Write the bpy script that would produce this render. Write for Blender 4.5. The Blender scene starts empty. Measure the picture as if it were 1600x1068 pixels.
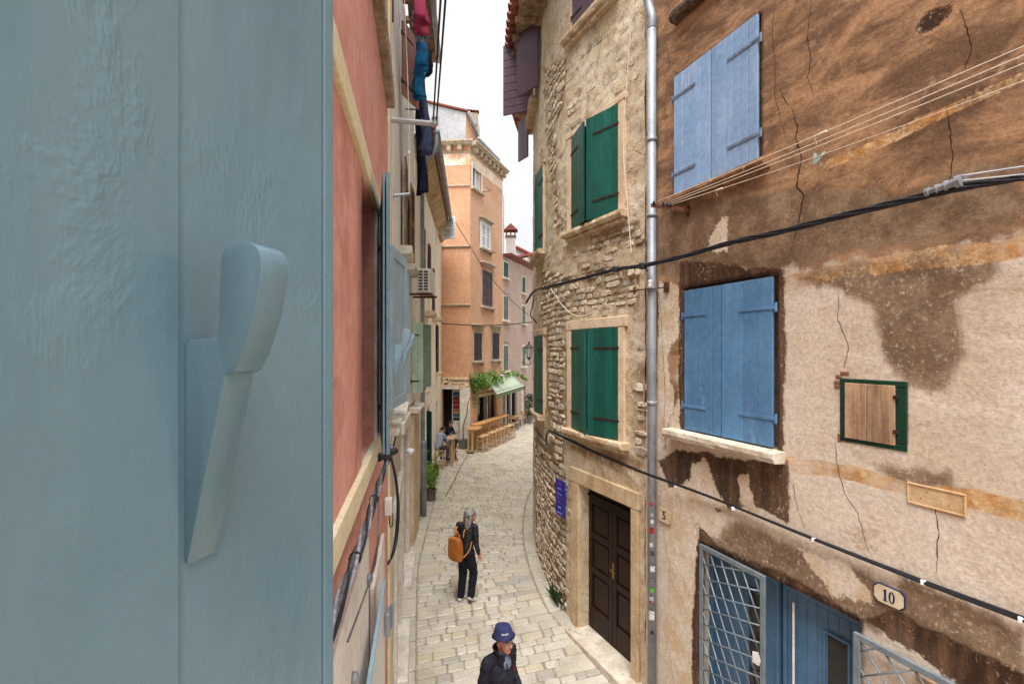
import bpy, bmesh, math, random
import numpy as np
from mathutils import Vector, Matrix

# ---------------------------------------------------------------- camera, sky, sun, exposure
S = bpy.context.scene
F, CX, HY, H = 755.0, 800.0, 548.0, 4.45          # focal length in px, principal column, horizon row, eye height
cd = bpy.data.cameras.new('camera'); cam = bpy.data.objects.new('camera', cd); S.collection.objects.link(cam)
cam.location = (0, 0, H); cam.rotation_euler = (math.radians(90), 0, 0)
cd.sensor_width = 36; cd.lens = 36 * F / 1600; cd.shift_y = (HY - 534) / 1600
cd.clip_start = .02; cd.clip_end = 900
S.camera = cam
SUN_EL, SUN_ROT = math.radians(67), math.radians(188)
W = bpy.data.worlds.new('World'); S.world = W; W.use_nodes = True
nt = W.node_tree; nt.nodes.clear()
sky = nt.nodes.new('ShaderNodeTexSky'); sky.sky_type = 'NISHITA'; sky.sun_disc = False
sky.sun_elevation = SUN_EL; sky.sun_rotation = SUN_ROT; sky.dust_density = 4; sky.air_density = 1
tcw = nt.nodes.new('ShaderNodeTexCoord')
nz = nt.nodes.new('ShaderNodeTexNoise'); nz.inputs['Scale'].default_value = 2.2; nz.inputs['Detail'].default_value = 4
rmp = nt.nodes.new('ShaderNodeValToRGB')
rmp.color_ramp.elements[0].position = .3; rmp.color_ramp.elements[0].color = (1.92, 1.92, 1.93, 1)
rmp.color_ramp.elements[1].position = .75; rmp.color_ramp.elements[1].color = (2.3, 2.3, 2.3, 1)
mxw = nt.nodes.new('ShaderNodeMix'); mxw.data_type = 'RGBA'; mxw.inputs[0].default_value = .94
bg = nt.nodes.new('ShaderNodeBackground'); bg.inputs['Strength'].default_value = .1
ow = nt.nodes.new('ShaderNodeOutputWorld')
L_ = nt.links.new
L_(tcw.outputs['Generated'], nz.inputs['Vector']); L_(nz.outputs['Fac'], rmp.inputs['Fac'])
L_(sky.outputs[0], mxw.inputs[6]); L_(rmp.outputs[0], mxw.inputs[7]); L_(mxw.outputs[2], bg.inputs['Color']); L_(bg.outputs[0], ow.inputs[0])
sd = bpy.data.lights.new('sun', 'SUN'); so = bpy.data.objects.new('sun', sd); S.collection.objects.link(so)
sd.energy = 1.5; sd.angle = math.radians(42); sd.color = (1, .995, .985)
so.rotation_euler = (math.radians(23), 0, math.radians(-8)); so.location = (0, 0, 30)
S.view_settings.view_transform = 'Standard'; S.view_settings.look = 'None'
S.view_settings.exposure = 2.28; S.view_settings.gamma = 1
S.cycles.max_bounces = 8; S.cycles.diffuse_bounces = 6

# ---------------------------------------------------------------- helpers
rng = random.Random(7); nrg = np.random.RandomState(3)
col = S.collection
V = Vector
def P(x, y, Y): return V(((x - CX) / F * Y, Y, H + (HY - y) / F * Y))
def zpx(y, Y): return H + (HY - y) / F * Y
def lin(c):
    return tuple(((v / 255) / 12.92 if v <= 10.3 else (((v / 255) + .055) / 1.055) ** 2.4) for v in c) + (1,)

class MB:
    def __init__(s): s.v = []; s.f = []
    def box8(s, c):                               # 8 corners: bottom ring 4, top ring 4
        n = len(s.v); s.v += [tuple(p) for p in c]
        s.f += [(n, n+3, n+2, n+1), (n+4, n+5, n+6, n+7), (n, n+1, n+5, n+4), (n+1, n+2, n+6, n+5), (n+2, n+3, n+7, n+6), (n+3, n, n+4, n+7)]
        return s
    def obox(s, o, a, b, c):                      # origin corner + three edge vectors
        o, a, b, c = V(o), V(a), V(b), V(c)
        return s.box8([o, o+a, o+a+b, o+b, o+c, o+a+c, o+a+b+c, o+b+c])
    def box(s, x0, x1, y0, y1, z0, z1): return s.obox((x0, y0, z0), (x1-x0, 0, 0), (0, y1-y0, 0), (0, 0, z1-z0))
    def prism(s, poly, ex):                       # planar polygon of 3D points extruded by ex
        n = len(s.v); k = len(poly); ex = V(ex)
        s.v += [tuple(V(p)) for p in poly] + [tuple(V(p) + ex) for p in poly]
        s.f += [tuple(range(n + k - 1, n - 1, -1)), tuple(range(n + k, n + 2*k))]
        s.f += [(n+i, n+(i+1) % k, n+k+(i+1) % k, n+k+i) for i in range(k)]
        return s
    def tube(s, pts, r, seg=8, cap=True):
        pts = [V(p) for p in pts]; k = len(pts)
        rs = r if isinstance(r, (list, tuple)) else [r] * k
        up = V((0, 0, 1)); base = len(s.v)
        d0 = (pts[1] - pts[0]).normalized()
        if abs(d0.z) > .9: up = V((1, 0, 0))
        for i, p in enumerate(pts):
            d = (pts[min(i+1, k-1)] - pts[max(i-1, 0)])
            d = d.normalized() if d.length > 1e-9 else d0
            a = d.cross(up); a = a.normalized() if a.length > 1e-6 else V((1, 0, 0)); b = a.cross(d).normalized(); up = b
            for j in range(seg):
                t = 2 * math.pi * j / seg
                s.v.append(tuple(p + a * (math.cos(t) * rs[i]) + b * (math.sin(t) * rs[i])))
        for i in range(k - 1):
            for j in range(seg):
                q = base + i * seg
                s.f.append((q + j, q + (j+1) % seg, q + seg + (j+1) % seg, q + seg + j))
        if cap:
            s.f.append(tuple(range(base + seg - 1, base - 1, -1))); s.f.append(tuple(range(base + (k-1)*seg, base + k*seg)))
        return s
    def lathe(s, c, prof, seg=16, cap=True):      # profile [(r,z)] about vertical axis at c
        c = V(c); base = len(s.v)
        for r, z in prof:
            for j in range(seg):
                t = 2 * math.pi * j / seg; s.v.append((c.x + math.cos(t)*r, c.y + math.sin(t)*r, c.z + z))
        for i in range(len(prof) - 1):
            for j in range(seg):
                q = base + i*seg; s.f.append((q+j, q+(j+1) % seg, q+seg+(j+1) % seg, q+seg+j))
        if cap:
            s.f.append(tuple(range(base+seg-1, base-1, -1))); s.f.append(tuple(range(base+(len(prof)-1)*seg, base+len(prof)*seg)))
        return s
    def quad(s, *p):
        n = len(s.v); s.v += [tuple(q) for q in p]; s.f.append(tuple(range(n, n+len(p)))); return s
    def mesh(s, name):
        m = bpy.data.meshes.new(name); m.from_pydata(s.v, [], s.f); m.update(); return m
    def build(s, name, mat, parent=None, bev=0, smooth=False, seg=1, fixn=False):
        o = bpy.data.objects.new(name, s.mesh(name)); col.objects.link(o)
        if fixn:
            bm = bmesh.new(); bm.from_mesh(o.data); bmesh.ops.recalc_face_normals(bm, faces=bm.faces); bm.to_mesh(o.data); bm.free()
        o.data.materials.append(mat)
        if parent is not None: o.parent = parent
        if bev:
            b = o.modifiers.new('bevel', 'BEVEL'); b.width = bev; b.segments = seg; b.limit_method = 'ANGLE'; b.angle_limit = math.radians(40)
        if smooth:
            for p in o.data.polygons: p.use_smooth = True
        return o
def crease(o, deg=38):
    for p in o.data.polygons: p.use_smooth = True
    m = o.modifiers.new('crease', 'EDGE_SPLIT'); m.split_angle = math.radians(deg); return o
def tag(o, label=None, cat=None, group=None, kind=None):
    if label: o['label'] = label
    if cat: o['category'] = cat
    if group: o['group'] = group
    if kind: o['kind'] = kind
    return o
def thing(name, label, cat, loc=(0, 0, 0), group=None):
    o = bpy.data.objects.new(name, None); col.objects.link(o); o.empty_display_size = .1
    o['loc0'] = 0; del o['loc0']
    return tag(o, label, cat, group)

# ---------------------------------------------------------------- numpy noise
def hash2(ix, iy, seed):
    h = (ix.astype(np.int64) * 374761393 + iy.astype(np.int64) * 668265263 + seed * 974711) & 0x7fffffff
    h = (h ^ (h >> 13)) * 1274126177 & 0x7fffffff
    return ((h ^ (h >> 16)) & 0xffff) / 65535.0
def vnoise(x, y, seed=0):
    ix, iy = np.floor(x), np.floor(y); fx, fy = x - ix, y - iy
    fx, fy = fx*fx*(3-2*fx), fy*fy*(3-2*fy)
    a, b, c, d = hash2(ix, iy, seed), hash2(ix+1, iy, seed), hash2(ix, iy+1, seed), hash2(ix+1, iy+1, seed)
    return (a*(1-fx)+b*fx)*(1-fy) + (c*(1-fx)+d*fx)*fy
def fbm(x, y, oct=4, seed=0):
    r = 0; a = .5; t = 0
    for i in range(oct):
        r = r + a * vnoise(x * 2**i, y * 2**i, seed + i * 17); t += a; a *= .5
    return r / t - .5
def worley(x, y, seed=0):                         # F1, F2, cell id
    ix, iy = np.floor(x), np.floor(y); f1 = np.full(x.shape, 9.); f2 = np.full(x.shape, 9.); cid = np.zeros(x.shape)
    for dx in (-1, 0, 1):
        for dy in (-1, 0, 1):
            cx, cy = ix + dx, iy + dy
            px = cx + .15 + .7*hash2(cx, cy, seed); py = cy + .15 + .7*hash2(cx, cy, seed + 5)
            d = np.hypot(x - px, y - py); m = d < f1
            f2 = np.where(m, f1, np.minimum(f2, d)); cid = np.where(m, hash2(cx, cy, seed + 9), cid); f1 = np.where(m, d, f1)
    return f1, f2, cid
def sdf_poly(x, y, poly):                         # >0 inside
    d = np.full(x.shape, 1e9); ins = np.zeros(x.shape, bool); n = len(poly)
    for i in range(n):
        ax, ay = poly[i]; bx, by = poly[(i+1) % n]
        ex, ey = bx-ax, by-ay; wx, wy = x-ax, y-ay
        t = np.clip((wx*ex + wy*ey) / (ex*ex + ey*ey + 1e-12), 0, 1)
        d = np.minimum(d, np.hypot(wx - ex*t, wy - ey*t))
        c = ((ay > y) != (by > y)) & (x < (bx-ax) * (y-ay) / (by-ay + 1e-12) + ax)
        ins ^= c
    return np.where(ins, d, -d)

# ---------------------------------------------------------------- wall paths
def catmull(pts, n=10):
    o = []; k = len(pts)
    for i in range(k-1):
        p0, p1, p2, p3 = [V(pts[min(max(i+j, 0), k-1)]) for j in (-1, 0, 1, 2)]
        for q in range(n):
            t = q / n
            o.append(.5*((2*p1) + (p2-p0)*t + (2*p0-5*p1+4*p2-p3)*t*t + (3*p1-p0-3*p2+p3)*t**3))
    o.append(V(pts[-1])); return o
class Path:
    def __init__(s, pts, side):                   # side +1: street lies to the left of the walking direction
        s.p = np.array([(p[0], p[1]) for p in pts], float); d = np.diff(s.p, axis=0)
        s.s = np.concatenate([[0], np.cumsum(np.hypot(d[:, 0], d[:, 1]))]); s.side = side; s.len = s.s[-1]; s.hi = s.len
    def xy(s, q):
        q = np.asarray(q, float)
        x = np.interp(q, s.s, s.p[:, 0]); y = np.interp(q, s.s, s.p[:, 1])
        return x, y
    def tn(s, q):
        q = np.asarray(q, float); e = .03
        a = s.xy(np.clip(q-e, 0, s.len)); b = s.xy(np.clip(q+e, 0, s.len))
        dx, dy = b[0]-a[0], b[1]-a[1]; l = np.hypot(dx, dy); dx, dy = dx/l, dy/l
        return (dx, dy), (-dy*s.side, dx*s.side)
    def px(s, x, lo=0, hi=None):                  # arclength where the wall crosses photo column x
        hi = s.hi if hi is None else hi
        q = np.linspace(lo, hi, 4000); X, Y = s.xy(q); return float(q[np.argmin(np.abs(X/np.maximum(Y, .05) - (x-CX)/F))])
    def Y(s, q): return float(s.xy(q)[1])
    def sz(s, x, y, lo=0, hi=None):
        q = s.px(x, lo, hi); return q, zpx(y, s.Y(q))
    def pt(s, q, z, n=0):
        X, Y = s.xy(q); t, nn = s.tn(q); return V((float(X + nn[0]*n), float(Y + nn[1]*n), z))
    def T(s, q): t, n = s.tn(q); return V((float(t[0]), float(t[1]), 0))
    def N(s, q): t, n = s.tn(q); return V((float(n[0]), float(n[1]), 0))
    def box(s, mb, s0, s1, z0, z1, n0, n1, z0b=None, z1b=None):   # block on the wall, optional different heights at s1
        z0b = z0 if z0b is None else z0b; z1b = z1 if z1b is None else z1b
        return mb.box8([s.pt(s0, z0, n0), s.pt(s1, z0b, n0), s.pt(s1, z0b, n1), s.pt(s0, z0, n1),
                        s.pt(s0, z1, n0), s.pt(s1, z1b, n0), s.pt(s1, z1b, n1), s.pt(s0, z1, n1)])
def lines(a, b, st, extra):
    q = list(np.linspace(a, b, max(2, int(round((b-a)/st)) + 1)))
    for e in extra:
        if a < e < b:
            i = int(np.argmin([abs(v-e) for v in q]))
            if abs(q[i]-e) < st*.5 and 0 < i < len(q)-1 and q[i] not in extra: q[i] = e
            else: q.append(e)
    return np.array(sorted(set(q)))
def wall_grid(name, path, s0, s1, z0, z1, ds, dz, openings, mat, parent, depth=.25, disp=None, attrs=None):
    ss = lines(s0, s1, ds, [v for o in openings for v in o[:2]]); zs = lines(z0, z1, dz, [v for o in openings for v in o[2:4]])
    SS, ZZ = np.meshgrid(ss, zs, indexing='ij'); ns, nzv = SS.shape
    X, Y = path.xy(SS); t, n = path.tn(SS)
    D = disp(SS, ZZ) if disp else np.zeros(SS.shape)
    vx = np.stack([X + n[0]*D, Y + n[1]*D, ZZ], -1).reshape(-1, 3)
    cs, cz = (ss[:-1]+ss[1:])/2, (zs[:-1]+zs[1:])/2
    keep = np.ones((ns-1, nzv-1), bool)
    for o in openings: keep &= ~(((cs > o[0]) & (cs < o[1]))[:, None] & ((cz > o[2]) & (cz < o[3]))[None, :])
    I, J = np.nonzero(keep); idx = lambda i, j: i*nzv + j
    faces = np.stack([idx(I, J), idx(I+1, J), idx(I+1, J+1), idx(I, J+1)], -1)
    if path.side < 0: faces = faces
    else: faces = faces[:, ::-1]
    verts = [tuple(v) for v in vx]; fl = [tuple(int(k) for k in f) for f in faces]
    for o in openings:
        d = o[4] if len(o) > 4 else depth
        a, b = int(np.argmin(abs(ss-o[0]))), int(np.argmin(abs(ss-o[1]))); c, e = int(np.argmin(abs(zs-o[2]))), int(np.argmin(abs(zs-o[3])))
        ring = [(i, c) for i in range(a, b)] + [(b, j) for j in range(c, e)] + [(i, e) for i in range(b, a, -1)] + [(a, j) for j in range(e, c, -1)]
        inner = []
        for i, j in ring:
            p = path.pt(ss[i], zs[j], -d); inner.append(len(verts)); verts.append(tuple(p))
        k = len(ring)
        for q in range(k):
            f = (idx(*ring[q]), idx(*ring[(q+1) % k]), inner[(q+1) % k], inner[q]); fl.append(f if path.side < 0 else f[::-1])
    m = bpy.data.meshes.new(name); m.from_pydata(verts, [], fl); m.update()
    o_ = bpy.data.objects.new(name, m); col.objects.link(o_); m.materials.append(mat); o_.parent = parent
    for p in m.polygons[:len(faces)]: p.use_smooth = True
    if attrs:
        for k, fn in attrs.items():
            at = m.attributes.new(k, 'FLOAT', 'POINT'); val = np.full(len(verts), -1., np.float32); val[:ns*nzv] = np.asarray(fn(SS, ZZ), np.float32).reshape(-1)
            at.data.foreach_set('value', val)
    return o_

# ---------------------------------------------------------------- materials
class NT:
    def __init__(s, name):
        s.m = bpy.data.materials.new(name); s.m.use_nodes = True; s.t = s.m.node_tree; s.t.nodes.clear()
        s.out = s.n('ShaderNodeOutputMaterial'); s.b = s.n('ShaderNodeBsdfPrincipled'); s.l(s.b.outputs[0], s.out.inputs[0])
        s.pos = s.n('ShaderNodeNewGeometry').outputs['Position']
    def n(s, t): return s.t.nodes.new(t)
    def l(s, a, b): s.t.links.new(a, b)
    def set(s, sock, v):
        if hasattr(v, 'is_output') or isinstance(v, bpy.types.NodeSocket): s.l(v, sock)
        else: sock.default_value = v
    def noise(s, scale, detail=5, rough=.6, sc=(1, 1, 1), vec=None, dist=0):
        mp = s.n('ShaderNodeMapping'); mp.inputs['Scale'].default_value = sc; s.l(vec or s.pos, mp.inputs['Vector'])
        k = s.n('ShaderNodeTexNoise'); k.inputs['Scale'].default_value = scale; k.inputs['Detail'].default_value = min(detail, 5)
        k.inputs['Roughness'].default_value = rough; k.inputs['Distortion'].default_value = dist; s.l(mp.outputs[0], k.inputs['Vector']); return k.outputs['Fac']
    def voro(s, scale, feature='F1', sc=(1, 1, 1)):
        mp = s.n('ShaderNodeMapping'); mp.inputs['Scale'].default_value = sc; s.l(s.pos, mp.inputs['Vector'])
        k = s.n('ShaderNodeTexVoronoi'); k.feature = feature; k.inputs['Scale'].default_value = scale; s.l(mp.outputs[0], k.inputs['Vector']); return k
    def math(s, op, a, b=0, c=0):
        k = s.n('ShaderNodeMath'); k.operation = op; s.set(k.inputs[0], a); s.set(k.inputs[1], b); s.set(k.inputs[2], c); return k.outputs[0]
    def step(s, v, a, b, o0=0, o1=1):             # smooth step from a to b
        k = s.n('ShaderNodeMapRange'); k.interpolation_type = 'SMOOTHSTEP'; s.set(k.inputs['Value'], v)
        k.inputs['From Min'].default_value = a; k.inputs['From Max'].default_value = b; k.inputs['To Min'].default_value = o0; k.inputs['To Max'].default_value = o1
        return k.outputs[0]
    def mix(s, f, a, b, mode='MIX'):
        k = s.n('ShaderNodeMix'); k.data_type = 'RGBA'; k.blend_type = mode; s.set(k.inputs[0], f); s.set(k.inputs[6], a); s.set(k.inputs[7], b); return k.outputs[2]
    def attr(s, name): k = s.n('ShaderNodeAttribute'); k.attribute_name = name; return k.outputs['Fac']
    def bump(s, h, st, dist=.02):
        k = s.n('ShaderNodeBump'); k.inputs['Strength'].default_value = st; k.inputs['Distance'].default_value = dist; s.l(h, k.inputs['Height'])
        if hasattr(s, 'last'): s.l(s.last, k.inputs['Normal'])
        s.last = k.outputs[0]; s.l(s.last, s.b.inputs['Normal'])
    def val(s, c, f, amt):                        # vary brightness of colour c by noise f (0..1)
        v = s.step(f, .25, .75, 1-amt, 1+amt); k = s.n('ShaderNodeVectorMath'); k.operation = 'SCALE'; s.set(k.inputs[0], c); s.l(v, k.inputs['Scale']); return k.outputs[0]
    def rnd(s, c, amt):
        r = s.n('ShaderNodeObjectInfo').outputs['Random']; v = s.step(r, 0, 1, 1-amt, 1+amt)
        k = s.n('ShaderNodeVectorMath'); k.operation = 'SCALE'; s.set(k.inputs[0], c); s.l(v, k.inputs['Scale']); return k.outputs[0]
    def done(s, c, rough=.85, metal=0, spec=.3):
        s.set(s.b.inputs['Base Color'], c); s.set(s.b.inputs['Roughness'], rough); s.b.inputs['Metallic'].default_value = metal
        s.b.inputs['Specular IOR Level'].default_value = spec; return s.m
def M(name, c1, c2=None, scale=2, rough=.85, bump=.2, bscale=60, bdist=.01, streak=None, sk=.5, spots=None, grain=None, rnd=0, metal=0, spec=.3, amt=.12):
    t = NT(name); c1 = lin(c1); c2 = lin(c2) if c2 else tuple(v*.8 for v in c1[:3]) + (1,)
    c = t.mix(t.step(t.noise(scale, 6, .65), .35, .65), c1, c2)
    if grain: c = t.mix(t.step(t.noise(grain[0], 5, .6, grain[1]), .42, .68, 0, grain[3]), c, lin(grain[2]))
    if streak: c = t.mix(t.step(t.noise(5, 6, .7, (1, 1, .12)), .52, .72, 0, sk), c, lin(streak))
    if spots: c = t.mix(t.step(t.noise(spots[1], 6, .7), spots[2], spots[2]+.06, 0, spots[3]), c, lin(spots[0]))
    c = t.val(c, t.noise(scale*9, 4), amt)
    if rnd: c = t.rnd(c, rnd)
    if bump: t.bump(t.noise(bscale, 6, .7), bump, bdist)
    return t.done(c, rough, metal, spec)
# ---------------------------------------------------------------- wall lines in plan (metres)
def rb(x): Y = 3295 / (x - 500); return ((x - CX) / F * Y, Y)
def rs(x): Y = 3652 / (x - 445); return ((x - CX) / F * Y, Y)
b0, b1 = V(rb(1009)), V(rb(1600)); bd = (b1 - b0).normalized()
BROWN = Path([b1 + bd * 2.6, b0], 1)
STONE = Path([V(rs(1009))] + catmull([V(rs(1009)), V(rs(950)), V(rs(900)), V((.86, 8.5)), V((.70, 9.3)), V((.585, 10.3)), V((.535, 11.4)), V((.57, 12.8)), V((.74, 14.6)), V((1.2, 16.8)), V((2.1, 19.2)), V((3.6, 22)), V((6.5, 26))], 10)[1:], 1)
STONE.hi = 6.0
LEFT = Path(catmull([V((-.20, -.8)), V((-.35, 0)), V((-1.368, 5.3)), V((-2.20, 9.6)), V((-2.42, 12)), V((-2.61, 14.3)), V((-3.36, 23.3))], 16) if False else
            [V((-.20, -.8)), V((-.35, 0)), V((-1.368, 5.3)), V((-2.06, 8.9)), V((-2.25, 10.0)), V((-2.42, 12)), V((-2.61, 14.3)), V((-3.36, 23.3))], -1)
OC = V((-1.94, 22.5)); OD = V((.384, 1)).normalized()
ORANGE = Path([OC, OC + OD * 3.98], -1)                       # right-hand face of the orange house
MAUVE = Path([OC + OD * 3.98, OC + OD * 9.3], -1)
FRONT = Path([V((-4.6, 22.72)), OC], -1)                      # face of the orange house towards the camera
def zg(Y): return -.08 * max(0., 9 - Y) * min(1, max(0, (9.6 - Y) / 1.2)) if Y < 9 else 0.

# ---------------------------------------------------------------- materials
tan_pl = None
def mat_stone_wall():
    t = NT('weathered tan render'); r = t.attr('rub'); d = t.attr('dirt')
    n1 = t.noise(1.1, 7, .65); n2 = t.noise(7, 6, .7); n3 = t.noise(35, 4, .6)
    c = t.mix(t.step(n1, .36, .64), lin((212, 198, 174)), lin((194, 174, 144)))
    c = t.mix(t.step(n2, .48, .66, 0, .8), c, lin((172, 144, 110)))
    c = t.mix(t.step(t.noise(2.3, 6, .7), .58, .7, 0, .55), c, lin((216, 196, 165)))
    rr = t.math('ADD', r, t.math('MULTIPLY', t.math('SUBTRACT', n2, .5), .5)); rm = t.step(rr, -.12, .16)
    rc = t.mix(t.step(t.noise(5, 6, .7), .35, .65), lin((188, 168, 138)), lin((156, 130, 99)))
    rc = t.mix(t.step(n3, .52, .68, 0, .7), rc, lin((142, 116, 88)))
    c = t.mix(rm, c, rc)
    sk = t.noise(4, 6, .7, (1, 1, .16))
    dd = t.math('ADD', d, t.math('MULTIPLY', t.math('SUBTRACT', sk, .5), 1.5)); c = t.mix(t.step(dd, -.05, .35, 0, .75), c, lin((140, 108, 76)))
    c = t.mix(t.step(t.noise(3, 5, .7, (1, 1, .2)), .6, .75, 0, .35), c, lin((120, 92, 62)))
    c = t.val(c, n3, .2)
    hgt = t.math('ADD', t.math('MULTIPLY', n2, .5), t.math('MULTIPLY', n3, .22))
    crk = t.voro(1.9, 'DISTANCE_TO_EDGE', (1, 1, 1.5)).outputs['Distance']; cm = t.math('MULTIPLY', t.step(t.math('ADD', crk, t.math('MULTIPLY', n2, .06)), .05, .034), t.step(n1, .42, .6)); c = t.mix(t.math('MULTIPLY', cm, .4), c, lin((132, 104, 76)))
    chip = t.step(t.noise(11, 4, .7), .60, .66); c = t.mix(t.math('MULTIPLY', chip, .7), c, lin((224, 212, 192)))
    t.bump(t.math('SUBTRACT', t.math('ADD', hgt, t.math('MULTIPLY', t.math('MULTIPLY', n2, rm), 1.2)), t.math('ADD', t.math('MULTIPLY', rm, .5), t.math('ADD', t.math('MULTIPLY', cm, .15), t.math('MULTIPLY', chip, .2)))), .7, .035)
    return t.done(c, .92, 0, .15)
def mat_brown_wall():
    t = NT('stained brown render')
    soot, gst, och, dark, pale = [t.attr(k) for k in ('soot', 'gstain', 'ochre', 'dark', 'pale')]
    nL, nM, nF = t.noise(.8, 5, .6), t.noise(3.6, 5, .72), t.noise(30, 5, .7)
    diag = t.noise(1.6, 5, .72, (.9, .9, 2.2), dist=.6); vert = t.noise(6, 5, .7, (1, 1, .14)); pit = t.noise(46, 2, .6, (1, 1, 1.6))
    c5 = lambda n, k: t.math('MULTIPLY', t.math('SUBTRACT', n, .5), k)
    nn = t.math('ADD', c5(nM, 1.2), c5(nF, .6)); n2 = t.math('ADD', nn, c5(vert, .8))
    base = t.mix(t.step(nL, .35, .65), lin((212, 197, 179)), lin((198, 179, 156)))
    base = t.mix(t.step(diag, .48, .66, 0, .55), base, lin((222, 210, 196)))
    base = t.mix(t.step(t.noise(2.2, 5, .75, (1, 1, 2.2)), .58, .68, 0, .5), base, lin((168, 138, 110)))
    base = t.mix(t.step(pit, .70, .76, 0, .5), base, lin((160, 130, 104)))
    sc = t.mix(t.step(diag, .36, .64), lin((174, 135, 101)), lin((112, 85, 64)))
    sc = t.mix(t.step(nL, .52, .66, 0, .6), sc, lin((86, 65, 50)))
    sc = t.mix(t.step(t.noise(1.1, 5, .7, (1, 1, 1.5)), .56, .68, 0, .55), sc, lin((198, 154, 110)))
    sc = t.mix(t.step(nM, .60, .74, 0, .45), sc, lin((200, 170, 140)))
    sc = t.mix(t.step(t.noise(9, 5, .75, (1, 1, 2.4)), .58, .72, 0, .35), sc, lin((96, 74, 58)))
    sc = t.mix(t.step(pit, .66, .73, 0, .75), sc, lin((70, 48, 36)))
    sm = t.step(t.math('ADD', soot, n2), -.16, .24); c = t.mix(sm, base, sc)
    gm = t.math('MULTIPLY', t.step(t.math('ADD', gst, t.math('ADD', n2, c5(nL, .8))), -.18, .24), t.step(nF, .68, .56, .35, .95))
    c = t.mix(gm, c, t.mix(t.step(nM, .4, .65), lin((112, 90, 70)), lin((146, 122, 98))))
    om = t.math('MULTIPLY', t.step(t.math('ADD', och, t.math('MULTIPLY', nn, .4)), -.04, .08), t.step(t.math('ADD', t.noise(1.5, 4, .7), c5(nF, .5)), .38, .62, .15, .95))
    c = t.mix(om, c, t.mix(t.step(nM, .42, .6), lin((178, 128, 72)), lin((210, 176, 132))))
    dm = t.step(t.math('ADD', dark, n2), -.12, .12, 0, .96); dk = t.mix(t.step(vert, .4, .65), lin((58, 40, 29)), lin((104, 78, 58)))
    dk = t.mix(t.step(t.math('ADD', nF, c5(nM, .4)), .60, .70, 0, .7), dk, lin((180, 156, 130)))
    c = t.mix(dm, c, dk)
    pm = t.step(t.math('ADD', pale, t.math('MULTIPLY', n2, 1.2)), -.06, .14); c = t.mix(pm, c, t.mix(t.step(nM, .4, .6), lin((218, 204, 186)), lin((204, 180, 150))))
    c = t.val(c, nF, .2)
    h = t.math('ADD', t.math('ADD', t.math('MULTIPLY', diag, .5), t.math('MULTIPLY', nF, .4)), t.math('MULTIPLY', t.math('SUBTRACT', pm, t.math('ADD', dm, t.math('MULTIPLY', gm, .3))), .7))
    t.bump(t.math('SUBTRACT', h, t.math('MULTIPLY', t.step(pit, .66, .73), .3)), .52, .024)
    return t.done(c, .9, 0, .15)
m_stonewall, m_brownwall = mat_stone_wall(), mat_brown_wall()
m_rubble = M('rubble stone', (214, 204, 186), (192, 172, 146), 7, .9, .7, 40, .03, rnd=.3, amt=.25, spots=((130, 102, 74), 14, .55, .7))
m_lime = M('pale limestone trim', (212, 194, 164), (190, 164, 126), 3, .85, .35, 40, .012, streak=(140, 108, 74), sk=.6)
m_limew = M('whitish sill stone', (214, 204, 188), (188, 172, 150), 4, .8, .35, 45, .012, spots=((110, 84, 60), 9, .60, .7))
m_blueA = M('sun-faded blue paint', (140, 168, 202), (128, 158, 194), 2, .55, .15, 50, .004, streak=(178, 194, 212), sk=.7, rnd=.09, spec=.4, spots=((92, 122, 158), 12, .62, .6))
m_blueB = M('blue shutter paint', (92, 136, 176), (82, 124, 164), 2, .5, .12, 50, .004, streak=(128, 158, 188), sk=.65, rnd=.10, spec=.4, spots=((58, 88, 122), 13, .62, .6))
m_green = M('green shutter paint', (16, 84, 72), (13, 72, 63), 2, .45, .15, 50, .004, streak=(44, 112, 98), sk=.6, rnd=.14, spec=.4, spots=((150, 170, 158), 22, .68, .6))
m_greenw = M('weathered green paint', (52, 106, 98), (44, 94, 88), 2, .6, .15, 50, .004, streak=(76, 124, 114), sk=.45, rnd=.05)
m_iron = M('dark iron', (48, 44, 42), (70, 56, 46), 14, .6, .3, 60, .004, metal=.4)
m_rust = M('rusty iron', (104, 62, 44), (74, 48, 38), 18, .75, .4, 60, .004, metal=.3)
m_zinc = M('galvanised pipe', (150, 154, 160), (128, 132, 138), 3, .55, .05, 40, .003, streak=(176, 180, 186), sk=.7, metal=.35, spec=.5)
m_black = M('black cable sheath', (26, 27, 32), (36, 37, 42), 20, .45, .1, 80, .002, spec=.4)
m_dkwood = M('dark stained door wood', (46, 28, 21), (34, 21, 16), 3, .5, .12, 60, .003, grain=(12, (1, 1, .1), (46, 28, 20), .6), spec=.25)
m_door = M('slate blue door paint', (80, 118, 150), (70, 106, 136), 2, .45, .1, 50, .003, rnd=.04, spec=.4)
m_grille = M('grey painted steel', (128, 140, 146), (112, 122, 128), 8, .45, .1, 60, .002, metal=.2, spec=.5)
m_dgreen = M('peeling dark green frame', (22, 62, 44), (16, 48, 36), 6, .6, .3, 50, .004, spots=((120, 92, 66), 25, .66, .8))
m_plank = M('bare weathered plank', (190, 156, 122), (166, 136, 110), 3, .8, .3, 60, .004, grain=(14, (1, 1, .07), (120, 88, 66), .8), rnd=.1)
m_brick = M('red brick', (140, 98, 76), (112, 78, 60), 10, .9, .5, 50, .01, rnd=.15)
m_glassd = M('dark window glass', (24, 28, 32), (30, 36, 40), 2, .08, 0, spec=.6)
m_white = M('white plastic', (226, 226, 222), None, 4, .4, 0)
m_rope = M('pale nylon line', (228, 216, 200), (206, 192, 172), 30, .7, 0)
m_crack = M('crack', (44, 30, 22), None, 9, 1, 0)
m_signb = M('blue enamel sign', (20, 24, 150), (24, 28, 160), 2, .3, 0, spec=.5)
m_cream = M('cream enamel plate', (222, 210, 180), (206, 190, 156), 12, .4, .05, spec=.5)
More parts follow.
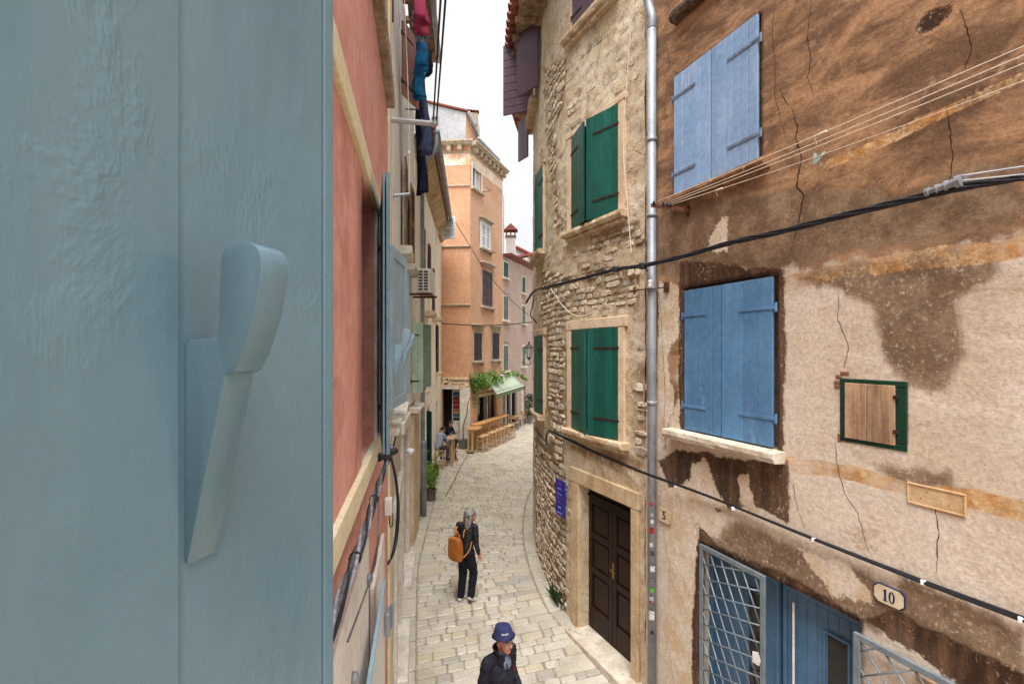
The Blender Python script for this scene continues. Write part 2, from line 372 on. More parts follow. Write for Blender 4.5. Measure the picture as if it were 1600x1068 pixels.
m_navytxt = M('dark blue lettering', (24, 40, 92), None, 4, .5, 0)
m_purple = M('aubergine shutter paint', (92, 68, 78), (82, 60, 72), 2, .5, .12, 50, .004, streak=(108, 84, 92), sk=.5, rnd=.04, spec=.4)
m_tile = M('terracotta roof tile', (150, 84, 68), (122, 70, 60), 7, .85, .4, 50, .01, rnd=.22, spots=((92, 84, 74), 12, .58, .6))
m_oldwood = M('old pale timber', (176, 152, 124), (136, 112, 88), 4, .85, .3, 50, .006, grain=(10, (1, 1, .1), (96, 76, 58), .7))
m_brass = M('brass', (196, 150, 70), None, 8, .3, 0, metal=.9)
def lettering(txt, name, origin, right, up, size, mat, parent, depth=.002, bold=0, shear=0, align='CENTER', space=1.0):
    cu = bpy.data.curves.new(name, 'FONT'); cu.body = txt; cu.size = size; cu.extrude = depth; cu.align_x = align; cu.align_y = 'CENTER'; cu.offset = bold; cu.shear = shear; cu.space_character = space
    o = bpy.data.objects.new(name, cu); me = bpy.data.meshes.new_from_object(o); bpy.data.objects.remove(o)
    o = bpy.data.objects.new(name, me); col.objects.link(o); me.materials.clear(); me.materials.append(mat); o.parent = parent
    r, u = V(right).normalized(), V(up).normalized(); n = r.cross(u)
    mt = Matrix((r, u, n)).transposed().to_4x4(); mt.translation = V(origin); o.matrix_world = mt; return o

# ---------------------------------------------------------------- street
m_mortar = M('dusty joint mortar', (160, 150, 133), (136, 126, 110), 8, .95, .4, 60, .01)
def mat_paving():
    t = NT('worn limestone paving'); a = t.attr('tint'); n = t.noise(6, 6, .7); f = t.noise(45, 4, .65)
    c = t.mix(t.step(a, .0, .55), lin((184, 177, 163)), lin((198, 191, 176)))
    c = t.mix(t.step(a, .70, .84), c, lin((192, 180, 156))); c = t.mix(t.step(a, .90, .93), c, lin((168, 163, 154)))
    c = t.mix(t.step(n, .48, .70, 0, .55), c, lin((176, 164, 143)))
    c = t.mix(t.step(t.noise(16, 6, .7, (1, 3, 1)), .58, .70, 0, .5), c, lin((146, 135, 116)))
    c = t.mix(t.step(t.noise(1.2, 5, .6), .46, .7, 0, .55), c, lin((150, 139, 122)))
    c = t.val(c, f, .16); t.bump(t.math('ADD', t.math('MULTIPLY', n, .8), t.math('MULTIPLY', f, .35)), .45, .02)
    return t.done(c, t.step(n, .3, .7, .2, .44), 0, .5)
m_paving = mat_paving()
mb = MB(); ys = [-60, -5] + list(np.arange(-4, 10, .5)) + [12, 20, 40, 160]; xs = [-120, -8, -3, 0, 3, 8, 120]
for y in ys:
    for x in xs: mb.v.append((x, y, zg(max(y, 1)) - .014))
for i in range(len(ys)-1):
    for j in range(len(xs)-1): q = i*len(xs) + j; mb.f.append((q, q+1, q+1+len(xs), q+len(xs)))
street = tag(mb.build('street', m_mortar), kind='structure')
CTL = np.array([(-1, .6), (1, 2.2), (4, 5.1), (6, 6.95), (8, 8.8), (10, 10.5), (12.5, 12.7), (16, 15.8), (20, 19.3), (24, 22), (30, 26), (44, 36)])
lq = np.linspace(0, LEFT.len, 800); LXY = LEFT.xy(lq)
def Lx(Y):
    if Y < 20.3: return float(np.interp(Y, LXY[1], LXY[0]))
    if Y < 22.5: return float(np.interp(Y, [20.3, 21.6, 22.5], [-3.1, -2.75, -1.94]))
    return -1.94 + .384 * (Y - 22.5)
bq = np.linspace(0, BROWN.len, 300); sq = np.linspace(0, STONE.len, 800)
RXY = (np.concatenate([BROWN.xy(bq)[0], STONE.xy(sq)[0]]), np.concatenate([BROWN.xy(bq)[1], STONE.xy(sq)[1]]))
def Rx(Y): return float(np.interp(Y, RXY[1], RXY[0])) if Y < 26 else 6.5 + (Y-26) * .9
def rowpt(Yl, q):                                  # q metres from the left wall (q<0: from right wall)
    Yr = float(np.interp(Yl, CTL[:, 0], CTL[:, 1])); A, B = V((Lx(Yl), Yl)), V((Rx(Yr), Yr)); d = (B - A); l = d.length
    p = A + d * (q / l if q >= 0 else 1 + q / l); return p
def rowlen(Yl):
    Yr = float(np.interp(Yl, CTL[:, 0], CTL[:, 1])); return (V((Lx(Yl), Yl)) - V((Rx(Yr), Yr))).length
stones = []
def add_stone(c4, tint, cut, hh):
    c = [V((p[0], p[1])) for p in c4]; ctr = sum(c, V((0, 0))) / 4; ring = []
    for i in range(4):
        a, p, b = c[i-1], c[i], c[(i+1) % 4]
        k = cut * rng.uniform(.5, 1.5); ring += [p + (a-p).normalized()*k, p + (b-p).normalized()*k]
    ring = [q + V((rng.uniform(-1, 1), rng.uniform(-1, 1))) * cut * .22 for q in ring]
    tx, ty = rng.uniform(-.012, .012), rng.uniform(-.012, .012); z0 = zg(ctr.y); vs = []
    for q in ring: vs.append((q.x, q.y, zg(q.y) - .03))
    for q in ring:
        d = (ctr - q).normalized() * .006; w = q + d; vs.append((w.x, w.y, zg(w.y) + hh - .008))
    for q in ring:
        d = (ctr - q).normalized() * .022; w = q + d; vs.append((w.x, w.y, zg(w.y) + hh + tx*(w.x-ctr.x) + ty*(w.y-ctr.y)))
    fs = [(i, (i+1) % 8, 8+(i+1) % 8, 8+i) for i in range(8)] + [(8+i, 8+(i+1) % 8, 16+(i+1) % 8, 16+i) for i in range(8)] + [tuple(range(16, 24))]
    vis = ctr.y > 6.3; area = abs((c[2]-c[0]).cross(c[3]-c[1])) / max(ctr.y, 1)**3 if vis else 0
    u = ctr.x / max(ctr.y, .1)
    if u > .33 or (ctr.y < 6.6 and ctr.y < 4.45*755/535): area *= .01
    stones.append((area, vs, fs, tint))
Yl = .5
while Yl < 40:
    d = rng.uniform(.125, .20) if Yl < 14 else rng.uniform(.2, .3)
    wl = .30; wr = .26; L0 = rowlen(Yl); q = wl + .004
    while q < L0 - wr - .02:
        w = rng.choice([.16, .22, .28, .34, .4, .26, .5]) * rng.uniform(.85, 1.15)
        if L0 - wr - (q + w) < .2: w = L0 - wr - q
        g = rng.uniform(.003, .007); e = [rng.uniform(-.012, .012) for _ in range(4)]
        c4 = [rowpt(Yl + g, q + g + e[0]), rowpt(Yl + g, q + w - g + e[1]), rowpt(Yl + d - g + e[2]*.5, q + w - g + e[1]), rowpt(Yl + d - g + e[3]*.5, q + g + e[0])]
        add_stone(c4, rng.random(), .020 if Yl < 11 else .010, rng.uniform(-.003, .007)); q += w
    Yl += d
for side in (0, 1):
    Yl = .5
    while Yl < 40:
        d = rng.uniform(.42, .8); g = .007
        if side == 0: c4 = [rowpt(Yl+g, .0), rowpt(Yl+g, .29), rowpt(Yl+d-g, .29), rowpt(Yl+d-g, .0)]
        else: c4 = [rowpt(Yl+g, -.25), rowpt(Yl+g, -.001), rowpt(Yl+d-g, -.001), rowpt(Yl+d-g, -.25)]
        add_stone(c4, rng.random()*.7, .02, .008); Yl += d
stones.sort(key=lambda s: -s[0])
def stone_mesh(lst, name):
    v, f, tn = [], [], []
    for a, vs, fs, ti in lst:
        n = len(v); v += vs; f += [tuple(n+i for i in q) for q in fs]; tn += [ti] * len(vs)
    m = bpy.data.meshes.new(name); m.from_pydata(v, [], f); m.update()
    at = m.attributes.new('tint', 'FLOAT', 'POINT'); at.data.foreach_set('value', np.array(tn, np.float32)); m.materials.append(m_paving)
    o = bpy.data.objects.new(name, m); col.objects.link(o); o.parent = street; return o
for s in stones[:300]: stone_mesh([s], 'paving_stone')
tag(stone_mesh(stones[300:], 'paving_stones'), kind='stuff')
mb = MB(); dp = catmull([P(696, 777, 14.75).xy, P(708, 754, 16.3).xy, P(720, 729, 18.6).xy, P(731, 711, 20.6).xy], 6)
for i in range(len(dp)-1):
    a, b = dp[i], dp[i+1]; n = V((0, 0)); dd = (b-a).normalized(); n = V((dd.y, -dd.x)) * .017
    mb.quad((a.x-n.x, a.y-n.y, .0125), (a.x+n.x, a.y+n.y, .0125), (b.x+n.x, b.y+n.y, .0125), (b.x-n.x, b.y-n.y, .0125))
mb.build('drain_slot', M('dark drain slot strip', (96, 86, 74), (120, 108, 92), 9, .95, .3), street)  # flat dark strip laid over the paving to mark the drain groove

# ---------------------------------------------------------------- shutters
def shutter(parent, p0, wdir, w, z0, z1, out, nb, mat, strapmat=None, hinge=0, strapw=.62, th=.03, straps=(.17, .82), horizontal=False, reverse=False, name='shutter'):
    """p0: corner at the wdir=0 side; out: outward unit vector; hinge 0/1: side of the pintles."""
    wd, ou = V(wdir).normalized(), V(out).normalized(); up = V((0, 0, 1)); p0 = V((p0[0], p0[1], 0)); h = z1 - z0
    b = MB(); b.obox(p0 + up*(z0+.004) + wd*.004, wd*(w-.008), ou*(th*.3), up*(h-.008))
    s = b.build(name, mat, parent, .002)
    if horizontal:
        for i in range(nb):
            MB().obox(p0 + up*(z0 + i*h/nb + .004) + ou*(th*.45+.0005), wd*w, ou*(th*.55), up*(h/nb - .008)).build('board', mat, s, .004)
    else:
        ws = [rng.uniform(.85, 1.15) for _ in range(nb)]; tot = sum(ws); q = 0
        for i in range(nb):
            ww = ws[i] / tot * w
            MB().obox(p0 + up*z0 + wd*(q + .0025) + ou*(th*.45+.0005), wd*(ww - .005), ou*(th*.55 + rng.uniform(0, .0015)), up*h).build('plank', mat, s, .0035); q += ww
    if strapmat:
        for f in straps:
            zc = z0 + h*f; st = MB(); a = p0 + up*(zc-.018) + ou*(th+.003)
            if hinge == 0: st.obox(a - wd*.03, wd*(strapw*w+.03), ou*.006, up*.034); pc = p0 - wd*.035
            else: st.obox(a + wd*(w*(1-strapw)), wd*(strapw*w+.03), ou*.006, up*.034); pc = p0 + wd*(w+.035)
            st.tube([pc + up*(zc-.045) + ou*(th*.8), pc + up*(zc+.045) + ou*(th*.8)], .013, 8)
            for k in range(3):
                x = strapw*w*(.15+.35*k); x = x if hinge == 0 else w - x
                c = p0 + wd*x + up*zc + ou*(th+.009); st.obox(c - wd*.006 - up*.006, wd*.012, ou*.004, up*.012)
            st.build('strap_hinge', strapmat, s, .0015)
    return s
def wall_shutter(parent, path, sa, sb, z0, z1, n, nb, mat, strapmat=None, hinge=0, ang=0, **k):
    """closed leaf between arclengths sa and sb, hinged at sa (hinge 0) or sb (hinge 1), opened by ang degrees"""
    a, b = path.pt(sa, 0, n), path.pt(sb, 0, n); nn = path.N((sa+sb)/2); wd = (b-a); w = wd.length; wd.normalize()
    if hinge == 0:
        r = math.radians(ang); d = wd*math.cos(r) + nn*math.sin(r); o = nn*math.cos(r) - wd*math.sin(r); p = a
        return shutter(parent, p, d, w, z0, z1, o, nb, mat, strapmat, 0, **k)
    r = math.radians(ang); d = -wd*math.cos(r) + nn*math.sin(r); o = nn*math.cos(r) + wd*math.sin(r)
    return shutter(parent, b, d, w, z0, z1, o, nb, mat, strapmat, 0, **k)
# ================================================================ brown house on the right
brown = thing('brown_house', 'tall stained brown rendered house with blue shutters on the right', 'building')
B = BROWN
def bsz(x, y): return B.sz(x, y)
def bpoly(pts): return [B.sz(x, y) for x, y in pts]
sU0, sU1 = B.px(1188), B.px(1057); sL0, sL1 = B.px(1208), B.px(1070)
sD0, sD1 = B.px(1346), B.px(1093); sW0, sW1 = B.px(1416), B.px(1316)
DT = 2.26; Zb = -.75; Zt = 10.6
sX0, sX1 = B.px(1128), B.px(1064)
openB = [(sU0-.01, sU1+.01, 6.34, 7.80, .2), (sL0-.05, sL1+.03, 3.50, 5.20, .2), (sD0, sD1, Zb+.2, DT, .24), (sW0, sW1, 3.72, 4.20, .12), (B.px(1540), B.px(1445), .6, 2.05, .2), (sX0, sX1, 8.56, 10.2, .15)]
REG = dict(
 soot=[[(980, -900), (1900, -900), (1900, 330), (1600, 372), (1430, 398), (1226, 424), (1222, 452), (1190, 430), (1068, 452), (1064, 560), (1052, 640), (1040, 560), (1028, 470), (1000, 480)],
       [(1000, 430), (1058, 440), (1050, 520), (1062, 620), (1040, 700), (1028, 600), (1008, 640)]],
 gstain=[[(1228, 428), (1420, 402), (1560, 384), (1555, 428), (1490, 468), (1505, 560), (1470, 615), (1420, 602), (1375, 560), (1362, 480), (1300, 460)],
         [(1028, 305), (1230, 300), (1420, 290), (1600, 250), (1600, 350), (1226, 415), (1060, 440), (1028, 430)], [(1360, 722), (1480, 738), (1485, 765), (1400, 752)], [(1150, 815), (1360, 890), (1440, 960), (1380, 1000), (1100, 850)], [(1400, 880), (1600, 980), (1640, 1200), (1420, 1000)]],
 ochre=[[(1200, 432), (1226, 428), (1600, 366), (1800, 320), (1800, 372), (1600, 398), (1226, 452)], [(1228, 712), (1300, 722), (1600, 784), (1800, 840), (1800, 884), (1600, 815), (1300, 745), (1228, 735)], [(1420, 752), (1508, 775), (1508, 808), (1420, 788)],
        [(1250, 270), (1600, 110), (1700, 62), (1700, 82), (1600, 128), (1262, 278)]],
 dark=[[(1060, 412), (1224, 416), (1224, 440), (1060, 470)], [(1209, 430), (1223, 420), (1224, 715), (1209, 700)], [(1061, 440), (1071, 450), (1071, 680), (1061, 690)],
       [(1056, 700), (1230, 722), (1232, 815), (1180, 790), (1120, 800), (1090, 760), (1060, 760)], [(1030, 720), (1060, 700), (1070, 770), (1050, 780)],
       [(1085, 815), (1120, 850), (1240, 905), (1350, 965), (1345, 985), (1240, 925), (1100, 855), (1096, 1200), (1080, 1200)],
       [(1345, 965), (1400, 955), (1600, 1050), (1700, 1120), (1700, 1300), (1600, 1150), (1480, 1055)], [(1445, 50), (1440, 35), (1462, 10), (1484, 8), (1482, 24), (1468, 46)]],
 pale=[[(1028, 440), (1058, 450), (1062, 520), (1045, 560), (1055, 640), (1035, 690), (1028, 600)], [(1075, 720), (1100, 715), (1120, 760), (1140, 800), (1100, 790), (1080, 770)], [(1120, 345), (1135, 335), (1140, 400), (1110, 395), (1105, 380)],
       [(1030, 770), (1090, 740), (1092, 820), (1085, 900), (1080, 1068), (1060, 1100), (1040, 990), (1045, 880)], [(1150, 740), (1172, 735), (1175, 800), (1155, 790)], [(1240, 850), (1330, 880), (1370, 940), (1300, 930)]])
PB = {k: [bpoly(q) for q in v] for k, v in REG.items()}
WID = dict(soot=.28, gstain=.2, ochre=.08, dark=.12, pale=.13)
def mk(k):
    def fn(s, z):
        sx = s + .10*fbm(s*2.2, z*2.2, 4, 11); zx = z + .10*fbm(s*2.2, z*2.2, 4, 23)
        d = np.full(s.shape, -9.)
        for q in PB[k]: d = np.maximum(d, sdf_poly(sx, zx, q))
        return np.clip(d / WID[k], -1, 1)
    return fn
def dispB(s, z): return .018*fbm(s*1.1, z*1.1, 3, 5) + .006*fbm(s*9, z*9, 3, 8) - .006*np.clip(mk('dark')(s, z), 0, 1)
wB = wall_grid('wall', B, 0, B.len - .005, Zb, Zt, .035, .035, openB, m_brownwall, brown, .2, dispB, {k: mk(k) for k in REG})
mb = MB(); c0, c1 = B.pt(0, Zb, -.26), B.pt(B.len, Zb, -.26); mb.prism([c0, c1, c1 + V((7, 2.6, 0)), c0 + V((7, 2.6, 0))], (0, 0, Zt - Zb)); mb.build('house_body', m_stonewall, brown, fixn=True)
mb = MB(); B.box(mb, -.2, B.len, Zt, Zt+.12, -.3, .5); mb.build('eave', m_oldwood, brown)
# blue windows
def sill(parent, path, s0, s1, z, n, h, mat, name='sill', jag=True):
    k = 10; b = MB(); 
    for i in range(k+1):
        q = s0 + (s1-s0)*i/k; j = lambda a: rng.uniform(-a, a) if jag else 0
        for zz, nn in ((z-h, -.02), (z-h+.012+j(.004), n*.88+j(.006)), (z-h*.5, n+j(.005)), (z-.008+j(.003), n-.004+j(.005)), (z, n-.02+j(.004)), (z+.004, -.02)): b.v.append(tuple(path.pt(q, zz, nn)))
    for i in range(k):
        for j in range(6): b.f.append((i*6+j, i*6+(j+1) % 6, (i+1)*6+(j+1) % 6, (i+1)*6+j))
    b.f += [tuple(range(5, -1, -1)), tuple(range(k*6, k*6+6))]
    return b.build(name, mat, parent, .004, fixn=True)
m_strapA = M('worn strap paint', (118, 136, 158), (92, 100, 112), 16, .5, .3, 60, .003, spots=((168, 172, 176), 30, .6, .7)); mid = B.px(1115); wall_shutter(brown, B, mid+.005, sU1, 6.35, 7.785, .01, 4, m_blueA, m_strapA, 1)
wall_shutter(brown, B, sU0, mid-.005, 6.35, 7.785, .01, 6, m_blueA, m_strapA, 0)
sill(brown, B, B.px(1203), B.px(1052), 6.335, .10, .10, M('brown stained sill', (150, 112, 78), (112, 80, 54), 5, .9, .4, 40, .012, spots=((200, 172, 140), 9, .62, .6)))
mid = B.px(1127.5); wall_shutter(brown, B, mid+.005, sL1, 3.52, 5.165, -.02, 5, m_blueB, m_blueB, 1)
wall_shutter(brown, B, sL0, mid-.005, 3.52, 5.165, -.02, 4, m_blueB, m_blueB, 0)
sill(brown, B, B.px(1226), B.px(1049), 3.50, .15, .115, m_limew)
for (a, b_, za, zb, nm) in ((sX0-.03, sX1+.03, 8.44, 8.55, 'sill'),):
    sill(brown, B, a-.05, b_+.05, 8.55, .12, .13, M('blackened sill', (96, 74, 56), (60, 46, 36), 6, .9, .5, 40, .015, spots=((160, 132, 104), 10, .6, .6)))
mb = MB(); B.box(mb, sX0, sX1, 8.56, 10.2, -.14, -.1); mb.build('window_pane', m_glassd, brown)
mb = MB(); B.box(mb, sX0, sX1, 8.56, 8.63, -.1, -.05); B.box(mb, sX0, sX0+.07, 8.63, 10.2, -.1, -.05); B.box(mb, sX1-.07, sX1, 8.63, 10.2, -.1, -.05); mb.build('window_frame', m_oldwood, brown, .003)
# little boarded hatch with green frame
a, b_ = sW0-.012, sW1+.012; fz0, fz1 = 3.70, 4.222
for nm, q in (('frame_rail', (a, b_, fz1-.05, fz1)), ('frame_rail', (a, b_, fz0, fz0+.05)), ('frame_stile', (a, a+.075, fz0+.052, fz1-.052)), ('frame_stile', (b_-.045, b_, fz0+.052, fz1-.052))):
    mb = MB(); B.box(mb, *q, -.05, .014); mb.build(nm, m_dgreen, brown, .006, seg=2)
hs0, hs1 = a+.078, b_-.047; hm = (hs0*.46+hs1*.54)
for q0, q1 in ((hs0, hm-.002), (hm+.002, hs1)):
    mb = MB(); B.box(mb, q0, q1, fz0+.035, fz1-.035, .0, .024); mb.build('hatch_plank', m_plank, brown, .003)
for z in (3.84, 4.10):
    mb = MB(); B.box(mb, a+.05, a+.085, z-.014, z+.014, .015, .032); mb.build('hatch_hinge', m_iron, brown, .002)
for k, (x, y, w, h) in enumerate(((1309, 597, 12, 6), (1311, 588, 10, 6), (1320, 583, 14, 6), (1308, 604, 9, 6), (1312, 684, 7, 14))):
    s0, z0 = B.sz(x, y); mb = MB(); ww = w/190; B.box(mb, s0-ww/2, s0+ww/2, z0-h/380, z0+h/380, -.03, .008); mb.build('brick', m_brick, brown, .006)
# framed scar left by a lost plaque
s0, s1 = B.px(1507), B.px(1421); zt, zb = zpx(772, B.Y(s0)), zpx(806, B.Y(s0))
mo = M('ochre plaster scar', (208, 178, 140), (190, 156, 114), 9, .9, .4, 40, .01, spots=((120, 84, 54), 25, .62, .7))
mb = MB(); B.box(mb, s0, s1, zb+.01, zt-.01, -.02, .008); mb.build('plaque_bed', mo, brown)
mb = MB(); B.box(mb, s0-.012, s1+.012, zt-.01, zt+.003, -.02, .014); B.box(mb, s0-.012, s1+.012, zb-.003, zb+.01, -.02, .014); B.box(mb, s0-.012, s0, zb+.01, zt-.01, -.02, .014); B.box(mb, s1, s1+.012, zb+.01, zt-.01, -.02, .014); mb.build('plaque_edge', mo, brown, .003)
# doorway: blue double door behind a lattice gate
dep = -.20; dm = B.px(1199); up = V((0, 0, 1))
def door_leaf(sa, sb, glass, boards):
    b = MB(); B.box(b, sa, sb, Zb+.3, DT-.055, dep-.04, dep); d = b.build('door_leaf', m_door, brown)
    w = sb-sa; n = boards
    for i in range(n):
        q0, q1 = sa + w*(.06 + .88*i/n)+.002, sa + w*(.06+.88*(i+1)/n)-.002
        if glass[0] < (q0+q1)/2 < glass[1]:
            b = MB(); B.box(b, q0, q1, glass[3]+.05, DT-.14, dep+.0005, dep+.014); b.build('board', m_door, d, .003)
            b = MB(); B.box(b, q0, q1, Zb+.3, glass[2]-.05, dep+.0005, dep+.014); b.build('board', m_door, d, .003)
        else:
            b = MB(); B.box(b, q0, q1, Zb+.3, DT-.14, dep+.0005, dep+.014); b.build('board', m_door, d, .003)
    b = MB(); B.box(b, sa+.005, sa+w*.055, Zb+.3, DT-.06, dep+.0005, dep+.022); B.box(b, sb-w*.055, sb-.005, Zb+.3, DT-.06, dep+.0005, dep+.022); B.box(b, sa+w*.057, sb-w*.057, DT-.135, DT-.06, dep+.0005, dep+.022); b.build('door_frame', m_door, d, .003)
    g0, g1, gz0, gz1 = glass
    b = MB(); B.box(b, g0, g1, gz0, gz1, dep+.003, dep+.010); b.build('glass', m_glassd, d)
    b = MB()
    for q in ((g0-.02, g0, gz0-.02, gz1+.02), (g1, g1+.02, gz0-.02, gz1+.02), (g0, g1, gz1, gz1+.02), (g0, g1, gz0-.02, gz0)): B.box(b, *q, dep+.001, dep+.03)
    b.build('glazing_bead', m_door, d, .003)
Yg = 4.2
door_leaf(sD0+.06, dm-.02, (B.px(1303), B.px(1268), .9, zpx(1004, B.Y(B.px(1285)))), 7)
door_leaf(dm+.02, sD1-.05, (B.px(1170), B.px(1148), .9, zpx(930, B.Y(B.px(1160)))), 7)
mb = MB(); B.box(mb, sD0, sD0+.058, Zb+.2, DT-.003, dep-.05, dep+.06); B.box(mb, sD1-.048, sD1, Zb+.2, DT-.003, dep-.05, dep+.06); B.box(mb, sD0+.06, sD1-.05, DT-.053, DT-.003, dep-.05, dep+.06); mb.build('door_casing', m_door, brown, .004)
mb = MB(); q = B.px(1222); mb.tube([B.pt(q, Zb+.3, dep+.05), B.pt(q, 2.05, dep+.05)], .011, 8); mb.build('pull_bar', m_white, brown)
def gate(name, sa, sb, z0, z1, n, ca, cb):
    a, b2 = B.pt(sa, 0, n), B.pt(sb, 0, n); wd = b2 - a; w = wd.length; wd.normalize(); nn = B.N((sa+sb)/2)
    b = MB()
    for q0, q1, zz0, zz1 in ((0, .05, z0, z1), (w-.05, w, z0, z1), (.05, w-.05, z1-.05, z1), (.05, w-.05, z0, z0+.05)): b.obox(a + wd*q0 + up*zz0, wd*(q1-q0), nn*.03, up*(zz1-zz0))
    g = b.build(name, m_grille, brown, .003)
    # lattice of round rods, two families
    x0, x1, y0, y1 = .05, w-.05, z0+.05, z1-.05
    def fam(slope, sp, off, nm):
        c = -slope*x1 if slope > 0 else 0; lo, hi = y0 - max(0, slope*x1) - .01, y1 - min(0, slope*x1) + .01; k = 0
        c = lo + off
        while c < hi:
            pts = []
            for xx in (x0, x1):
                yy = c + slope*xx
                pts.append((xx, yy))
            (ax, ay), (bx, by) = pts
            def clip(ax, ay, bx, by):
                t0, t1 = 0., 1.; dy = by-ay
                if abs(dy) > 1e-9:
                    ta, tb = (y0-ay)/dy, (y1-ay)/dy; ta, tb = min(ta, tb), max(ta, tb); t0, t1 = max(t0, ta), min(t1, tb)
                elif not y0 < ay < y1: return None
                return (t0, t1) if t1 - t0 > .02 else None
            r = clip(ax, ay, bx, by)
            if r:
                A = a + wd*(ax+(bx-ax)*r[0]) + up*(ay+(by-ay)*r[0]) + nn*.015; Bp = a + wd*(ax+(bx-ax)*r[1]) + up*(ay+(by-ay)*r[1]) + nn*.015
                MB().tube([A, Bp], .008, 6).build('lattice_rod', m_grille, g, smooth=True)
            c += sp
    fam(ca[0], ca[1], ca[2], 'r'); fam(cb[0], cb[1], cb[2], 'r'); return g
gate('lattice_gate', B.px(1198), B.px(1096), -.2, DT-.005, .005, (2.1, .31, .1), (-.28, .17, .05))
gate('lattice_gate', B.px(1566), B.px(1343), -.2, 2.20, .05, (1.15, .22, .1), (-.75, .20, .05))
mb = MB(); c = P(1189, 1032, B.Y(B.px(1190))-.05); n = B.N(1); t = B.T(1)
mb.prism([c, c+t*.03+up*.07, c+t*.09+up*.05+n*.01, c+t*.08-up*.05+n*.02, c+t*.02-up*.06], n*.002); tag(mb.build('paper_note', m_white), 'small torn white paper stuck in the lattice gate of the blue door', 'paper')
# cellar window beside the door
q0, q1 = openB[4][0], openB[4][1]
mb = MB(); B.box(mb, q0, q1, .6, 2.05, -.19, -.17); mb.build('window_pane', m_glassd, brown)
mb = MB(); B.box(mb, q0, q0+.06, .6, 2.05, -.165, -.1); B.box(mb, q1-.06, q1, .6, 2.05, -.165, -.1); B.box(mb, q0+.062, q1-.062, 1.99, 2.05, -.165, -.1); mb.build('window_frame', m_door, brown, .004)
mb = MB(); B.box(mb, q0-.05, q1+.05, 2.05, 2.10, -.05, .022); mb.build('lintel', m_plank, brown, .005)
# cracks in the render: raised ribbons, the shade of the gaps painted as dark colour
CR = [[(1268, 0), (1262, 60), (1268, 95), (1262, 120), (1272, 150)], [(1236, 165), (1247, 200), (1243, 215), (1252, 245), (1245, 292), (1256, 305), (1248, 345), (1236, 392)], [(1212, 0), (1207, 40), (1212, 110), (1211, 150), (1218, 180), (1227, 214)], [(1234, 168), (1222, 150), (1219, 136)],
      [(1310, 450), (1310, 500), (1326, 540), (1319, 575)], [(1306, 690), (1308, 722), (1320, 770), (1340, 800), (1358, 862)], [(1228, 740), (1240, 760), (1245, 790), (1258, 824)], [(1054, 130), (1100, 95), (1175, 25), (1200, -5)], [(1460, 770), (1466, 830), (1463, 895)], [(1500, 15), (1520, 70), (1508, 110)], [(1480, 160), (1489, 240), (1483, 290)], [(1040, 60), (1048, 110), (1040, 120)], [(1065, 452), (1061, 560), (1064, 680)], [(1070, 120), (1050, 110)], [(1030, 450), (1040, 620), (1034, 700)]]
for pl in CR:
    pts = [B.sz(x, y) for x, y in pl]; dense = []
    for i in range(len(pts)-1):
        n = max(2, int(math.hypot(pts[i+1][0]-pts[i][0], pts[i+1][1]-pts[i][1]) / .03))
        for k in range(n): t = k/n; dense.append((pts[i][0]*(1-t)+pts[i+1][0]*t + rng.uniform(-.006, .006), pts[i][1]*(1-t)+pts[i+1][1]*t))
    dense.append(pts[-1]); b = MB(); N_ = len(dense)
    wmax = .014 if pl[0][0] == 1236 else .0055
    for i, (s, z) in enumerate(dense):
        w = wmax * (math.sin(math.pi*min(1, (i+.5)/N_))**.6) * rng.uniform(.35, 1.2) * .5 + .0006
        d = float(dispB(np.array([[s]]), np.array([[z]]))[0, 0]) + .0025
        b.v += [tuple(B.pt(s-w, z, d)), tuple(B.pt(s+w, z, d))]
        if i: b.f.append((2*i-2, 2*i-1, 2*i+1, 2*i))
    b.build('crack', m_crack, brown)
# number plates
def plate(label, name, x0, x1, yt, yb, txt, m1, m2, path, par, border=True, clip=True):
    s0, s1 = path.px(x1), path.px(x0); Yc = path.Y((s0+s1)/2); z0, z1 = zpx(yb, Yc), zpx(yt, Yc); root = thing(name, label, 'number plate')
    def poly(i, n):
        c = .03 if clip else .012; a, b, e, f = s0+i, s1-i, z0+i, z1-i
        return [path.pt(q, z, n) for q, z in ((a+c, e), (b-c, e), (b, e+c), (b, f-c), (b-c, f), (a+c, f), (a, f-c), (a, e+c))]
    n = path.N((s0+s1)/2)
    MB().prism(poly(0, .012), n*.012).build('border', m2 if border else m1, root, .002, fixn=True); MB().prism(poly(.007, .0243), n*.003).build('plate', m1, root, fixn=True)
    cc = path.pt((s0+s1)/2, (z0+z1)/2, .0285); rt = -path.T(s0); hh = (z1-z0)*.30
    if txt != '10': lettering(txt, 'numeral', cc, rt, up, (z1-z0)*.82, m2, root, .001, .004); return
    pg = lambda pts: [cc + rt*(x*hh) + up*(z*hh) for x, z in pts]
    MB().prism(pg([(-.85, -1), (-.15, -1), (-.15, -.85), (-.32, -.82), (-.32, 1), (-.5, 1), (-.85, .72), (-.85, .6), (-.66, .68), (-.66, -.82), (-.85, -.85)]), n*.002).build('numeral', m2, root, fixn=True)
    b = MB(); k = 20
    for j in range(k):
        a = 2*math.pi*j/k; b.v += [tuple(cc + rt*((.55+.5*math.cos(a))*hh) + up*(math.sin(a)*hh) + n*.002), tuple(cc + rt*((.55+.2*math.cos(a))*hh) + up*(math.sin(a)*.84*hh) + n*.002)]
    for j in range(k): q = (j+1) % k; b.f.append((2*j, 2*q, 2*q+1, 2*j+1))
    b.build('numeral', m2, root)
plate('white octagonal house number plate reading 10 above the lattice gate', 'house_number_plate', 1368, 1417, 915, 945, '10', m_cream, m_navytxt, B, None)
plate('small worn stone number plate reading 5 beside the drainpipe', 'house_number_plate', 1031, 1050, 794, 816, '5', m_lime, M('incised numeral', (90, 70, 52), None, 5, .9, 0), B, None, border=False)

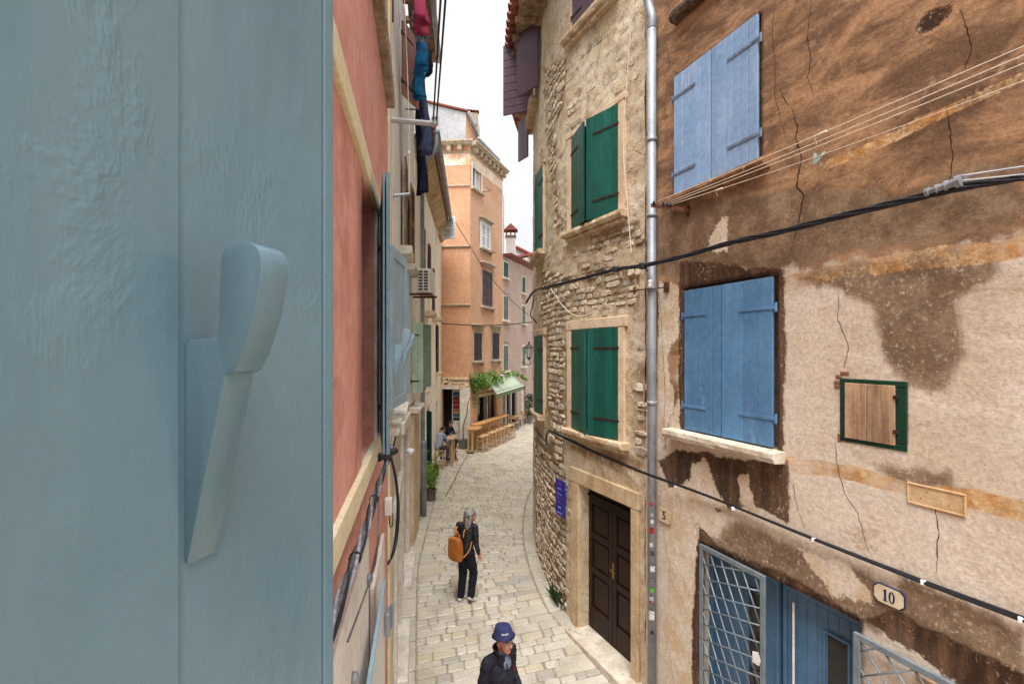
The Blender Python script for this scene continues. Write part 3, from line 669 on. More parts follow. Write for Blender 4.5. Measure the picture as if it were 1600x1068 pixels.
# ================================================================ curved stone house
stone = thing('stone_house', 'curved tan stone house with green shutters at the street bend', 'building')
T_ = STONE
sA0, sA1 = T_.px(969), T_.px(896); zA0, zA1 = 6.42, 8.03
zA0 = zpx(333, T_.Y(T_.px(967))); zA1 = zpx(164, T_.Y(T_.px(967))); zC0 = zpx(688, T_.Y(T_.px(970))); zC1 = zpx(511, T_.Y(T_.px(970)))
lim = T_.px(838, 0, 6.2)
sE0, sE1 = T_.px(851, 0, 6.2), T_.px(851, 0, 6.2) + 1.15          # far windows on the bend
YE = T_.Y(sE0 + .2)
zE0, zE1 = zpx(646, YE), zpx(524, YE); zG0, zG1 = zpx(392, YE), zpx(262, YE)
sDr0, sDr1 = T_.px(990), T_.px(908.5); DB, DTs = -.04, 2.285
sT0, sT1 = T_.px(948), T_.px(897); zT0 = zpx(50, T_.Y(T_.px(900)))
sP0 = T_.px(843, 0, 6.2) + .25
openS = [(sA0, sA1, zA0, zA1, .14), (sA0, sA1, zC0, zC1, .14), (sE0, sE1, zE0, zE1, .14), (sE0, sE1, zG0, zG1, .14), (sDr0, sDr1, -.3, DTs, .22), (sT0, sT1, zT0, zT0+1.5, .14), (sP0+.1, sP0+1.0, zpx(138, 10.2), zpx(20, 10.2), .14)]
RUB = [[(846, 420), (905, 430), (915, 494), (886, 505), (889, 660), (878, 715), (856, 680), (846, 560)], [(849, 108), (888, 92), (884, 150), (868, 200), (872, 330), (892, 352), (870, 372), (856, 250)],
       [(836, 690), (880, 716), (884, 740), (886, 1010), (850, 960), (838, 850)], [(985, 590), (1008, 560), (1008, 720), (990, 690)], [(920, 360), (1000, 345), (1003, 385), (960, 392), (925, 400)], [(900, 410), (1000, 420), (1000, 480), (960, 486), (910, 480)]]
def ssz(x, y): return T_.sz(x, y, 0, 6.0)
PR = [[ssz(x, y) for x, y in q] for q in RUB]; PD = [[ssz(x, y) for x, y in [(836, 660), (884, 700), (886, 1020), (840, 1000)]], [ssz(x, y) for x, y in [(890, 690), (1005, 715), (1005, 745), (893, 705)]]]
def rubf(s, z):
    sx = s + .14*fbm(s*2, z*2, 4, 31); zx = z + .14*fbm(s*2, z*2, 4, 37); d = np.full(s.shape, -9.)
    for q in PR: d = np.maximum(d, sdf_poly(sx, zx, q))
    return np.clip(d/.15, -1, 1)
def dirtf(s, z):
    d = np.full(s.shape, -9.)
    for q in PD: d = np.maximum(d, sdf_poly(s, z, q))
    return np.clip(d/.25, -1, 1)
def dispS(s, z):
    r = np.clip(rubf(s, z)*1.2, 0, 1); wx = s*5.2 + .5*fbm(s*6, z*6, 3, 41); wz = z*8.5 + .5*fbm(s*6, z*6, 3, 43)
    f1, f2, c = worley(wx, wz, 3); st = np.clip((f2-f1)*2.2, 0, 1)**.6
    pl = .045*fbm(s*1.3, z*1.3, 4, 51) + .022*fbm(s*5, z*5, 4, 53)
    f1b, f2b, cb = worley(s*3.6 + .6*fbm(s*3, z*3, 3, 45), z*5.2 + .6*fbm(s*3, z*3, 3, 47), 13); pl = pl + .009*np.clip((f2b-f1b)*2, 0, 1)**.6*(cb > .35)
    return pl*(1-.6*r) + r*(-.028 + .010*st*(.5+c))
wS = wall_grid('wall', T_, .0, 6.6, -.6, 11.3, .022, .026, openS, m_stonewall, stone, .2, dispS, {'rub': rubf, 'dirt': dirtf})
wS2 = wall_grid('wall', T_, 6.6, T_.len, -.6, 11.3, .3, .4, [], m_stonewall, stone, .2, None, {'rub': lambda s, z: s*0-1, 'dirt': lambda s, z: s*0-1})
mb = MB(); pts = [T_.pt(q, -.6, -.35) for q in np.linspace(0, T_.len, 30)]; mb.prism(pts + [V((14, 26, -.6)), V((9, 8.8, -.6))], (0, 0, 11.9)); mb.build('house_body', m_stonewall, stone, fixn=True)
# individual rubble stones, rough courses bedded in the mortar
r2 = random.Random(77); blocks = []; z = -.25
while z < 10.6:
    hrow = r2.uniform(.075, .15); s = r2.uniform(-.1, 0)
    while s < 6.2:
        w = r2.choice([.11, .16, .2, .26, .34]) * r2.uniform(.8, 1.2); cs, cz = s + w/2, z + hrow/2 + r2.uniform(-.015, .015)
        m = float(rubf(np.array([[cs]]), np.array([[cz]]))[0, 0])
        if (m > -.05 and r2.random() < .55 + .4*min(1, max(0, m)) or r2.random() < .16*(vnoise(np.array([cs*1.5]), np.array([cz*1.5]), 5)[0] > .42)) and 0.05 < cs < 6.1 and not any(o[0]-.2-w/2 < cs < o[1]+.2+w/2 and o[2]-.15 < cz < o[3]+.18 for o in openS):
            hh = hrow * r2.choice([1, 1, 1, .62]); g = r2.uniform(.006, .014); ww, h2 = w/2 - g, hh/2 - g
            out = []
            for (x, y) in ((-1, -.5), (-.6, -1), (.55, -1), (1, -.55), (1, .5), (.6, 1), (-.5, 1), (-1, .55)): out.append((x*ww*r2.uniform(.82, 1.04), y*h2*r2.uniform(.8, 1.06)))
            t, n = T_.T(cs), T_.N(cs); d0 = float(dispS(np.array([[cs]]), np.array([[cz]]))[0, 0]); pr = r2.uniform(.006, .028) if m > -.05 else r2.uniform(.002, .008); tx, ty = r2.uniform(-.12, .12), r2.uniform(-.15, .15); vs = []
            cp_ = T_.pt(cs, cz, d0)
            for k, (sc_1, dn) in enumerate(((1.0, -.04), (.97, pr*.55), (.82, pr))):
                for x, y in out: vs.append(tuple(cp_ + t*(x*sc_1) + up*(y*sc_1) + n*(dn + (tx*x + ty*y)*.5*(k > 0))))
            fs = [(k*8+q, k*8+(q+1) % 8, k*8+8+(q+1) % 8, k*8+8+q) for k in (0, 1) for q in range(8)] + [tuple(range(16, 24))]
            Yc = T_.Y(cs); vis = abs(t.x*cp_.x*0 + n.dot(-V((cp_.x, cp_.y, 0)).normalized())); blocks.append((w*hh*vis/Yc**2, vs, fs))
        s += w
    z += hrow
blocks.sort(key=lambda q: -q[0])
def block_obj(lst, nm):
    v, f = [], []
    for a_, vs, fs in lst: k = len(v); v += vs; f += [tuple(k+i for i in q) for q in fs]
    b = MB(); b.v, b.f = v, f; return b.build(nm, m_rubble, wS, fixn=True)
for q in blocks[:300]: block_obj([q], 'stone')
if len(blocks) > 300: tag(block_obj(blocks[300:], 'stones'), kind='stuff')
# window dressings
m_surr = M('pale plaster surround', (222, 200, 172), (206, 178, 146), 3, .88, .35, 30, .012, spots=((176, 140, 100), 7, .58, .6))
def surround(path, s0, s1, z0, z1, jw, lh, n, mat, par, left=True, right=True, lintel=True):
    if right: b = MB(); path.box(b, s0-jw, s0-.001, z0-.03, z1+.001, -.13, n); b.build('jamb', mat, par, .012, seg=2)
    if left: b = MB(); path.box(b, s1+.001, s1+jw, z0-.03, z1+.001, -.13, n); b.build('jamb', mat, par, .012, seg=2)
    if lintel: b = MB(); path.box(b, s0-jw-.04, s1+jw+.04, z1+.003, z1+lh, -.13, n+.006); b.build('lintel', mat, par, .014, seg=2)
dS = .045
surround(T_, sA0, sA1, zA0, zA1, .14, .10, dS, m_surr, stone); surround(T_, sA0, sA1, zC0, zC1, .14, .16, dS, m_surr, stone)
surround(T_, sE0, sE1, zE0, zE1, .08, .14, dS, m_surr, stone); surround(T_, sE0, sE1, zG0, zG1, .06, .06, dS, m_surr, stone)
m_sillw = M('worn moulded sill', (200, 176, 142), (176, 148, 112), 4, .85, .4, 40, .014, spots=((224, 212, 192), 6, .54, .7))
for (a, b_, z) in ((sA0-.2, sA1+.16, zA0), (sA0-.2, sA1+.16, zC0), (sE0-.08, sE1+.1, zE0), (sE0-.08, sE1+.1, zG0)):
    sill(stone, T_, a, b_, z-.005, .16, .11, m_sillw)
    sill(stone, T_, a+.05, b_-.05, z-.112, .10, .06, m_sillw, 'sill_moulding')
sm = sA0 + (sA1-sA0)*.5
sm2 = sA0 + (sA1-sA0)*.5
for z0, z1, a1, a2 in ((zA0, zA1, 14, 15), (zC0, zC1, 11, 12)):
    wall_shutter(stone, T_, sA0+.002, sm2-.004, z0+.005, z1-.004, .012, 5, m_green, m_iron, 0, a1, strapw=.78)
    wall_shutter(stone, T_, sm2+.004, sA1-.002, z0+.005, z1-.004, .012, 4, m_green, m_iron, 1, a2, strapw=.6)
    b = MB(); T_.box(b, sA0, sA1, z0, z1, -.135, -.125); b.build('window_pane', m_glassd, stone)
for z0, z1, mt in ((zE0, zE1, m_green), (zG0, zG1, m_greenw)):
    sm = (sE0+sE1)/2
    wall_shutter(stone, T_, sE0+.002, sm-.003, z0+.005, z1-.004, .02, 3, mt, m_iron, 0, 8 if mt is m_green else 3)
    wall_shutter(stone, T_, sm+.003, sE1-.002, z0+.005, z1-.004, .02, 3, mt, m_iron, 1, 6)
    b = MB(); T_.box(b, sE0, sE1, z0, z1, -.135, -.125); b.build('window_pane', m_glassd, stone)
# top windows, aubergine shutters
wall_shutter(stone, T_, sT0, (sT0+sT1)/2-.003, zT0+.01, zT0+1.48, .01, 3, m_purple, m_iron, 0, 0)
wall_shutter(stone, T_, (sT0+sT1)/2+.003, sT1, zT0+.01, zT0+1.48, .01, 3, m_purple, m_iron, 1, 0)
b = MB(); T_.box(b, sT1+.001, sT1+.12, zT0-.02, zT0+1.5, -.1, .03); b.build('jamb', m_surr, stone, .01)
sill(stone, T_, sT0-.35, sT1+.22, zT0-.01, .15, .12, m_sillw); sill(stone, T_, sT0-.3, sT1+.17, zT0-.13, .09, .07, m_sillw, 'sill_moulding')
def free_leaf(x0, x1, Y0, Y1, yt, yb, nb, mat, par, horizontal=False, flip=False, Yref=None):
    a, b_ = P(x0, 0, Y0), P(x1, 0, Y1); Yr = Yref or Y1; a.z = b_.z = 0; wd = b_-a; w = wd.length; wd.normalize(); ou = V((wd.y, -wd.x, 0))
    if ou.y > 0: ou = -ou
    if flip: ou = -ou
    return shutter(par, a, wd, w, zpx(yb, Yr), zpx(yt, Yr), ou, nb, mat, None, horizontal=horizontal, th=.035)
free_leaf(809, 842, 10.55, 10.05, 12, 134, 1, m_purple, stone, Yref=10.05)
free_leaf(787, 829, 11.2, 10.95, 73, 182, 9, m_purple, stone, True, Yref=11.2)
free_leaf(811, 826, 13.3, 12.9, 184, 247, 2, m_purple, stone, Yref=13.0)
sill(stone, T_, sP0-.1, sP0+1.2, zpx(140, 10.2), .2, .14, m_sillw)
b = MB(); T_.box(b, sP0+.02, sP0+.1, zpx(138, 10.2), zpx(15, 10.2), -.1, .05); b.build('jamb', m_limew, stone, .01)
b = MB(); T_.box(b, sP0+.1, sP0+1.0, zpx(138, 10.2), zpx(20, 10.2), -.13, -.12); b.build('window_pane', m_glassd, stone)
for (s, z) in ((sP0+.03, zpx(30, 10.2)), (sP0+.03, zpx(118, 10.2))):
    b = MB(); T_.box(b, s-.03, s+.03, z-.02, z+.02, .05, .09); b.build('hinge_pin', m_iron, stone)
# eaves and roof tiles
ZE = 11.35; qs = np.arange(.2, 9.2, .24)
b = MB()
for i in range(len(qs)-1): T_.box(b, qs[i], qs[i+1], ZE-.04, ZE, -.1, .5)
roof = b.build('roof', m_oldwood, stone)
for q in np.arange(.4, 9, .55): b = MB(); T_.box(b, q, q+.09, ZE-.16, ZE-.042, -.1, .55); b.build('rafter', m_oldwood, roof, .005)
tm = MB(); 
for i in range(7): pass
n7 = 8
def tile_mesh(L, r0, r1):
    b = MB()
    for i, (x, r) in enumerate(((0, r0), (L, r1))):
        for rr in (r, r-.014):
            for j in range(n7+1):
                t = math.pi*j/n7; b.v.append((math.cos(t)*rr, x, math.sin(t)*rr))
    k = n7+1
    for j in range(n7):
        b.f += [(j, j+1, 2*k+j+1, 2*k+j), (k+j+1, k+j, 3*k+j, 3*k+j+1), (j+1, j, k+j, k+j+1), (2*k+j, 2*k+j+1, 3*k+j+1, 3*k+j)]
    b.f += [(0, 2*k, 3*k, k), (n7, k+n7, 3*k+n7, 2*k+n7)]
    m = b.mesh('tile'); m.materials.append(m_tile); return m
tile_m = tile_mesh(.42, .095, .075)
def tile(p, out, par, rise=.32, sc=1.0, down=False):
    o = bpy.data.objects.new('tile', tile_m); col.objects.link(o); o.parent = par; n = V(out).normalized(); y = (-n + up*rise).normalized(); x = y.cross(up).normalized(); z = x.cross(y)
    if down: z = -z; x = -x
    o.matrix_world = Matrix(((x.x*sc, y.x*sc, z.x*sc, p.x), (x.y*sc, y.y*sc, z.y*sc, p.y), (x.z*sc, y.z*sc, z.z*sc, p.z), (0, 0, 0, 1)))
for i, q in enumerate(qs[:-1]):
    for k in range(2):
        tile(T_.pt(q+.1, ZE+.06+.11*k, .68-.34*k) , T_.N(q+.1), roof); tile(T_.pt(q+.22, ZE+.085+.11*k, .66-.34*k), T_.N(q+.22), roof, down=True)
# street door of the stone house
m_jamb = M('worn sandstone jamb', (210, 188, 154), (186, 158, 120), 3, .88, .4, 35, .015, streak=(150, 118, 84), sk=.6, spots=((224, 208, 182), 6, .58, .6))
b = MB(); T_.box(b, sDr1+.001, sDr1+.24, -.35, DTs+.0, -.2, .06); b.build('door_jamb', m_jamb, stone, .014, seg=2)
b = MB(); T_.box(b, sDr0-.15, sDr0-.001, -.35, DTs, -.2, .06); b.build('door_jamb', m_jamb, stone, .014, seg=2)
b = MB(); T_.box(b, sDr0-.17, sDr1+.28, DTs+.002, DTs+.24, -.2, .065); b.build('door_lintel', m_jamb, stone, .014, seg=2)
def stone_leaf(sa, sb, d):
    w = sb-sa; b = MB(); T_.box(b, sa, sb, DB, DTs-.20, d-.04, d); lf = b.build('door_leaf', m_dkwood, stone, .003)
    st = .09; b = MB(); zs = [DB+.12, .58, .66, 1.28, 1.36, 1.96]
    T_.box(b, sa, sa+st, DB, DTs-.2, d+.001, d+.03); T_.box(b, sb-st, sb, DB, DTs-.2, d+.001, d+.03)
    for z0, z1 in ((DB, DB+.36), (.86, .96), (1.42, 1.52), (DTs-.3, DTs-.2)): T_.box(b, sa+st+.001, sb-st-.001, z0, z1, d+.001, d+.028)
    b.build('door_rails', m_dkwood, lf, .008, seg=2)
    for z0, z1 in ((DB+.36, .86), (.96, 1.42), (1.52, DTs-.3)):
        b = MB(); T_.box(b, sa+st+.035, sb-st-.035, z0+.035, z1-.035, d+.001, d+.016); b.build('door_panel', m_dkwood, lf, .012, seg=2)
    return lf
dd = -.16; smid = (sDr0+sDr1)/2; lfR = stone_leaf(sDr0+.02, smid-.003, dd); lfL = stone_leaf(smid+.003, sDr1-.02, dd)
b = MB(); T_.box(b, sDr0, sDr1, DTs-.195, DTs-.001, dd-.06, dd+.012); T_.box(b, sDr0, sDr1, DTs-.06, DTs-.002, dd+.013, dd+.06); T_.box(b, sDr0, sDr1, DTs-.195, DTs-.15, dd+.013, dd+.045); b.build('door_transom', m_dkwood, stone, .006)
b = MB(); T_.box(b, smid-.035, smid-.012, 1.0, 1.24, dd+.031, dd+.036); b.tube([T_.pt(smid-.022, 1.14, dd+.03), T_.pt(smid-.022, 1.14, dd+.08), T_.pt(smid-.12, 1.13, dd+.085)], .009, 8); b.build('door_handle', m_brass, lfR, .001)
b = MB(); T_.box(b, sDr0-.2, sDr1+.05, -.5, DB-.004, -.2, .27); b.build('door_step', m_limew, stone, .02, seg=2)
# ================================================================ near shutter at the photographer's window
m_near = None
def mat_near():
    t = NT('thick grey-blue gloss paint'); n = t.noise(1.6, 5, .6); f = t.noise(40, 4, .6, (1, 1, .55)); d = t.noise(9, 5, .75, (1, 1, .6), dist=.4)
    c = t.mix(t.step(n, .35, .65), lin((106, 134, 147)), lin((95, 124, 138)))
    c = t.mix(t.step(t.noise(5, 5, .6, (1, 1, .2)), .5, .72, 0, .4), c, lin((112, 137, 148)))
    t.bump(t.noise(3, 4, .5, (1, 1, .4)), .3, .05); t.bump(t.math('MULTIPLY', t.step(d, .50, .72), t.step(t.noise(2.5, 3, .5), .5, .62)), .2, .008); t.bump(f, .12, .004); t.bump(t.noise(26, 5, .7, (1, 1, .06)), .16, .004)
    return t.done(c, t.step(d, .3, .7, .2, .34), 0, .5)
m_near = mat_near()
nsh = thing('window_shutter', 'large grey-blue painted wooden shutter filling the left foreground', 'shutter')
h0 = V((-.40, .20, 0)); nd = V((.3, .954, 0)).normalized(); nn_ = V((nd.y, -nd.x, 0)); Zs0, Zs1 = 3.62, 5.55
def nbox(t0, t1, n0, n1, z0=Zs0, z1=Zs1): b = MB(); b.obox(h0 + nd*t0 + nn_*n0 + up*z0, nd*(t1-t0), nn_*(n1-n0), up*(z1-z0)); return b
nbox(-.04, .272, -.034, .005).build('plank', m_near, nsh, .003, seg=2)
nbox(.2725, .4775, -.034, 0).build('plank', m_near, nsh, .003, seg=2)
nbox(.481, .503, -.034, -.001).build('edge_strip', m_near, nsh, .004, seg=3)
nbox(-.03, .4815, -.05, -.0345).build('backing', m_near, nsh)
HP0 = [(0, -.196), (0, .004), (.004, .0105), (.040, .0126), (.043, .03), (.044, .06), (.046, .086), (.050, .096), (.058, .1005), (.075, .1005), (.086, .096), (.092, .087), (.093, .075), (.090, .055), (.082, .025), (.070, -.004), (.0605, -.019), (.0500, -.0225), (.0500, -.031), (.0475, -.037), (.003, -.207)]
_k = [V((p, z, 0)) for p, z in HP0[4:16]]; HP = HP0[:4] + [(q.x, q.y) for q in catmull(_k, 4)] + HP0[16:]
def handle(parent, org, along, nor, sc, mat, thk=.034):
    a, n = V(along).normalized(), V(nor).normalized()
    return crease(MB().prism([V(org) + n*(p*sc) + up*(z*sc) for p, z in HP], a*(thk*sc)).build('handle', mat, parent, .0018*sc, seg=2, fixn=True), 32)
hd = handle(nsh, h0 + nd*.279 + nn_*.0 + up*H, nd, nn_, 1, m_near)

# ================================================================ pink house, left
Lp = LEFT
def ly(Y): return float(np.interp(Y, LXY[1], lq))
m_pink = M('salmon pink render', (216, 158, 145), (206, 144, 129), 1.2, .88, .18, 50, .006, streak=(224, 178, 166), sk=.5, spots=((186, 122, 106), 2, .54, .45))
m_cream2 = M('cream painted trim', (226, 214, 182), (216, 202, 166), 3, .8, .15, 50, .005)
m_marble = M('pale veined marble', (228, 223, 216), (214, 207, 198), 3, .5, .1, 50, .003, streak=(190, 176, 166), sk=.4)
m_wstone = M('white limestone', (222, 216, 206), (198, 190, 176), 4, .8, .3, 45, .01, spots=((150, 138, 120), 10, .62, .5))
m_paleblue = M('pale blue shutter paint', (146, 172, 186), (134, 160, 174), 2, .4, .1, 50, .003, streak=(164, 190, 204), sk=.5, spec=.5)
m_slate = M('grey-blue shutter edge', (112, 138, 152), (98, 124, 140), 3, .5, .15, 50, .003, spots=((80, 92, 98), 18, .66, .6))
m_void = M('dark interior', (40, 34, 30), None, 3, .9, 0)
pink = thing('pink_house', 'salmon pink rendered house with cream bands at far left', 'building')
oP = [(ly(2.95), ly(3.78), 3.74, 5.52, .2)]
wall_grid('wall', Lp, 0, ly(5.8), -.7, 9.6, .25, .25, oP, m_pink, pink, .2, lambda s, z: .006*fbm(s*1.5, z*1.5, 3, 61))
mb = MB(); a, b_ = Lp.pt(0, -.7, -.3), Lp.pt(ly(5.8), -.7, -.3); mb.prism([a, b_, b_ - V((6, -1.2, 0)), a - V((6, -1.2, 0))], (0, 0, 10.3)); mb.build('house_body', m_pink, pink, fixn=True)
for z0, z1 in ((5.56, 5.71), (3.60, 3.745)):
    mb = MB(); Lp.box(mb, ly(.3), ly(5.35), z0, z1, -.02, .028); mb.build('band', m_cream2, pink, .006)
mb = MB(); Lp.box(mb, ly(5.38), ly(5.81), -.7, 9.6, -.02, .022); mb.build('corner_strip', m_cream2, pink, .006)
mb = MB(); Lp.box(mb, ly(3.79), ly(4.1), 3.72, 5.55, -.15, .02); mb.build('window_jamb', m_wstone, pink, .006)
mb = MB(); Lp.box(mb, ly(2.95), ly(3.78), 3.74, 5.52, -.19, -.17); mb.build('window_pane', m_void, pink)
mb = MB()
for k in range(9):
    q0, q1 = ly(3.1 + k*.24), ly(3.1 + (k+1)*.24 - .004); Lp.box(mb, q0, q1, 7.08, 7.22, -.02, .085+.004*(k % 2))
mb.build('stone_ledge', M('grimy stone ledge', (170, 154, 134), (134, 118, 98), 5, .9, .4, 40, .012, spots=((170, 156, 132), 8, .6, .6)), pink, .015)
# shutter leaf of the pink house, standing edge-on
hA, hB = P(598, 0, 3.2), P(593.5, 0, 4.02); hA.z = hB.z = 0; wd = (hB-hA); w = wd.length; wd.normalize(); ou = V((wd.y, -wd.x, 0))
sl = shutter(pink, hA, wd, w, 3.76, 5.64, ou, 4, m_slate, None, th=.045)
for z in (4.0, 5.28):
    mb = MB(); mb.tube([Lp.pt(ly(3.98), z-.03, .05), Lp.pt(ly(3.98), z+.05, .05)], .018, 8); mb.obox(Lp.pt(ly(3.86), z-.015, .0), Lp.T(2)*.12, Lp.N(2)*.05, up*.03); mb.build('hinge_pin', m_rust, pink)
# pale shutters further on
def panel_leaf(par, a, b_, z0, z1, mat, hnd=True, side=1):
    a, b_ = V(a), V(b_); wd = b_-a; w = wd.length; wd.normalize(); ou = V((wd.y, -wd.x, 0))*side; m = MB()
    m.obox(a+up*z0, wd*w, ou*.03, up*(z1-z0)); s = m.build('shutter', mat, par, .004)
    m = MB(); fr = .11
    for q in ((0, fr, z0, z1), (w-fr, w, z0, z1), (fr, w-fr, z1-fr, z1), (fr, w-fr, z0, z0+fr)): m.obox(a + wd*q[0] + up*q[2] + ou*.0305, wd*(q[1]-q[0]), ou*.014, up*(q[3]-q[2]))
    m.build('shutter_frame', mat, s, .004); return s, wd, ou
b1 = thing('cream_house', 'tall grey-white weathered house with reddish shutters behind the pink house', 'building')
la, lb = P(605.5, 0, 4.75), P(630, 0, 5.55); la.z = lb.z = 0
s_, wd, ou = panel_leaf(b1, la, lb, zpx(640, 4.75), zpx(381, 4.75), m_paleblue)
handle(s_, la + wd*.10 + ou*.045 + up*4.50, wd, ou, 1.7, m_paleblue); handle(s_, la + wd*.66 + ou*.03 + up*4.50, wd, ou, 1.15, m_paleblue)
la, lb = P(617, 0, 5.9), P(634, 0, 6.6); la.z = lb.z = 0
s_, wd, ou = panel_leaf(b1, la, lb, zpx(640, 4.75), zpx(381, 4.75), m_paleblue)
handle(s_, la + wd*.2 + ou*.045 + up*4.5, wd, ou, 1.7, m_paleblue)
# lower fittings on the pink wall
sg = thing('wall_plinth', 'thick pale marble slab fixed low on the pink wall', 'stone slab')
mb = MB(); Lp.box(mb, ly(1.5), ly(2.82), 1.3, 3.37, .002, .055); mb.build('slab', m_marble, sg, .008)
for Y, z in ((2.1, 3.02), (2.72, 3.16), (2.05, 2.6)):
    mb = MB(); p = Lp.pt(ly(Y), z, .055); n = Lp.N(ly(Y)); mb.tube([p, p+n*.02, p+n*.03], [.028, .028, .015], 10); mb.build('bolt', m_zinc, sg, smooth=True)
sg = thing('wall_board', 'thin grey-white board with bright edge on the pink wall beside the marble slab', 'board')
mb = MB(); Lp.box(mb, ly(3.25), ly(4.25), 2.25, 2.85, .015, .045); mb.build('board', m_marble, sg, .004)
sg = thing('glass_sign', 'frosted glass panel with pale blue edge hinged to the pink wall', 'glass panel')
gm = NT('frosted glass'); gm.b.inputs['Transmission Weight'].default_value = .5; m_frost = gm.done(lin((196, 206, 206)), .35, 0, .5)
A_, B_ = Lp.pt(ly(2.28), 0, .09), Lp.pt(ly(3.4), 0, .09); wd = B_-A_; w = wd.length; wd.normalize(); ou = V((wd.y, -wd.x, 0))
mb = MB(); mb.obox(A_+up*.9, wd*w, ou*.015, up*1.9); mb.build('pane', m_frost, sg)
mb = MB(); mb.obox(A_+up*2.803, wd*w, ou*.022, up*.035); mb.obox(A_-wd*.03+up*.9, wd*.028, ou*.022, up*1.94); mb.build('edge', m_paleblue, sg, .003)
for z in (1.5, 2.45):
    mb = MB(); mb.obox(B_+up*z-wd*.05+ou*.022, wd*.12, ou*.03, up*.16); mb.tube([B_+up*(z-.01)+wd*.08+ou*.06, B_+up*(z+.17)+wd*.08+ou*.06], .016, 8); mb.build('hinge', m_zinc, sg, .003)
ib = thing('junction_box', 'small white junction box on the pink wall corner', 'junction box')
p = Lp.pt(ly(4.72), zpx(806, 4.72), .01); t = Lp.T(ly(5)); n = Lp.N(ly(5))
MB().obox(p, t*.10, n*.07, up*.16).build('box', m_white, ib, .008, seg=2)
MB().tube(catmull([p+t*.05+n*.04, p+t*.06+n*.05-up*.12, p+t*.3+n*.06-up*.2, p+t*.42+n*.06-up*.12], 6), .006, 6).build('lead', m_iron, ib, smooth=True)

# ================================================================ cream house and its neighbour, left row
m_gwall = M('grey-white render', (236, 234, 229), (224, 220, 212), 1.4, .9, .25, 40, .008, streak=(186, 178, 166), sk=.45, spots=((200, 192, 178), 3, .6, .4))
m_ywall = M('cream render', (238, 232, 218), (226, 217, 198), 1.4, .9, .25, 40, .008, streak=(176, 160, 136), sk=.5, spots=((236, 232, 222), 3, .58, .5))
m_base = M('bare stone base', (218, 208, 190), (192, 176, 152), 2.5, .92, .5, 30, .03, streak=(140, 116, 88), sk=.55, spots=((224, 218, 206), 5, .56, .7))
m_redsh = M('faded red-brown shutter', (168, 124, 112), (152, 108, 98), 2, .6, .15, 50, .004, streak=(186, 146, 134), sk=.4)
m_dkred = M('dark red-brown shutter', (98, 62, 58), (82, 52, 50), 3, .6, .15, 50, .004, rnd=.1)
m_louv = M('bare wooden louvres', (170, 134, 96), (128, 96, 66), 4, .8, .25, 50, .005, grain=(12, (1, 1, .1), (92, 66, 46), .7))
m_palegr = M('peeling pale green shutter', (172, 190, 172), (152, 174, 156), 3, .7, .3, 40, .005, streak=(198, 204, 188), sk=.6, spots=((142, 112, 76), 10, .60, .8))
m_palegr2 = M('peeling grey-green shutter', (126, 146, 126), (108, 130, 112), 3, .7, .3, 40, .005, streak=(150, 160, 142), sk=.6, spots=((88, 76, 56), 10, .60, .8))
oB = [(ly(6.5), ly(7.7), -.3, 2.25, .35), (ly(9.1), ly(10.4), -.2, 2.9, .35), (ly(9.75), ly(10.45), 6.5, 8.1, .15), (ly(6.4), ly(7.4), 3.6, 5.2, .15), (ly(8.3), ly(8.9), 9.0, 10.4, .15)]
wall_grid('upper_wall', Lp, ly(5.8)+.001, ly(12)-.001, 3.2, 11.6, .3, .3, oB, m_gwall, b1, .2, lambda s, z: .02*fbm(s*1.1, z*1.1, 3, 71))
wall_grid('base_wall', Lp, ly(5.8)+.001, ly(12)-.001, -.6, 3.198, .12, .12, oB, m_base, b1, .3, lambda s, z: .012 + .05*fbm(s*2.2, z*2.2, 4, 73))
mb = MB(); a, b_ = Lp.pt(ly(5.8), -.6, -.42), Lp.pt(ly(12), -.6, -.42); mb.prism([a, b_, b_ - V((6, -1.0, 0)), a - V((6, -1.2, 0))], (0, 0, 12.2)); mb.build('house_body', m_gwall, b1, fixn=True)
for Y0, Y1, z0, z1 in ((6.5, 7.7, -.3, 2.25), (9.1, 10.4, -.2, 2.9)):
    mb = MB(); Lp.box(mb, ly(Y0), ly(Y1), z0, z1, -.36, -.33); mb.build('doorway_back', m_void, b1)
    for nm, q in (('door_jamb', (ly(Y0)-.2, ly(Y0)-.002, z0, z1, -.05, .06)), ('door_jamb', (ly(Y1)+.002, ly(Y1)+.2, z0, z1, -.05, .07)), ('door_lintel', (ly(Y0)-.24, ly(Y1)+.24, z1+.003, z1+.22, -.05, .08))):
        mb = MB(); Lp.box(mb, *q); mb.build(nm, m_wstone, b1, .015, seg=2)
    mb = MB(); Lp.box(mb, ly(Y0)-.15, ly(Y1)+.15, -.4, .10, -.3, .2); mb.build('door_step', m_wstone, b1, .015)
    mb = MB(); Lp.box(mb, ly(Y0)+.03, ly(Y1)-.03, .1, z1-.03, -.25, -.2); mb.build('door', m_louv, b1)
for Y0, Y1, z, n, h in ((5.3, 6.15, 3.60, .13, .09), (6.6, 8.4, 3.57, .17, .10), (9.0, 10.0, 6.42, .22, .16), (10.2, 11.4, 6.30, .22, .14), (10.9, 12.3, 3.15, .25, .12)):
    sill(b1 if Y0 > 5.5 else pink, Lp, ly(Y0), ly(Y1), z, n, h, m_wstone)
mb = MB(); Lp.box(mb, ly(11.0), ly(12.1), .0, 3.0, -.02, .10); mb.build('pilaster', m_lime, b1, .02, seg=2)
mb = MB(); Lp.box(mb, ly(9.75), ly(10.45), 6.5, 8.1, -.14, -.12); mb.build('window_pane', m_void, b1)
mb = MB(); Lp.box(mb, ly(6.4), ly(7.4), 3.6, 5.2, -.14, -.12); mb.build('window_pane', m_void, b1)
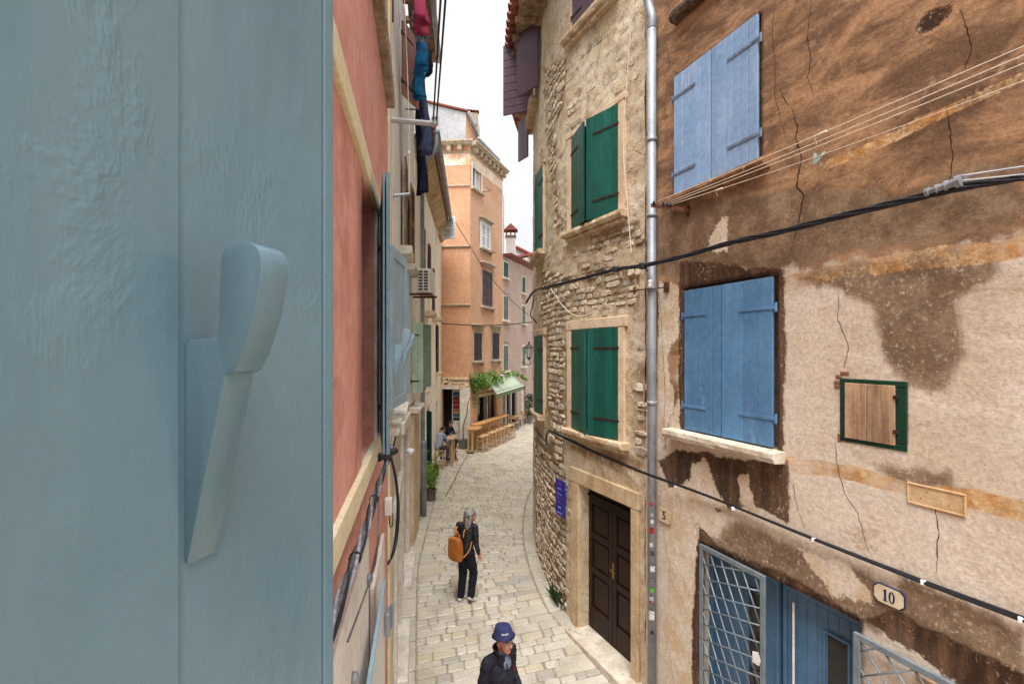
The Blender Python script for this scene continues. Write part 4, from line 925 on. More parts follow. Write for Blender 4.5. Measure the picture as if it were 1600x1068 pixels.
def louvre(par, a, wd, w, z0, z1, ou, mat, slats=18, name='shutter'):
    wd, ou, a = V(wd).normalized(), V(ou).normalized(), V((a[0], a[1], 0)); m = MB(); f = min(.07, w*.2)
    for q in ((0, f, z0, z1), (w-f, w, z0, z1), (f, w-f, z1-f, z1), (f, w-f, z0, z0+f), (f, w-f, (z0+z1)/2-.035, (z0+z1)/2+.035)): m.obox(a + wd*q[0] + up*q[2], wd*(q[1]-q[0]), ou*.035, up*(q[3]-q[2]))
    s = m.build(name, mat, par, .004); m = MB(); h = (z1-z0-2*f)/slats
    for i in range(slats): zz = z0+f+i*h; m.obox(a + wd*f + up*zz + ou*.03, wd*(w-2*f), -ou*.024 + up*h*.8, up*.008)
    m.build('louvres', mat, s); m = MB(); m.obox(a+wd*f+up*(z0+f)-ou*.002, wd*(w-2*f), ou*.004, up*(z1-z0-2*f)); m.build('backing', m_void, s); return s
def wlouvre(par, path, s0, s1, z0, z1, n, mat, slats=18):
    a, b_ = path.pt(s0, 0, n), path.pt(s1, 0, n); return louvre(par, a, b_-a, (b_-a).length, z0, z1, path.N((s0+s1)/2), mat, slats)
wlouvre(b1, Lp, ly(9.05), ly(9.72), 6.45, 8.1, .07, m_louv); wlouvre(b1, Lp, ly(10.48), ly(11.2), 6.45, 8.1, .07, m_louv)
def leafpx(par, x0, Y0, x1, Y1, z0, z1, nb, mat, straps=None):
    a, b_ = P(x0, 0, Y0), P(x1, 0, Y1); a.z = b_.z = 0; wd = b_-a; w = wd.length; ou = V((wd.y, -wd.x, 0)).normalized()
    if ou.y > 0: ou = -ou
    return shutter(par, a, wd, w, z0, z1, ou, nb, mat, straps, th=.035)
leafpx(b1, 627, 8.2, 652, 8.75, zpx(152, 8.3), zpx(38, 8.3), 3, m_redsh, m_iron)
leafpx(b1, 603, 5.95, 611, 6.2, zpx(19, 6), zpx(19, 6)+1.3, 2, m_dkred)
leafpx(b1, 643, 11.05, 660, 11.3, zpx(614, 11.1), zpx(503, 11.1), 2, m_palegr, m_rust)
leafpx(b1, 661, 11.75, 672, 12.05, zpx(604, 11.9), zpx(507, 11.9), 2, m_palegr2, None)
# eaves and gutters
m_soff = M('dark soffit boards', (128, 100, 74), (100, 76, 56), 5, .85, .3, 40, .008)
def eave(par, path, s0, s1, z, n, mat):
    m = MB(); path.box(m, s0, s1, z, z+.08, -.05, n); e = m.build('eave', mat, par, .005)
    for q in np.arange(s0+.2, s1, .6): m = MB(); path.box(m, q, q+.1, z-.12, z-.002, -.02, n-.05); m.build('rafter', mat, e, .006)
    m = MB(); m.tube([path.pt(q, z+.06, n+.075) for q in np.linspace(s0, s1, 8)], .075, 12); m.build('gutter', m_zinc, e, smooth=True)
    for q in np.arange(s0+.3, s1, 1.1): m = MB(); m.tube([path.pt(q, z+.06, n+.075), path.pt(q+.03, z+.06, n+.075)], .083, 12); m.build('gutter_joint', m_zinc, e)
    for i, q in enumerate(np.arange(s0+.1, s1, .26)): tile(path.pt(q, z+.16, n+.04), path.N(q), e)
    return e
eave(b1, Lp, ly(6.0), ly(12.0), 11.62, .52, m_soff)
b2 = thing('yellow_house', 'cream-yellow house with deep coved eave next to the orange house', 'building')
oY = [(ly(15.2), ly(16.2), .0, 2.55, .2), (ly(19.2), ly(20.0), .3, 2.4, .2)]
wall_grid('wall', Lp, ly(12)+.001, ly(23.0), -.3, 9.7, .3, .3, oY, m_ywall, b2, .2, lambda s, z: .02*fbm(s*1.1, z*1.1, 3, 75))
mb = MB(); a, b_ = Lp.pt(ly(12)+.02, -.3, -.3), Lp.pt(ly(22.4), -.3, -.3); mb.prism([a, b_, b_ - V((6, -.5, 0)), a - V((6, -.5, 0))], (0, 0, 10)); mb.build('house_body', m_ywall, b2, fixn=True)
m_cove = M('ochre stone cove', (190, 168, 130), (160, 136, 102), 4, .9, .4, 35, .015, streak=(120, 92, 60), sk=.5, rnd=.1)
q = ly(12.05)
while q < ly(21.6):
    L = .42; m = MB(); pr = [(0, 9.28), (.12, 9.33), (.26, 9.46), (.37, 9.62), (.40, 9.75), (0, 9.75)]
    m.prism([Lp.pt(q+.01, z, n) for n, z in pr], Lp.T(q+.2)*(L-.02)); m.build('cove_block', m_cove, b2, .015, fixn=True); q += L
m = MB(); Lp.box(m, ly(12), ly(21.7), 9.76, 9.84, -.1, .46); ev = m.build('eave', m_soff, b2)
m = MB(); m.tube([Lp.pt(q, 9.86, .55) for q in np.linspace(ly(11.9), ly(21.7), 10)], .08, 12); m.build('gutter', m_zinc, ev, smooth=True)
for i, q in enumerate(np.arange(ly(12), ly(21.7), .27)): tile(Lp.pt(q, 9.95, .5), Lp.N(q), ev)
m = MB(); m.tube(catmull([Lp.pt(ly(11.95), 9.80, .55), Lp.pt(ly(11.95), 9.45, .52), Lp.pt(ly(12.1), 9.25, .3), Lp.pt(ly(12.4), 9.1, .12), Lp.pt(ly(12.9), 8.6, .10)], 6) + [Lp.pt(ly(13.0), 3.0, .10), Lp.pt(ly(13.0), .05, .10)], .055, 10); m.build('downpipe', m_zinc, b2, smooth=True)
m = MB(); p = Lp.pt(ly(13.0), .05, .12); m.tube([p, p+up*1.9, p+up*2.0], [.085, .085, .06], 12); m.build('pipe_guard', m_zinc, b2, smooth=True)
for z in (2.5, 4.5, 6.5): m = MB(); p = Lp.pt(ly(13.0), z, .10); m.tube([p, p+up*.05], .068, 10); m.build('pipe_clip', m_zinc, b2)
for Y0, Y1, z0, z1, mt in ((13.6, 14.2, 6.4, 8.0, m_dkred), (15.5, 16.1, 6.3, 7.9, m_dkred), (17.2, 17.8, 5.6, 7.4, m_dkred), (13.7, 14.3, 3.3, 4.9, m_dkred)):
    wlouvre(b2, Lp, ly(Y0), ly(Y1), z0, z1, .03, mt, 14); sill(b2, Lp, ly(Y0)-.1, ly(Y1)+.1, z0, .16, .1, m_lime)
m_blackl = M('near-black shutter', (52, 46, 46), (40, 36, 38), 4, .55, .1, 50, .003)
wlouvre(b2, Lp, ly(19.0), ly(19.7), zpx(580, 19.4), zpx(508, 19.4), .04, m_blackl, 16); sill(b2, Lp, ly(18.8), ly(19.9), zpx(581, 19.4), .2, .14, m_lime); sill(b2, Lp, ly(18.8), ly(19.9), zpx(497, 19.4), .25, .12, m_lime, 'hood')
sill(b2, Lp, ly(14.6), ly(15.6), zpx(487, 15), .3, .16, m_lime, 'hood')
m_whsh = M('white painted shutter', (226, 228, 230), (210, 214, 218), 3, .5, .1, 50, .003)
a, b_ = P(691, 0, 19.9), P(711.5, 0, 19.7); a.z = b_.z = 0; louvre(b2, a, b_-a, (b_-a).length, zpx(377, 20.2), zpx(343, 20.2), V((0, -1, 0)), m_whsh, 10)
m = MB(); Lp.box(m, ly(18.9), ly(19.6), zpx(377, 19), zpx(343, 19), -.05, .05); m.build('window_frame', m_whsh, b2)
m = MB(); Lp.box(m, ly(15.2), ly(16.2), 0, 2.55, -.19, -.17); m.build('doorway_back', m_void, b2)
leafpx(b2, 667.5, 15.9, 675, 15.6, .05, 2.5, 3, m_greenw)
m = MB(); Lp.box(m, ly(19.2), ly(20), .3, 2.4, -.19, -.17); m.build('window_pane', m_void, b2)
m = MB(); Lp.box(m, ly(12.6), ly(19.0), -.2, .75, .0, .03); m.build('plinth', m_base, b2, .01)
# ================================================================ orange house at the end of the street
m_or = M('apricot render', (206, 166, 138), (198, 156, 126), .8, .9, .15, 40, .006, streak=(214, 176, 146), sk=.3, spots=((218, 186, 158), 1.7, .64, .5))
m_orf = M('shaded apricot render', (202, 156, 124), (194, 146, 112), .8, .9, .15, 40, .006, streak=(210, 168, 134), sk=.35, spots=((214, 176, 144), 1.7, .64, .5))  # same apricot, with the shade on the front face put into the colour
m_grst = M('grey moulding stone', (188, 176, 158), (160, 146, 126), 4, .88, .3, 40, .01, spots=((126, 108, 86), 7, .58, .5))
m_gray = M('streaked grey gable render', (180, 181, 183), (164, 165, 168), 1.5, .9, .2, 40, .006, streak=(132, 132, 134), sk=.7)
m_mauve = M('mauve-grey render', (184, 165, 156), (174, 153, 144), .8, .9, .15, 40, .006, streak=(192, 174, 165), sk=.3)
orange = thing('orange_house', 'tall apricot corner house with fish bar on the ground floor', 'building')
Of, Or = FRONT, ORANGE; ZC = 14.15
fx = lambda x: Of.px(x); ox = lambda x: Or.px(x)
of_open = [(fx(690.5), fx(718), -.2, 2.66, .3)]
wall_grid('front_wall', Of, 0, Of.len-.002, -.3, ZC-.1, .4, .4, of_open, m_orf, orange, .3)
def oz(y, x): return zpx(y, Or.Y(ox(x)))
owin = [(738, 752, 262, 298, 'open'), (751.5, 765, 350, 389, 'white'), (753, 768.5, 424, 479, 'plum'), (740, 752, 520, 563, 'dark'), (768.5, 779, 520, 561, 'dark')]
oop = []
for x0, x1, yt, yb, k in owin: oop.append((ox(x0), ox(x1), oz(yb, (x0+x1)/2), oz(yt, (x0+x1)/2), .2))
gw = (ox(746), ox(774.5), oz(659, 758), oz(618, 758), .25); oop.append(gw)
wall_grid('side_wall', Or, .002, Or.len, -.3, ZC-.1, .3, .3, oop, m_or, orange, .25)
mb = MB(); a = Of.pt(0, -.3, -.8); mb.prism([a, V((OC.x-.5, 23.6, -.3)), Or.pt(Or.len, -.3, -.8), Or.pt(Or.len, -.3, -7), V((-6, 28, -.3))], (0, 0, ZC-.3)); mb.build('house_body', m_orf, orange, fixn=True)
m_plum = M('plum shutter', (88, 66, 70), (74, 56, 60), 3, .55, .1, 50, .003)
for (x0, x1, yt, yb, k), (s0, s1, z0, z1, d) in zip(owin, oop):
    mid = (s0+s1)/2; b = MB(); Or.box(b, s0, s1, z0, z1, -.19, -.17); b.build('window_pane', m_glassd, orange)
    if k == 'open':
        for q in ((s0, s0+.07, z0, z1), (s1-.07, s1, z0, z1), (s0+.071, s1-.071, z1-.07, z1), (mid-.03, mid+.03, z0, z1-.071)): b = MB(); Or.box(b, *q, -.16, -.08); b.build('window_frame', m_whsh, orange)
        b = MB(); Or.box(b, mid, s1-.08, z0+.05, z1-.1, -.165, -.162); b.build('curtain', m_white, orange)
    else:
        mt = {'white': m_whsh, 'plum': m_plum, 'dark': m_blackl}[k]
        wlouvre(orange, Or, s0, mid-.004, z0, z1, .0, mt, 14); wlouvre(orange, Or, mid+.004, s1, z0, z1, .0, mt, 14)
    for q in ((s0-.09, s0-.001, z0, z1), (s1+.001, s1+.09, z0, z1), (s0-.09, s1+.09, z1+.001, z1+.09)): b = MB(); Or.box(b, *q, -.05, .03); b.build('surround', m_whsh if k in ('open', 'white') else m_grst, orange, .006)
    b = MB(); Or.box(b, s0-.16, s1+.16, z0-.11, z0-.002, -.02, .16); b.build('sill', m_grst, orange, .012)
    if k != 'open':
        zh = z1 + (.15 if k == 'white' else .32)
        b = MB(); Or.box(b, s0-.2, s1+.2, zh, zh+.09, -.02, .2); Or.box(b, s0-.13, s1+.13, zh-.08, zh-.002, -.02, .12); b.build('hood', m_grst, orange, .01)
        if k == 'dark': b = MB(); Or.box(b, s0-.1, s1+.1, z1+.092, zh-.082, -.02, .05); b.build('frieze', m_grst, orange)
        for q in (s0-.1, s1+.02): b = MB(); Or.box(b, q, q+.08, z0-.24, z0-.112, -.02, .1); b.build('bracket', m_grst, orange, .01)
for x, y in ((752, 300), (760, 396)):
    s = ox(x); z = oz(y, x); b = MB(); b.tube([Or.pt(s, z, .02), Or.pt(s, z, .5)], .012, 6); b.tube([Or.pt(s+.05, z, .5), Or.pt(s-.6, z, .5)], .012, 6); b.build('line_bracket', m_iron, orange)
for y in (290.5, 385, 476): b = MB(); z = zpx(y, 22.6); Of.box(b, 0, Of.len-.01, z-.04, z+.03, -.02, .07); b.build('ledge', m_grst, orange, .01)
# cornice with brackets round the corner
for pth, s0, s1 in ((Of, 0, Of.len+.14), (Or, -.0, Or.len+.1)):
    b = MB()
    for z0, z1, n in ((ZC-.5, ZC-.42, .06), (ZC-.16, ZC-.08, .34), (ZC-.08, ZC, .42)):
        e0 = s0 if pth is Of else s0 - n*.35
        b.box8([pth.pt(max(e0, 0), z0, 0) , pth.pt(min(s1, pth.len), z0, 0), pth.pt(min(s1, pth.len), z0, 0) + pth.N(.5)*n + pth.T(.5)*(n*.4 if pth is Of else 0), pth.pt(max(e0, 0), z0, 0) + pth.N(.5)*n - pth.T(.5)*(n*.42 if pth is Or else 0),
                pth.pt(max(e0, 0), z1, 0), pth.pt(min(s1, pth.len), z1, 0), pth.pt(min(s1, pth.len), z1, 0) + pth.N(.5)*n + pth.T(.5)*(n*.4 if pth is Of else 0), pth.pt(max(e0, 0), z1, 0) + pth.N(.5)*n - pth.T(.5)*(n*.42 if pth is Or else 0)])
    b.build('cornice', m_grst, orange)
    for q in np.arange(s0+.15 if pth is Or else s0+.1, pth.len-.1, .5): b = MB(); pth.box(b, q, q+.2, ZC-.42, ZC-.162, -.02, .28); b.build('bracket', m_grst, orange, .02)
    b = MB(); pth.box(b, .01, pth.len-.01, ZC-1.05, ZC-.502, -.02, .012); b.build('frieze', M('peeling frieze', (232, 216, 196), (226, 176, 136), 2.6, .9, .2, 40, .006, spots=((238, 228, 216), 2, .5, .9)), orange)
# attic above the cornice
at = MB(); p0, p1 = P(628, 152, 23.3), P(728, 176, 23.3); e = OD.to_3d()*1.45
at.prism([V((p0.x, 23.3, ZC-.3)), V((p1.x, 23.3, ZC-.3)), p1, p0], (0, .6, 0)); atw = at.build('attic_gable', m_gray, orange, fixn=True)
b = MB(); b.prism([V((p1.x+.01, 23.31, ZC-.3)), V((p1.x+.01, 23.31, ZC-.3))+e, p1+V((.01, .01, 0))+e-up*.95, p1+V((.01, .01, 0))], (-.5, .2, 0)); b.build('attic_wall', m_or, orange, fixn=True)
b = MB(); g0, g1 = p1 + V((.12, -.05, .0)), p1 + V((.12, -.05, 0)) + e - up*1.0; b.tube([g0, g1], .09, 10); b.tube([g1, g1 - up*.9], .06, 8); b.build('attic_gutter', m_zinc, orange, smooth=True)
rf = MB().prism([p0 + up*.03 + V((0, -.1, 0)), p1 + up*.03 + V((.1, -.1, 0)), p1 + up*.10 + V((.1, -.1, 0)), p0 + up*.10 + V((0, -.1, 0))], (0, 1.6, 0)).build('attic_roof', m_tile, orange, fixn=True)
q0, q1 = P(712, 172, 23.9), P(749, 175, 24.6)
b = MB(); b.obox(q0 - up*.6 + V((.1, 0, 0)), (q1-q0) - V((.2, 0, 0)), (0, .5, 0), up*.55); b.build('roof_parapet', m_grst, orange); b = MB(); b.obox(q1 - up*1.7 - V((.35, .0, 0)), (.33, .1, 0), (0, .4, 0), up*1.1); b.build('chimney', m_grst, orange)
for i in range(8): tile(q0.lerp(q1, (i+.3)/8) + up*.0, V((.1, -1, 0)), orange, .1)
a0 = Or.pt(ox(752), 0, -.5); a1 = Or.pt(Or.len-.1, 0, -.5); zA, zB = oz(221, 752), zpx(250, Or.Y(Or.len))
b = MB(); b.prism([V((a0.x, a0.y, ZC-.3)), V((a1.x, a1.y, ZC-.3)), V((a1.x, a1.y, ZC+.55)), V((a0.x, a0.y, ZC+.75))], (-.8, .3, 0)); b.build('dormer', m_or, orange, fixn=True)
b = MB(); b.tube([V((a0.x+.3, a0.y-.1, ZC+.72)), V((a1.x+.3, a1.y-.1, ZC+.62))], .09, 8); b.build('attic_gutter', m_zinc, orange, smooth=True)
# ground floor: doorway, stone pier, sign
b = MB(); Of.box(b, fx(718.5), Of.len-.003, -.2, 2.75, -.05, .05); b.build('stone_pier', m_wstone, orange, .012)
b = MB(); Of.box(b, fx(687.5), fx(690.3), -.2, 2.66, -.1, .06); b.build('door_jamb', m_wstone, orange, .01)
b = MB(); Of.box(b, fx(688), fx(718.3), 2.662, 2.9, -.1, .055); b.build('door_lintel', m_wstone, orange, .01)
b = MB(); Of.box(b, fx(690.5), fx(718), -.19, .12, -.3, .25); b.build('door_step', m_plank, orange, .01)
b = MB(); Of.box(b, fx(690.6), fx(717.9), -.19, 2.65, -.78, -.74); Of.box(b, fx(690.4), fx(690.6), -.19, 2.65, -.74, -.3); b.build('shop_interior', m_void, orange)
fr = thing('drinks_fridge', 'drinks fridge stacked with red packs inside the bar doorway', 'fridge')
f0, f1 = fx(703.5), fx(717.2); b = MB(); Of.box(b, f0, f1, .15, 2.6, -.73, -.42); b.build('cabinet', m_white, fr, .01)
b = MB(); Of.box(b, f0+.05, f1-.05, 1.15, 2.5, -.419, -.415); b.build('inside', M('fridge inside', (36, 40, 52), None, 3, .5, 0), fr)
pal = [(70, 130, 150), (150, 40, 60), (176, 36, 52), (160, 44, 60), (190, 120, 70), (60, 120, 110)]
for r in range(6):
    mt = M('pack colour', pal[r], None, 9, .5, 0)
    for k in range(5):
        s = f0+.08+k*(f1-f0-.16)/5; b = MB(); z = 2.3 - r*.2; Of.box(b, s, s+.055, z, z+.14, -.413, -.37); b.build('pack', mt, fr, .005)
    b = MB(); Of.box(b, f0+.04, f1-.04, 2.285-r*.2, 2.297-r*.2, -.413, -.36); b.build('shelf', m_white, fr)
b = MB(); Of.box(b, f0+.02, f0+.035, .3, 2.5, -.36, -.33); b.build('door_handle', m_white, fr)
sgn = thing('fish_bar_sign', 'pale sign board reading TUNAHOLIC FISH BAR over the bar door', 'sign')
sz0, sz1 = zpx(603.5, 22.5), zpx(589.5, 22.5); b = MB(); Of.box(b, fx(691.5), fx(732.5), sz0, sz1, .01, .06); b.build('board', M('sign board', (226, 202, 172), (216, 190, 158), 3, .6, .05), sgn, .008)
rt = Of.T(.5); m_ink = M('dark brown lettering', (52, 40, 36), None, 4, .6, 0); zc = (sz0+sz1)/2
lettering('TUNAHOLIC', 'lettering', Of.pt(fx(717), zc+.055, .063), rt, up, .165, m_ink, sgn, .002, .006, .3)
lettering('FISH BAR', 'lettering', Of.pt(fx(715.5), zc-.10, .063), rt, up, .105, m_ink, sgn, .002, .003, .3, space=1.5)
c = Of.pt(fx(697), zc, .063); b = MB(); n8 = []
for i in range(9): t = -2.4 + 4.4*i/8; n8.append((math.cos(t)*.13, math.sin(t)*.13))
outl = n8 + [(x*.55+.03, y*.6+.02) for x, y in reversed(n8)]
b.prism([c + rt*x + up*y for x, y in outl], Of.N(.5)*.003); b.prism([c + rt*x + up*y for x, y in ((-.13, .10), (-.22, .16), (-.19, .06))], Of.N(.5)*.003); b.prism([c + rt*x + up*y for x, y in ((.02, .14), (.12, .17), (.10, .08))], Of.N(.5)*.003); b.build('fish_emblem', m_ink, sgn, fixn=True)
pl = thing('bar_plaque', 'small beige plaque under the fish bar sign', 'plaque'); b = MB(); Of.box(b, fx(719.5), fx(728), zpx(606.5, 22.5), zpx(603.8, 22.5), .052, .065); b.build('plate', m_cream, pl)
# big ground-floor window
s0, s1, z0, z1, _ = gw; b = MB(); Or.box(b, s0, s1, z0, z1, -.24, -.22); b.build('window_pane', m_glassd, orange)
m_dkfr = M('brown-black window frame', (66, 56, 48), (54, 46, 40), 4, .5, .05)
for f in (0, .42, .97):
    b = MB(); q = s0+(s1-s0)*f; Or.box(b, q, q+.06, z0, z1, -.21, -.1); b.build('window_frame', m_dkfr, orange)
b = MB(); Or.box(b, s0, s1, z1-.06, z1, -.21, -.09); b.build('window_frame', m_dkfr, orange)
m_drape = M('grey drape', (150, 140, 124), (120, 112, 100), 6, .9, 0, grain=(16, (1, 1, .02), (86, 80, 72), .8))
for f0_, f1_ in ((.08, .22), (.5, .7), (.82, .95)): b = MB(); Or.box(b, s0+(s1-s0)*f0_, s0+(s1-s0)*f1_, z0, z1-.07, -.215, -.20); b.build('curtain', m_drape, orange)
b = MB(); Or.box(b, s0-.1, s1+.1, z1+.002, z1+.14, -.02, .06); b.build('lintel', m_lime, orange, .008)
# ================================================================ mauve house
mauve = thing('mauve_house', 'pale mauve-grey house with bracketed eave right of the orange house', 'building')
Mv = MAUVE; ZM = 9.75
mx = lambda x: Mv.px(x)
mw = []
for x0, x1, rows in ((786.5, 793.3, ((410, 434), (463, 500), (540, 579))), (815.6, 820, ((433, 458), (478, 505), (541, 572)))):
    for yt, yb in rows: Yc = Mv.Y(mx((x0+x1)/2)); mw.append((mx(x0), mx(x1), zpx(yb, Yc), zpx(yt, Yc), .15))
gd = (mx(786), mx(807), -.1, zpx(610, Mv.Y(mx(796))), .3); gd2 = (mx(817), mx(821), -.1, zpx(604, Mv.Y(mx(819))), .3)
wall_grid('wall', Mv, .003, Mv.len, -.3, ZM, .3, .3, mw + [gd, gd2], m_mauve, mauve, .2)
mb = MB(); mb.prism([Mv.pt(.02, -.3, -.4), Mv.pt(Mv.len, -.3, -.4), Mv.pt(Mv.len, -.3, -7), Mv.pt(0, -.3, -7)], (0, 0, ZM+.2)); mb.build('house_body', m_mauve, mauve, fixn=True)
m_ggsh = M('grey-green shutter', (112, 122, 114), (96, 106, 100), 3, .6, .1)
for i, (s0, s1, z0, z1, d) in enumerate(mw):
    mid = (s0+s1)/2; mt = m_ggsh if i % 3 else m_greenw
    wlouvre(mauve, Mv, s0, mid-.004, z0, z1, .0, mt, 16); wlouvre(mauve, Mv, mid+.004, s1, z0, z1, .0, mt, 16)
    b = MB(); Mv.box(b, s0-.14, s1+.14, z0-.1, z0-.002, -.02, .14); b.build('sill', m_wstone, mauve, .01)
    for q in ((s0-.08, s0-.001, z0, z1), (s1+.001, s1+.08, z0, z1), (s0-.08, s1+.08, z1+.001, z1+.08)): b = MB(); Mv.box(b, *q, -.05, .02); b.build('surround', m_wstone, mauve)
b = MB(); Mv.box(b, gd[0], gd[1], -.1, gd[3], -.29, -.27); b.build('shopfront_glass', m_glassd, mauve)
for f, mt in ((0, m_dkfr), (.3, m_whsh), (.5, m_dkfr), (.68, m_whsh), (.94, m_dkfr)): b = MB(); q = gd[0]+(gd[1]-gd[0])*f; Mv.box(b, q, q+.14, -.1, gd[3], -.26, -.1); b.build('shopfront_post', mt, mauve)
b = MB(); Mv.box(b, gd2[0], gd2[1], -.1, gd2[3], -.29, -.25); b.build('door', m_oldwood, mauve); b = MB(); Mv.box(b, gd2[0]-.25, gd2[0]-.002, -.1, gd2[3]+.2, -.05, .05); b.build('door_jamb', m_wstone, mauve)
b = MB(); Mv.box(b, -.1, Mv.len, ZM, ZM+.08, -.1, .6); ev = b.build('eave', m_soff, mauve)
for q in np.arange(.1, Mv.len, .42): b = MB(); Mv.box(b, q, q+.14, ZM-.17, ZM-.003, -.02, .52); b.build('rafter', M('red-brown rafter', (104, 62, 52), None, 4, .8, .1) if q < .2 else bpy.data.materials['red-brown rafter'], ev)
b = MB(); b.tube([Mv.pt(-.05, ZM+.1, .66), Mv.pt(Mv.len, ZM+.1, .66)], .08, 10); b.tube([Mv.pt(Mv.len-.2, ZM+.05, .6), Mv.pt(Mv.len-.15, ZM-.5, .12), Mv.pt(Mv.len-.15, .1, .12)], .055, 8); b.build('gutter', m_zinc, ev, smooth=True)
b = MB(); b.prism([Mv.pt(-.1, ZM+.09, .55), Mv.pt(Mv.len, ZM+.09, .55), Mv.pt(Mv.len, ZM+1.0, -3), Mv.pt(-.1, ZM+1.0, -3)], (0, 0, .05)); rfm = b.build('roof', m_tile, mauve, fixn=True)
cp = P(798, 400, 28.6); m_wh = M('white chimney render', (198, 193, 187), (184, 178, 170), 2, .9, .1)
b = MB(); b.box(cp.x-.27, cp.x+.27, cp.y-.25, cp.y+.25, ZM, zpx(369, 28.6)); b.build('chimney', m_wh, rfm)
zc = zpx(369, 28.6); b = MB(); 
for dx in (-.29, -.04, .21): b.box(cp.x+dx, cp.x+dx+.08, cp.y-.27, cp.y+.27, zc, zc+.3)
b.box(cp.x-.32, cp.x+.32, cp.y-.3, cp.y+.3, zc-.08, zc-.002); b.build('chimney_pot', m_brick, rfm)
b = MB(); b.prism([(cp.x-.42, cp.y-.36, zc+.3), (cp.x+.42, cp.y-.36, zc+.3), (cp.x, cp.y-.36, zc+.68)], (0, .72, 0)); b.build('chimney_cap', m_tile, rfm, fixn=True)
an = thing('roof_antenna', 'thin mast antenna on the roof of the mauve house', 'antenna'); ap = P(787, 388, 27.4)
b = MB(); b.tube([(ap.x, ap.y, ZM+.1), (ap.x, ap.y, zpx(306, 27.4))], .022, 6); b.build('mast', m_zinc, an)
for y, L in ((307, .35), (353, .5), (370, .4)): z = zpx(y, 27.4); b = MB(); b.tube([(ap.x-L*.8, ap.y, z), (ap.x+L*.3, ap.y, z)], .014, 6); b.build('crossbar', m_zinc, an)
far = thing('far_house', 'pale narrow house front at the far end of the street', 'building')
fp = Path([V((1.05, 31.2)), V((6, 36))], -1); m_far = M('far pale render', (196, 186, 176), (182, 170, 160), 1, .9, .1)
wall_grid('wall', fp, 0, fp.len, -.3, 10.6, 1, 1, [], m_far, far); b = MB(); b.prism([fp.pt(0, -.3, -.05), fp.pt(fp.len, -.3, -.05), fp.pt(fp.len, -.3, -6), fp.pt(0, -.3, -6)], (0, 0, 10.8)); b.build('house_body', m_far, far, fixn=True)
b = MB(); fp.box(b, 0, fp.len, 10.6, 10.75, -6, .5); b.build('roof', m_tile, far)
gy = thing('grey_house', 'grey-white house wall showing above the mauve roof', 'building')
p0, p1 = P(806, 388, 36), P(834, 402, 36); b = MB(); b.prism([V((p0.x, 36, 0)), V((p1.x+4, 36, 0)), V((p1.x+4, 36, p1.z-1.2)), p1, p0], (-.0, 5, 0)); b.build('wall', m_gray, gy, fixn=True)
b = MB(); b.tube([p0+up*.1-V((0, .1, 0)), p1+up*.1-V((0, .1, 0))], .12, 8); b.build('roof_edge', m_tile, gy)
# ---------------------------------------------------------------- awning
aw = thing('awning', 'pale green canvas awning over the bar window', 'awning')
m_can = M('pale green canvas', (172, 184, 164), (160, 172, 152), 2, .85, .1); m_can2 = M('green canvas valance', (108, 132, 92), (96, 118, 82), 2, .85, .1)
def wpt(x, z, n):
    q, pth = (ox(x), Or) if x < 784 else (mx(x), Mv); return pth.pt(q, z, n)
A0, A1, B0, B1 = wpt(757, 3.12, .02), wpt(801, 3.12, .02), wpt(757, 2.36, .66), wpt(801, 2.5, .66)
b = MB(); n = 10
for i in range(n+1):
    for j in range(5): p = A0.lerp(A1, i/n).lerp(B0.lerp(B1, i/n), j/4); b.v.append((p.x, p.y, p.z - .03*math.sin(math.pi*j/4)))
for i in range(n):
    for j in range(4): q = i*5+j; b.f.append((q, q+1, q+6, q+5))
o = b.build('canvas', m_can, aw, smooth=True); o.modifiers.new('solid', 'SOLIDIFY').thickness = .01
b = MB()
for i in range(n): p, q = B0.lerp(B1, i/n), B0.lerp(B1, (i+1)/n); b.quad(p, q, q-up*.24, p-up*.24)
o = b.build('valance', m_can2, aw); o.modifiers.new('solid', 'SOLIDIFY').thickness = .01
b = MB(); b.tube([B0-up*.02, B1-up*.02], .025, 8); b.tube([A0, A1], .05, 8); b.build('roller_bar', m_whsh, aw)
for f in (.15, .85): b = MB(); b.tube([A0.lerp(A1, f)-up*.5, B0.lerp(B1, f)-up*.04], .018, 6); b.build('arm', m_whsh, aw)
# ---------------------------------------------------------------- bar counter and stools
m_bar = M('honey-coloured timber', (200, 152, 100), (182, 134, 84), 4, .5, .1, 50, .003, grain=(9, (1, 1, .3), (160, 106, 58), .6), rnd=.06)
m_bar2 = M('pale pine', (198, 168, 130), (178, 148, 110), 4, .6, .1, 50, .003, grain=(9, (1, 1, .2), (176, 134, 86), .6), rnd=.08)
ct = thing('bar_counter', 'long wooden bar counter along the orange house', 'counter'); d = OD.to_3d(); nO = V((OD.y, -OD.x, 0))
c0 = V((-1.50, 21.9, 0)); Lc = 3.75
MB().obox(c0 + up*1.06, d*Lc, -nO*.42, up*.05).build('counter_top', m_bar, ct, .006)
MB().obox(c0 - nO*.38 + up*.0, d*Lc, -nO*.04, up*1.055).build('back_panel', m_bar, ct)
for q in (.02, 1.2, 2.45, Lc-.07): MB().obox(c0 + d*q - nO*.06, d*.06, nO*.05, up*1.055).build('post', m_bar, ct, .004)
MB().obox(c0 + up*.55 - nO*.3, d*Lc, -nO*.03, up*.06).build('rail', m_bar, ct)
e0 = V((-1.96, 20.95, 0))
sc_ = thing('short_counter', 'low end counter with lettered side board before the bar stools', 'counter')
MB().prism([e0 + up*1.0 + V(q) for q in ((0, 0, 0), (.3, -.02, 0), (.55, .25, 0), (.62, .95, 0), (.25, 1.0, 0), (.0, .95, 0))], up*.05).build('top', m_bar, sc_, .006, fixn=True)
MB().obox(e0 + V((.02, .04, 0)), (.26, 0, 0), (0, .05, 0), up*.995).build('side_board', m_bar2, sc_, .006)
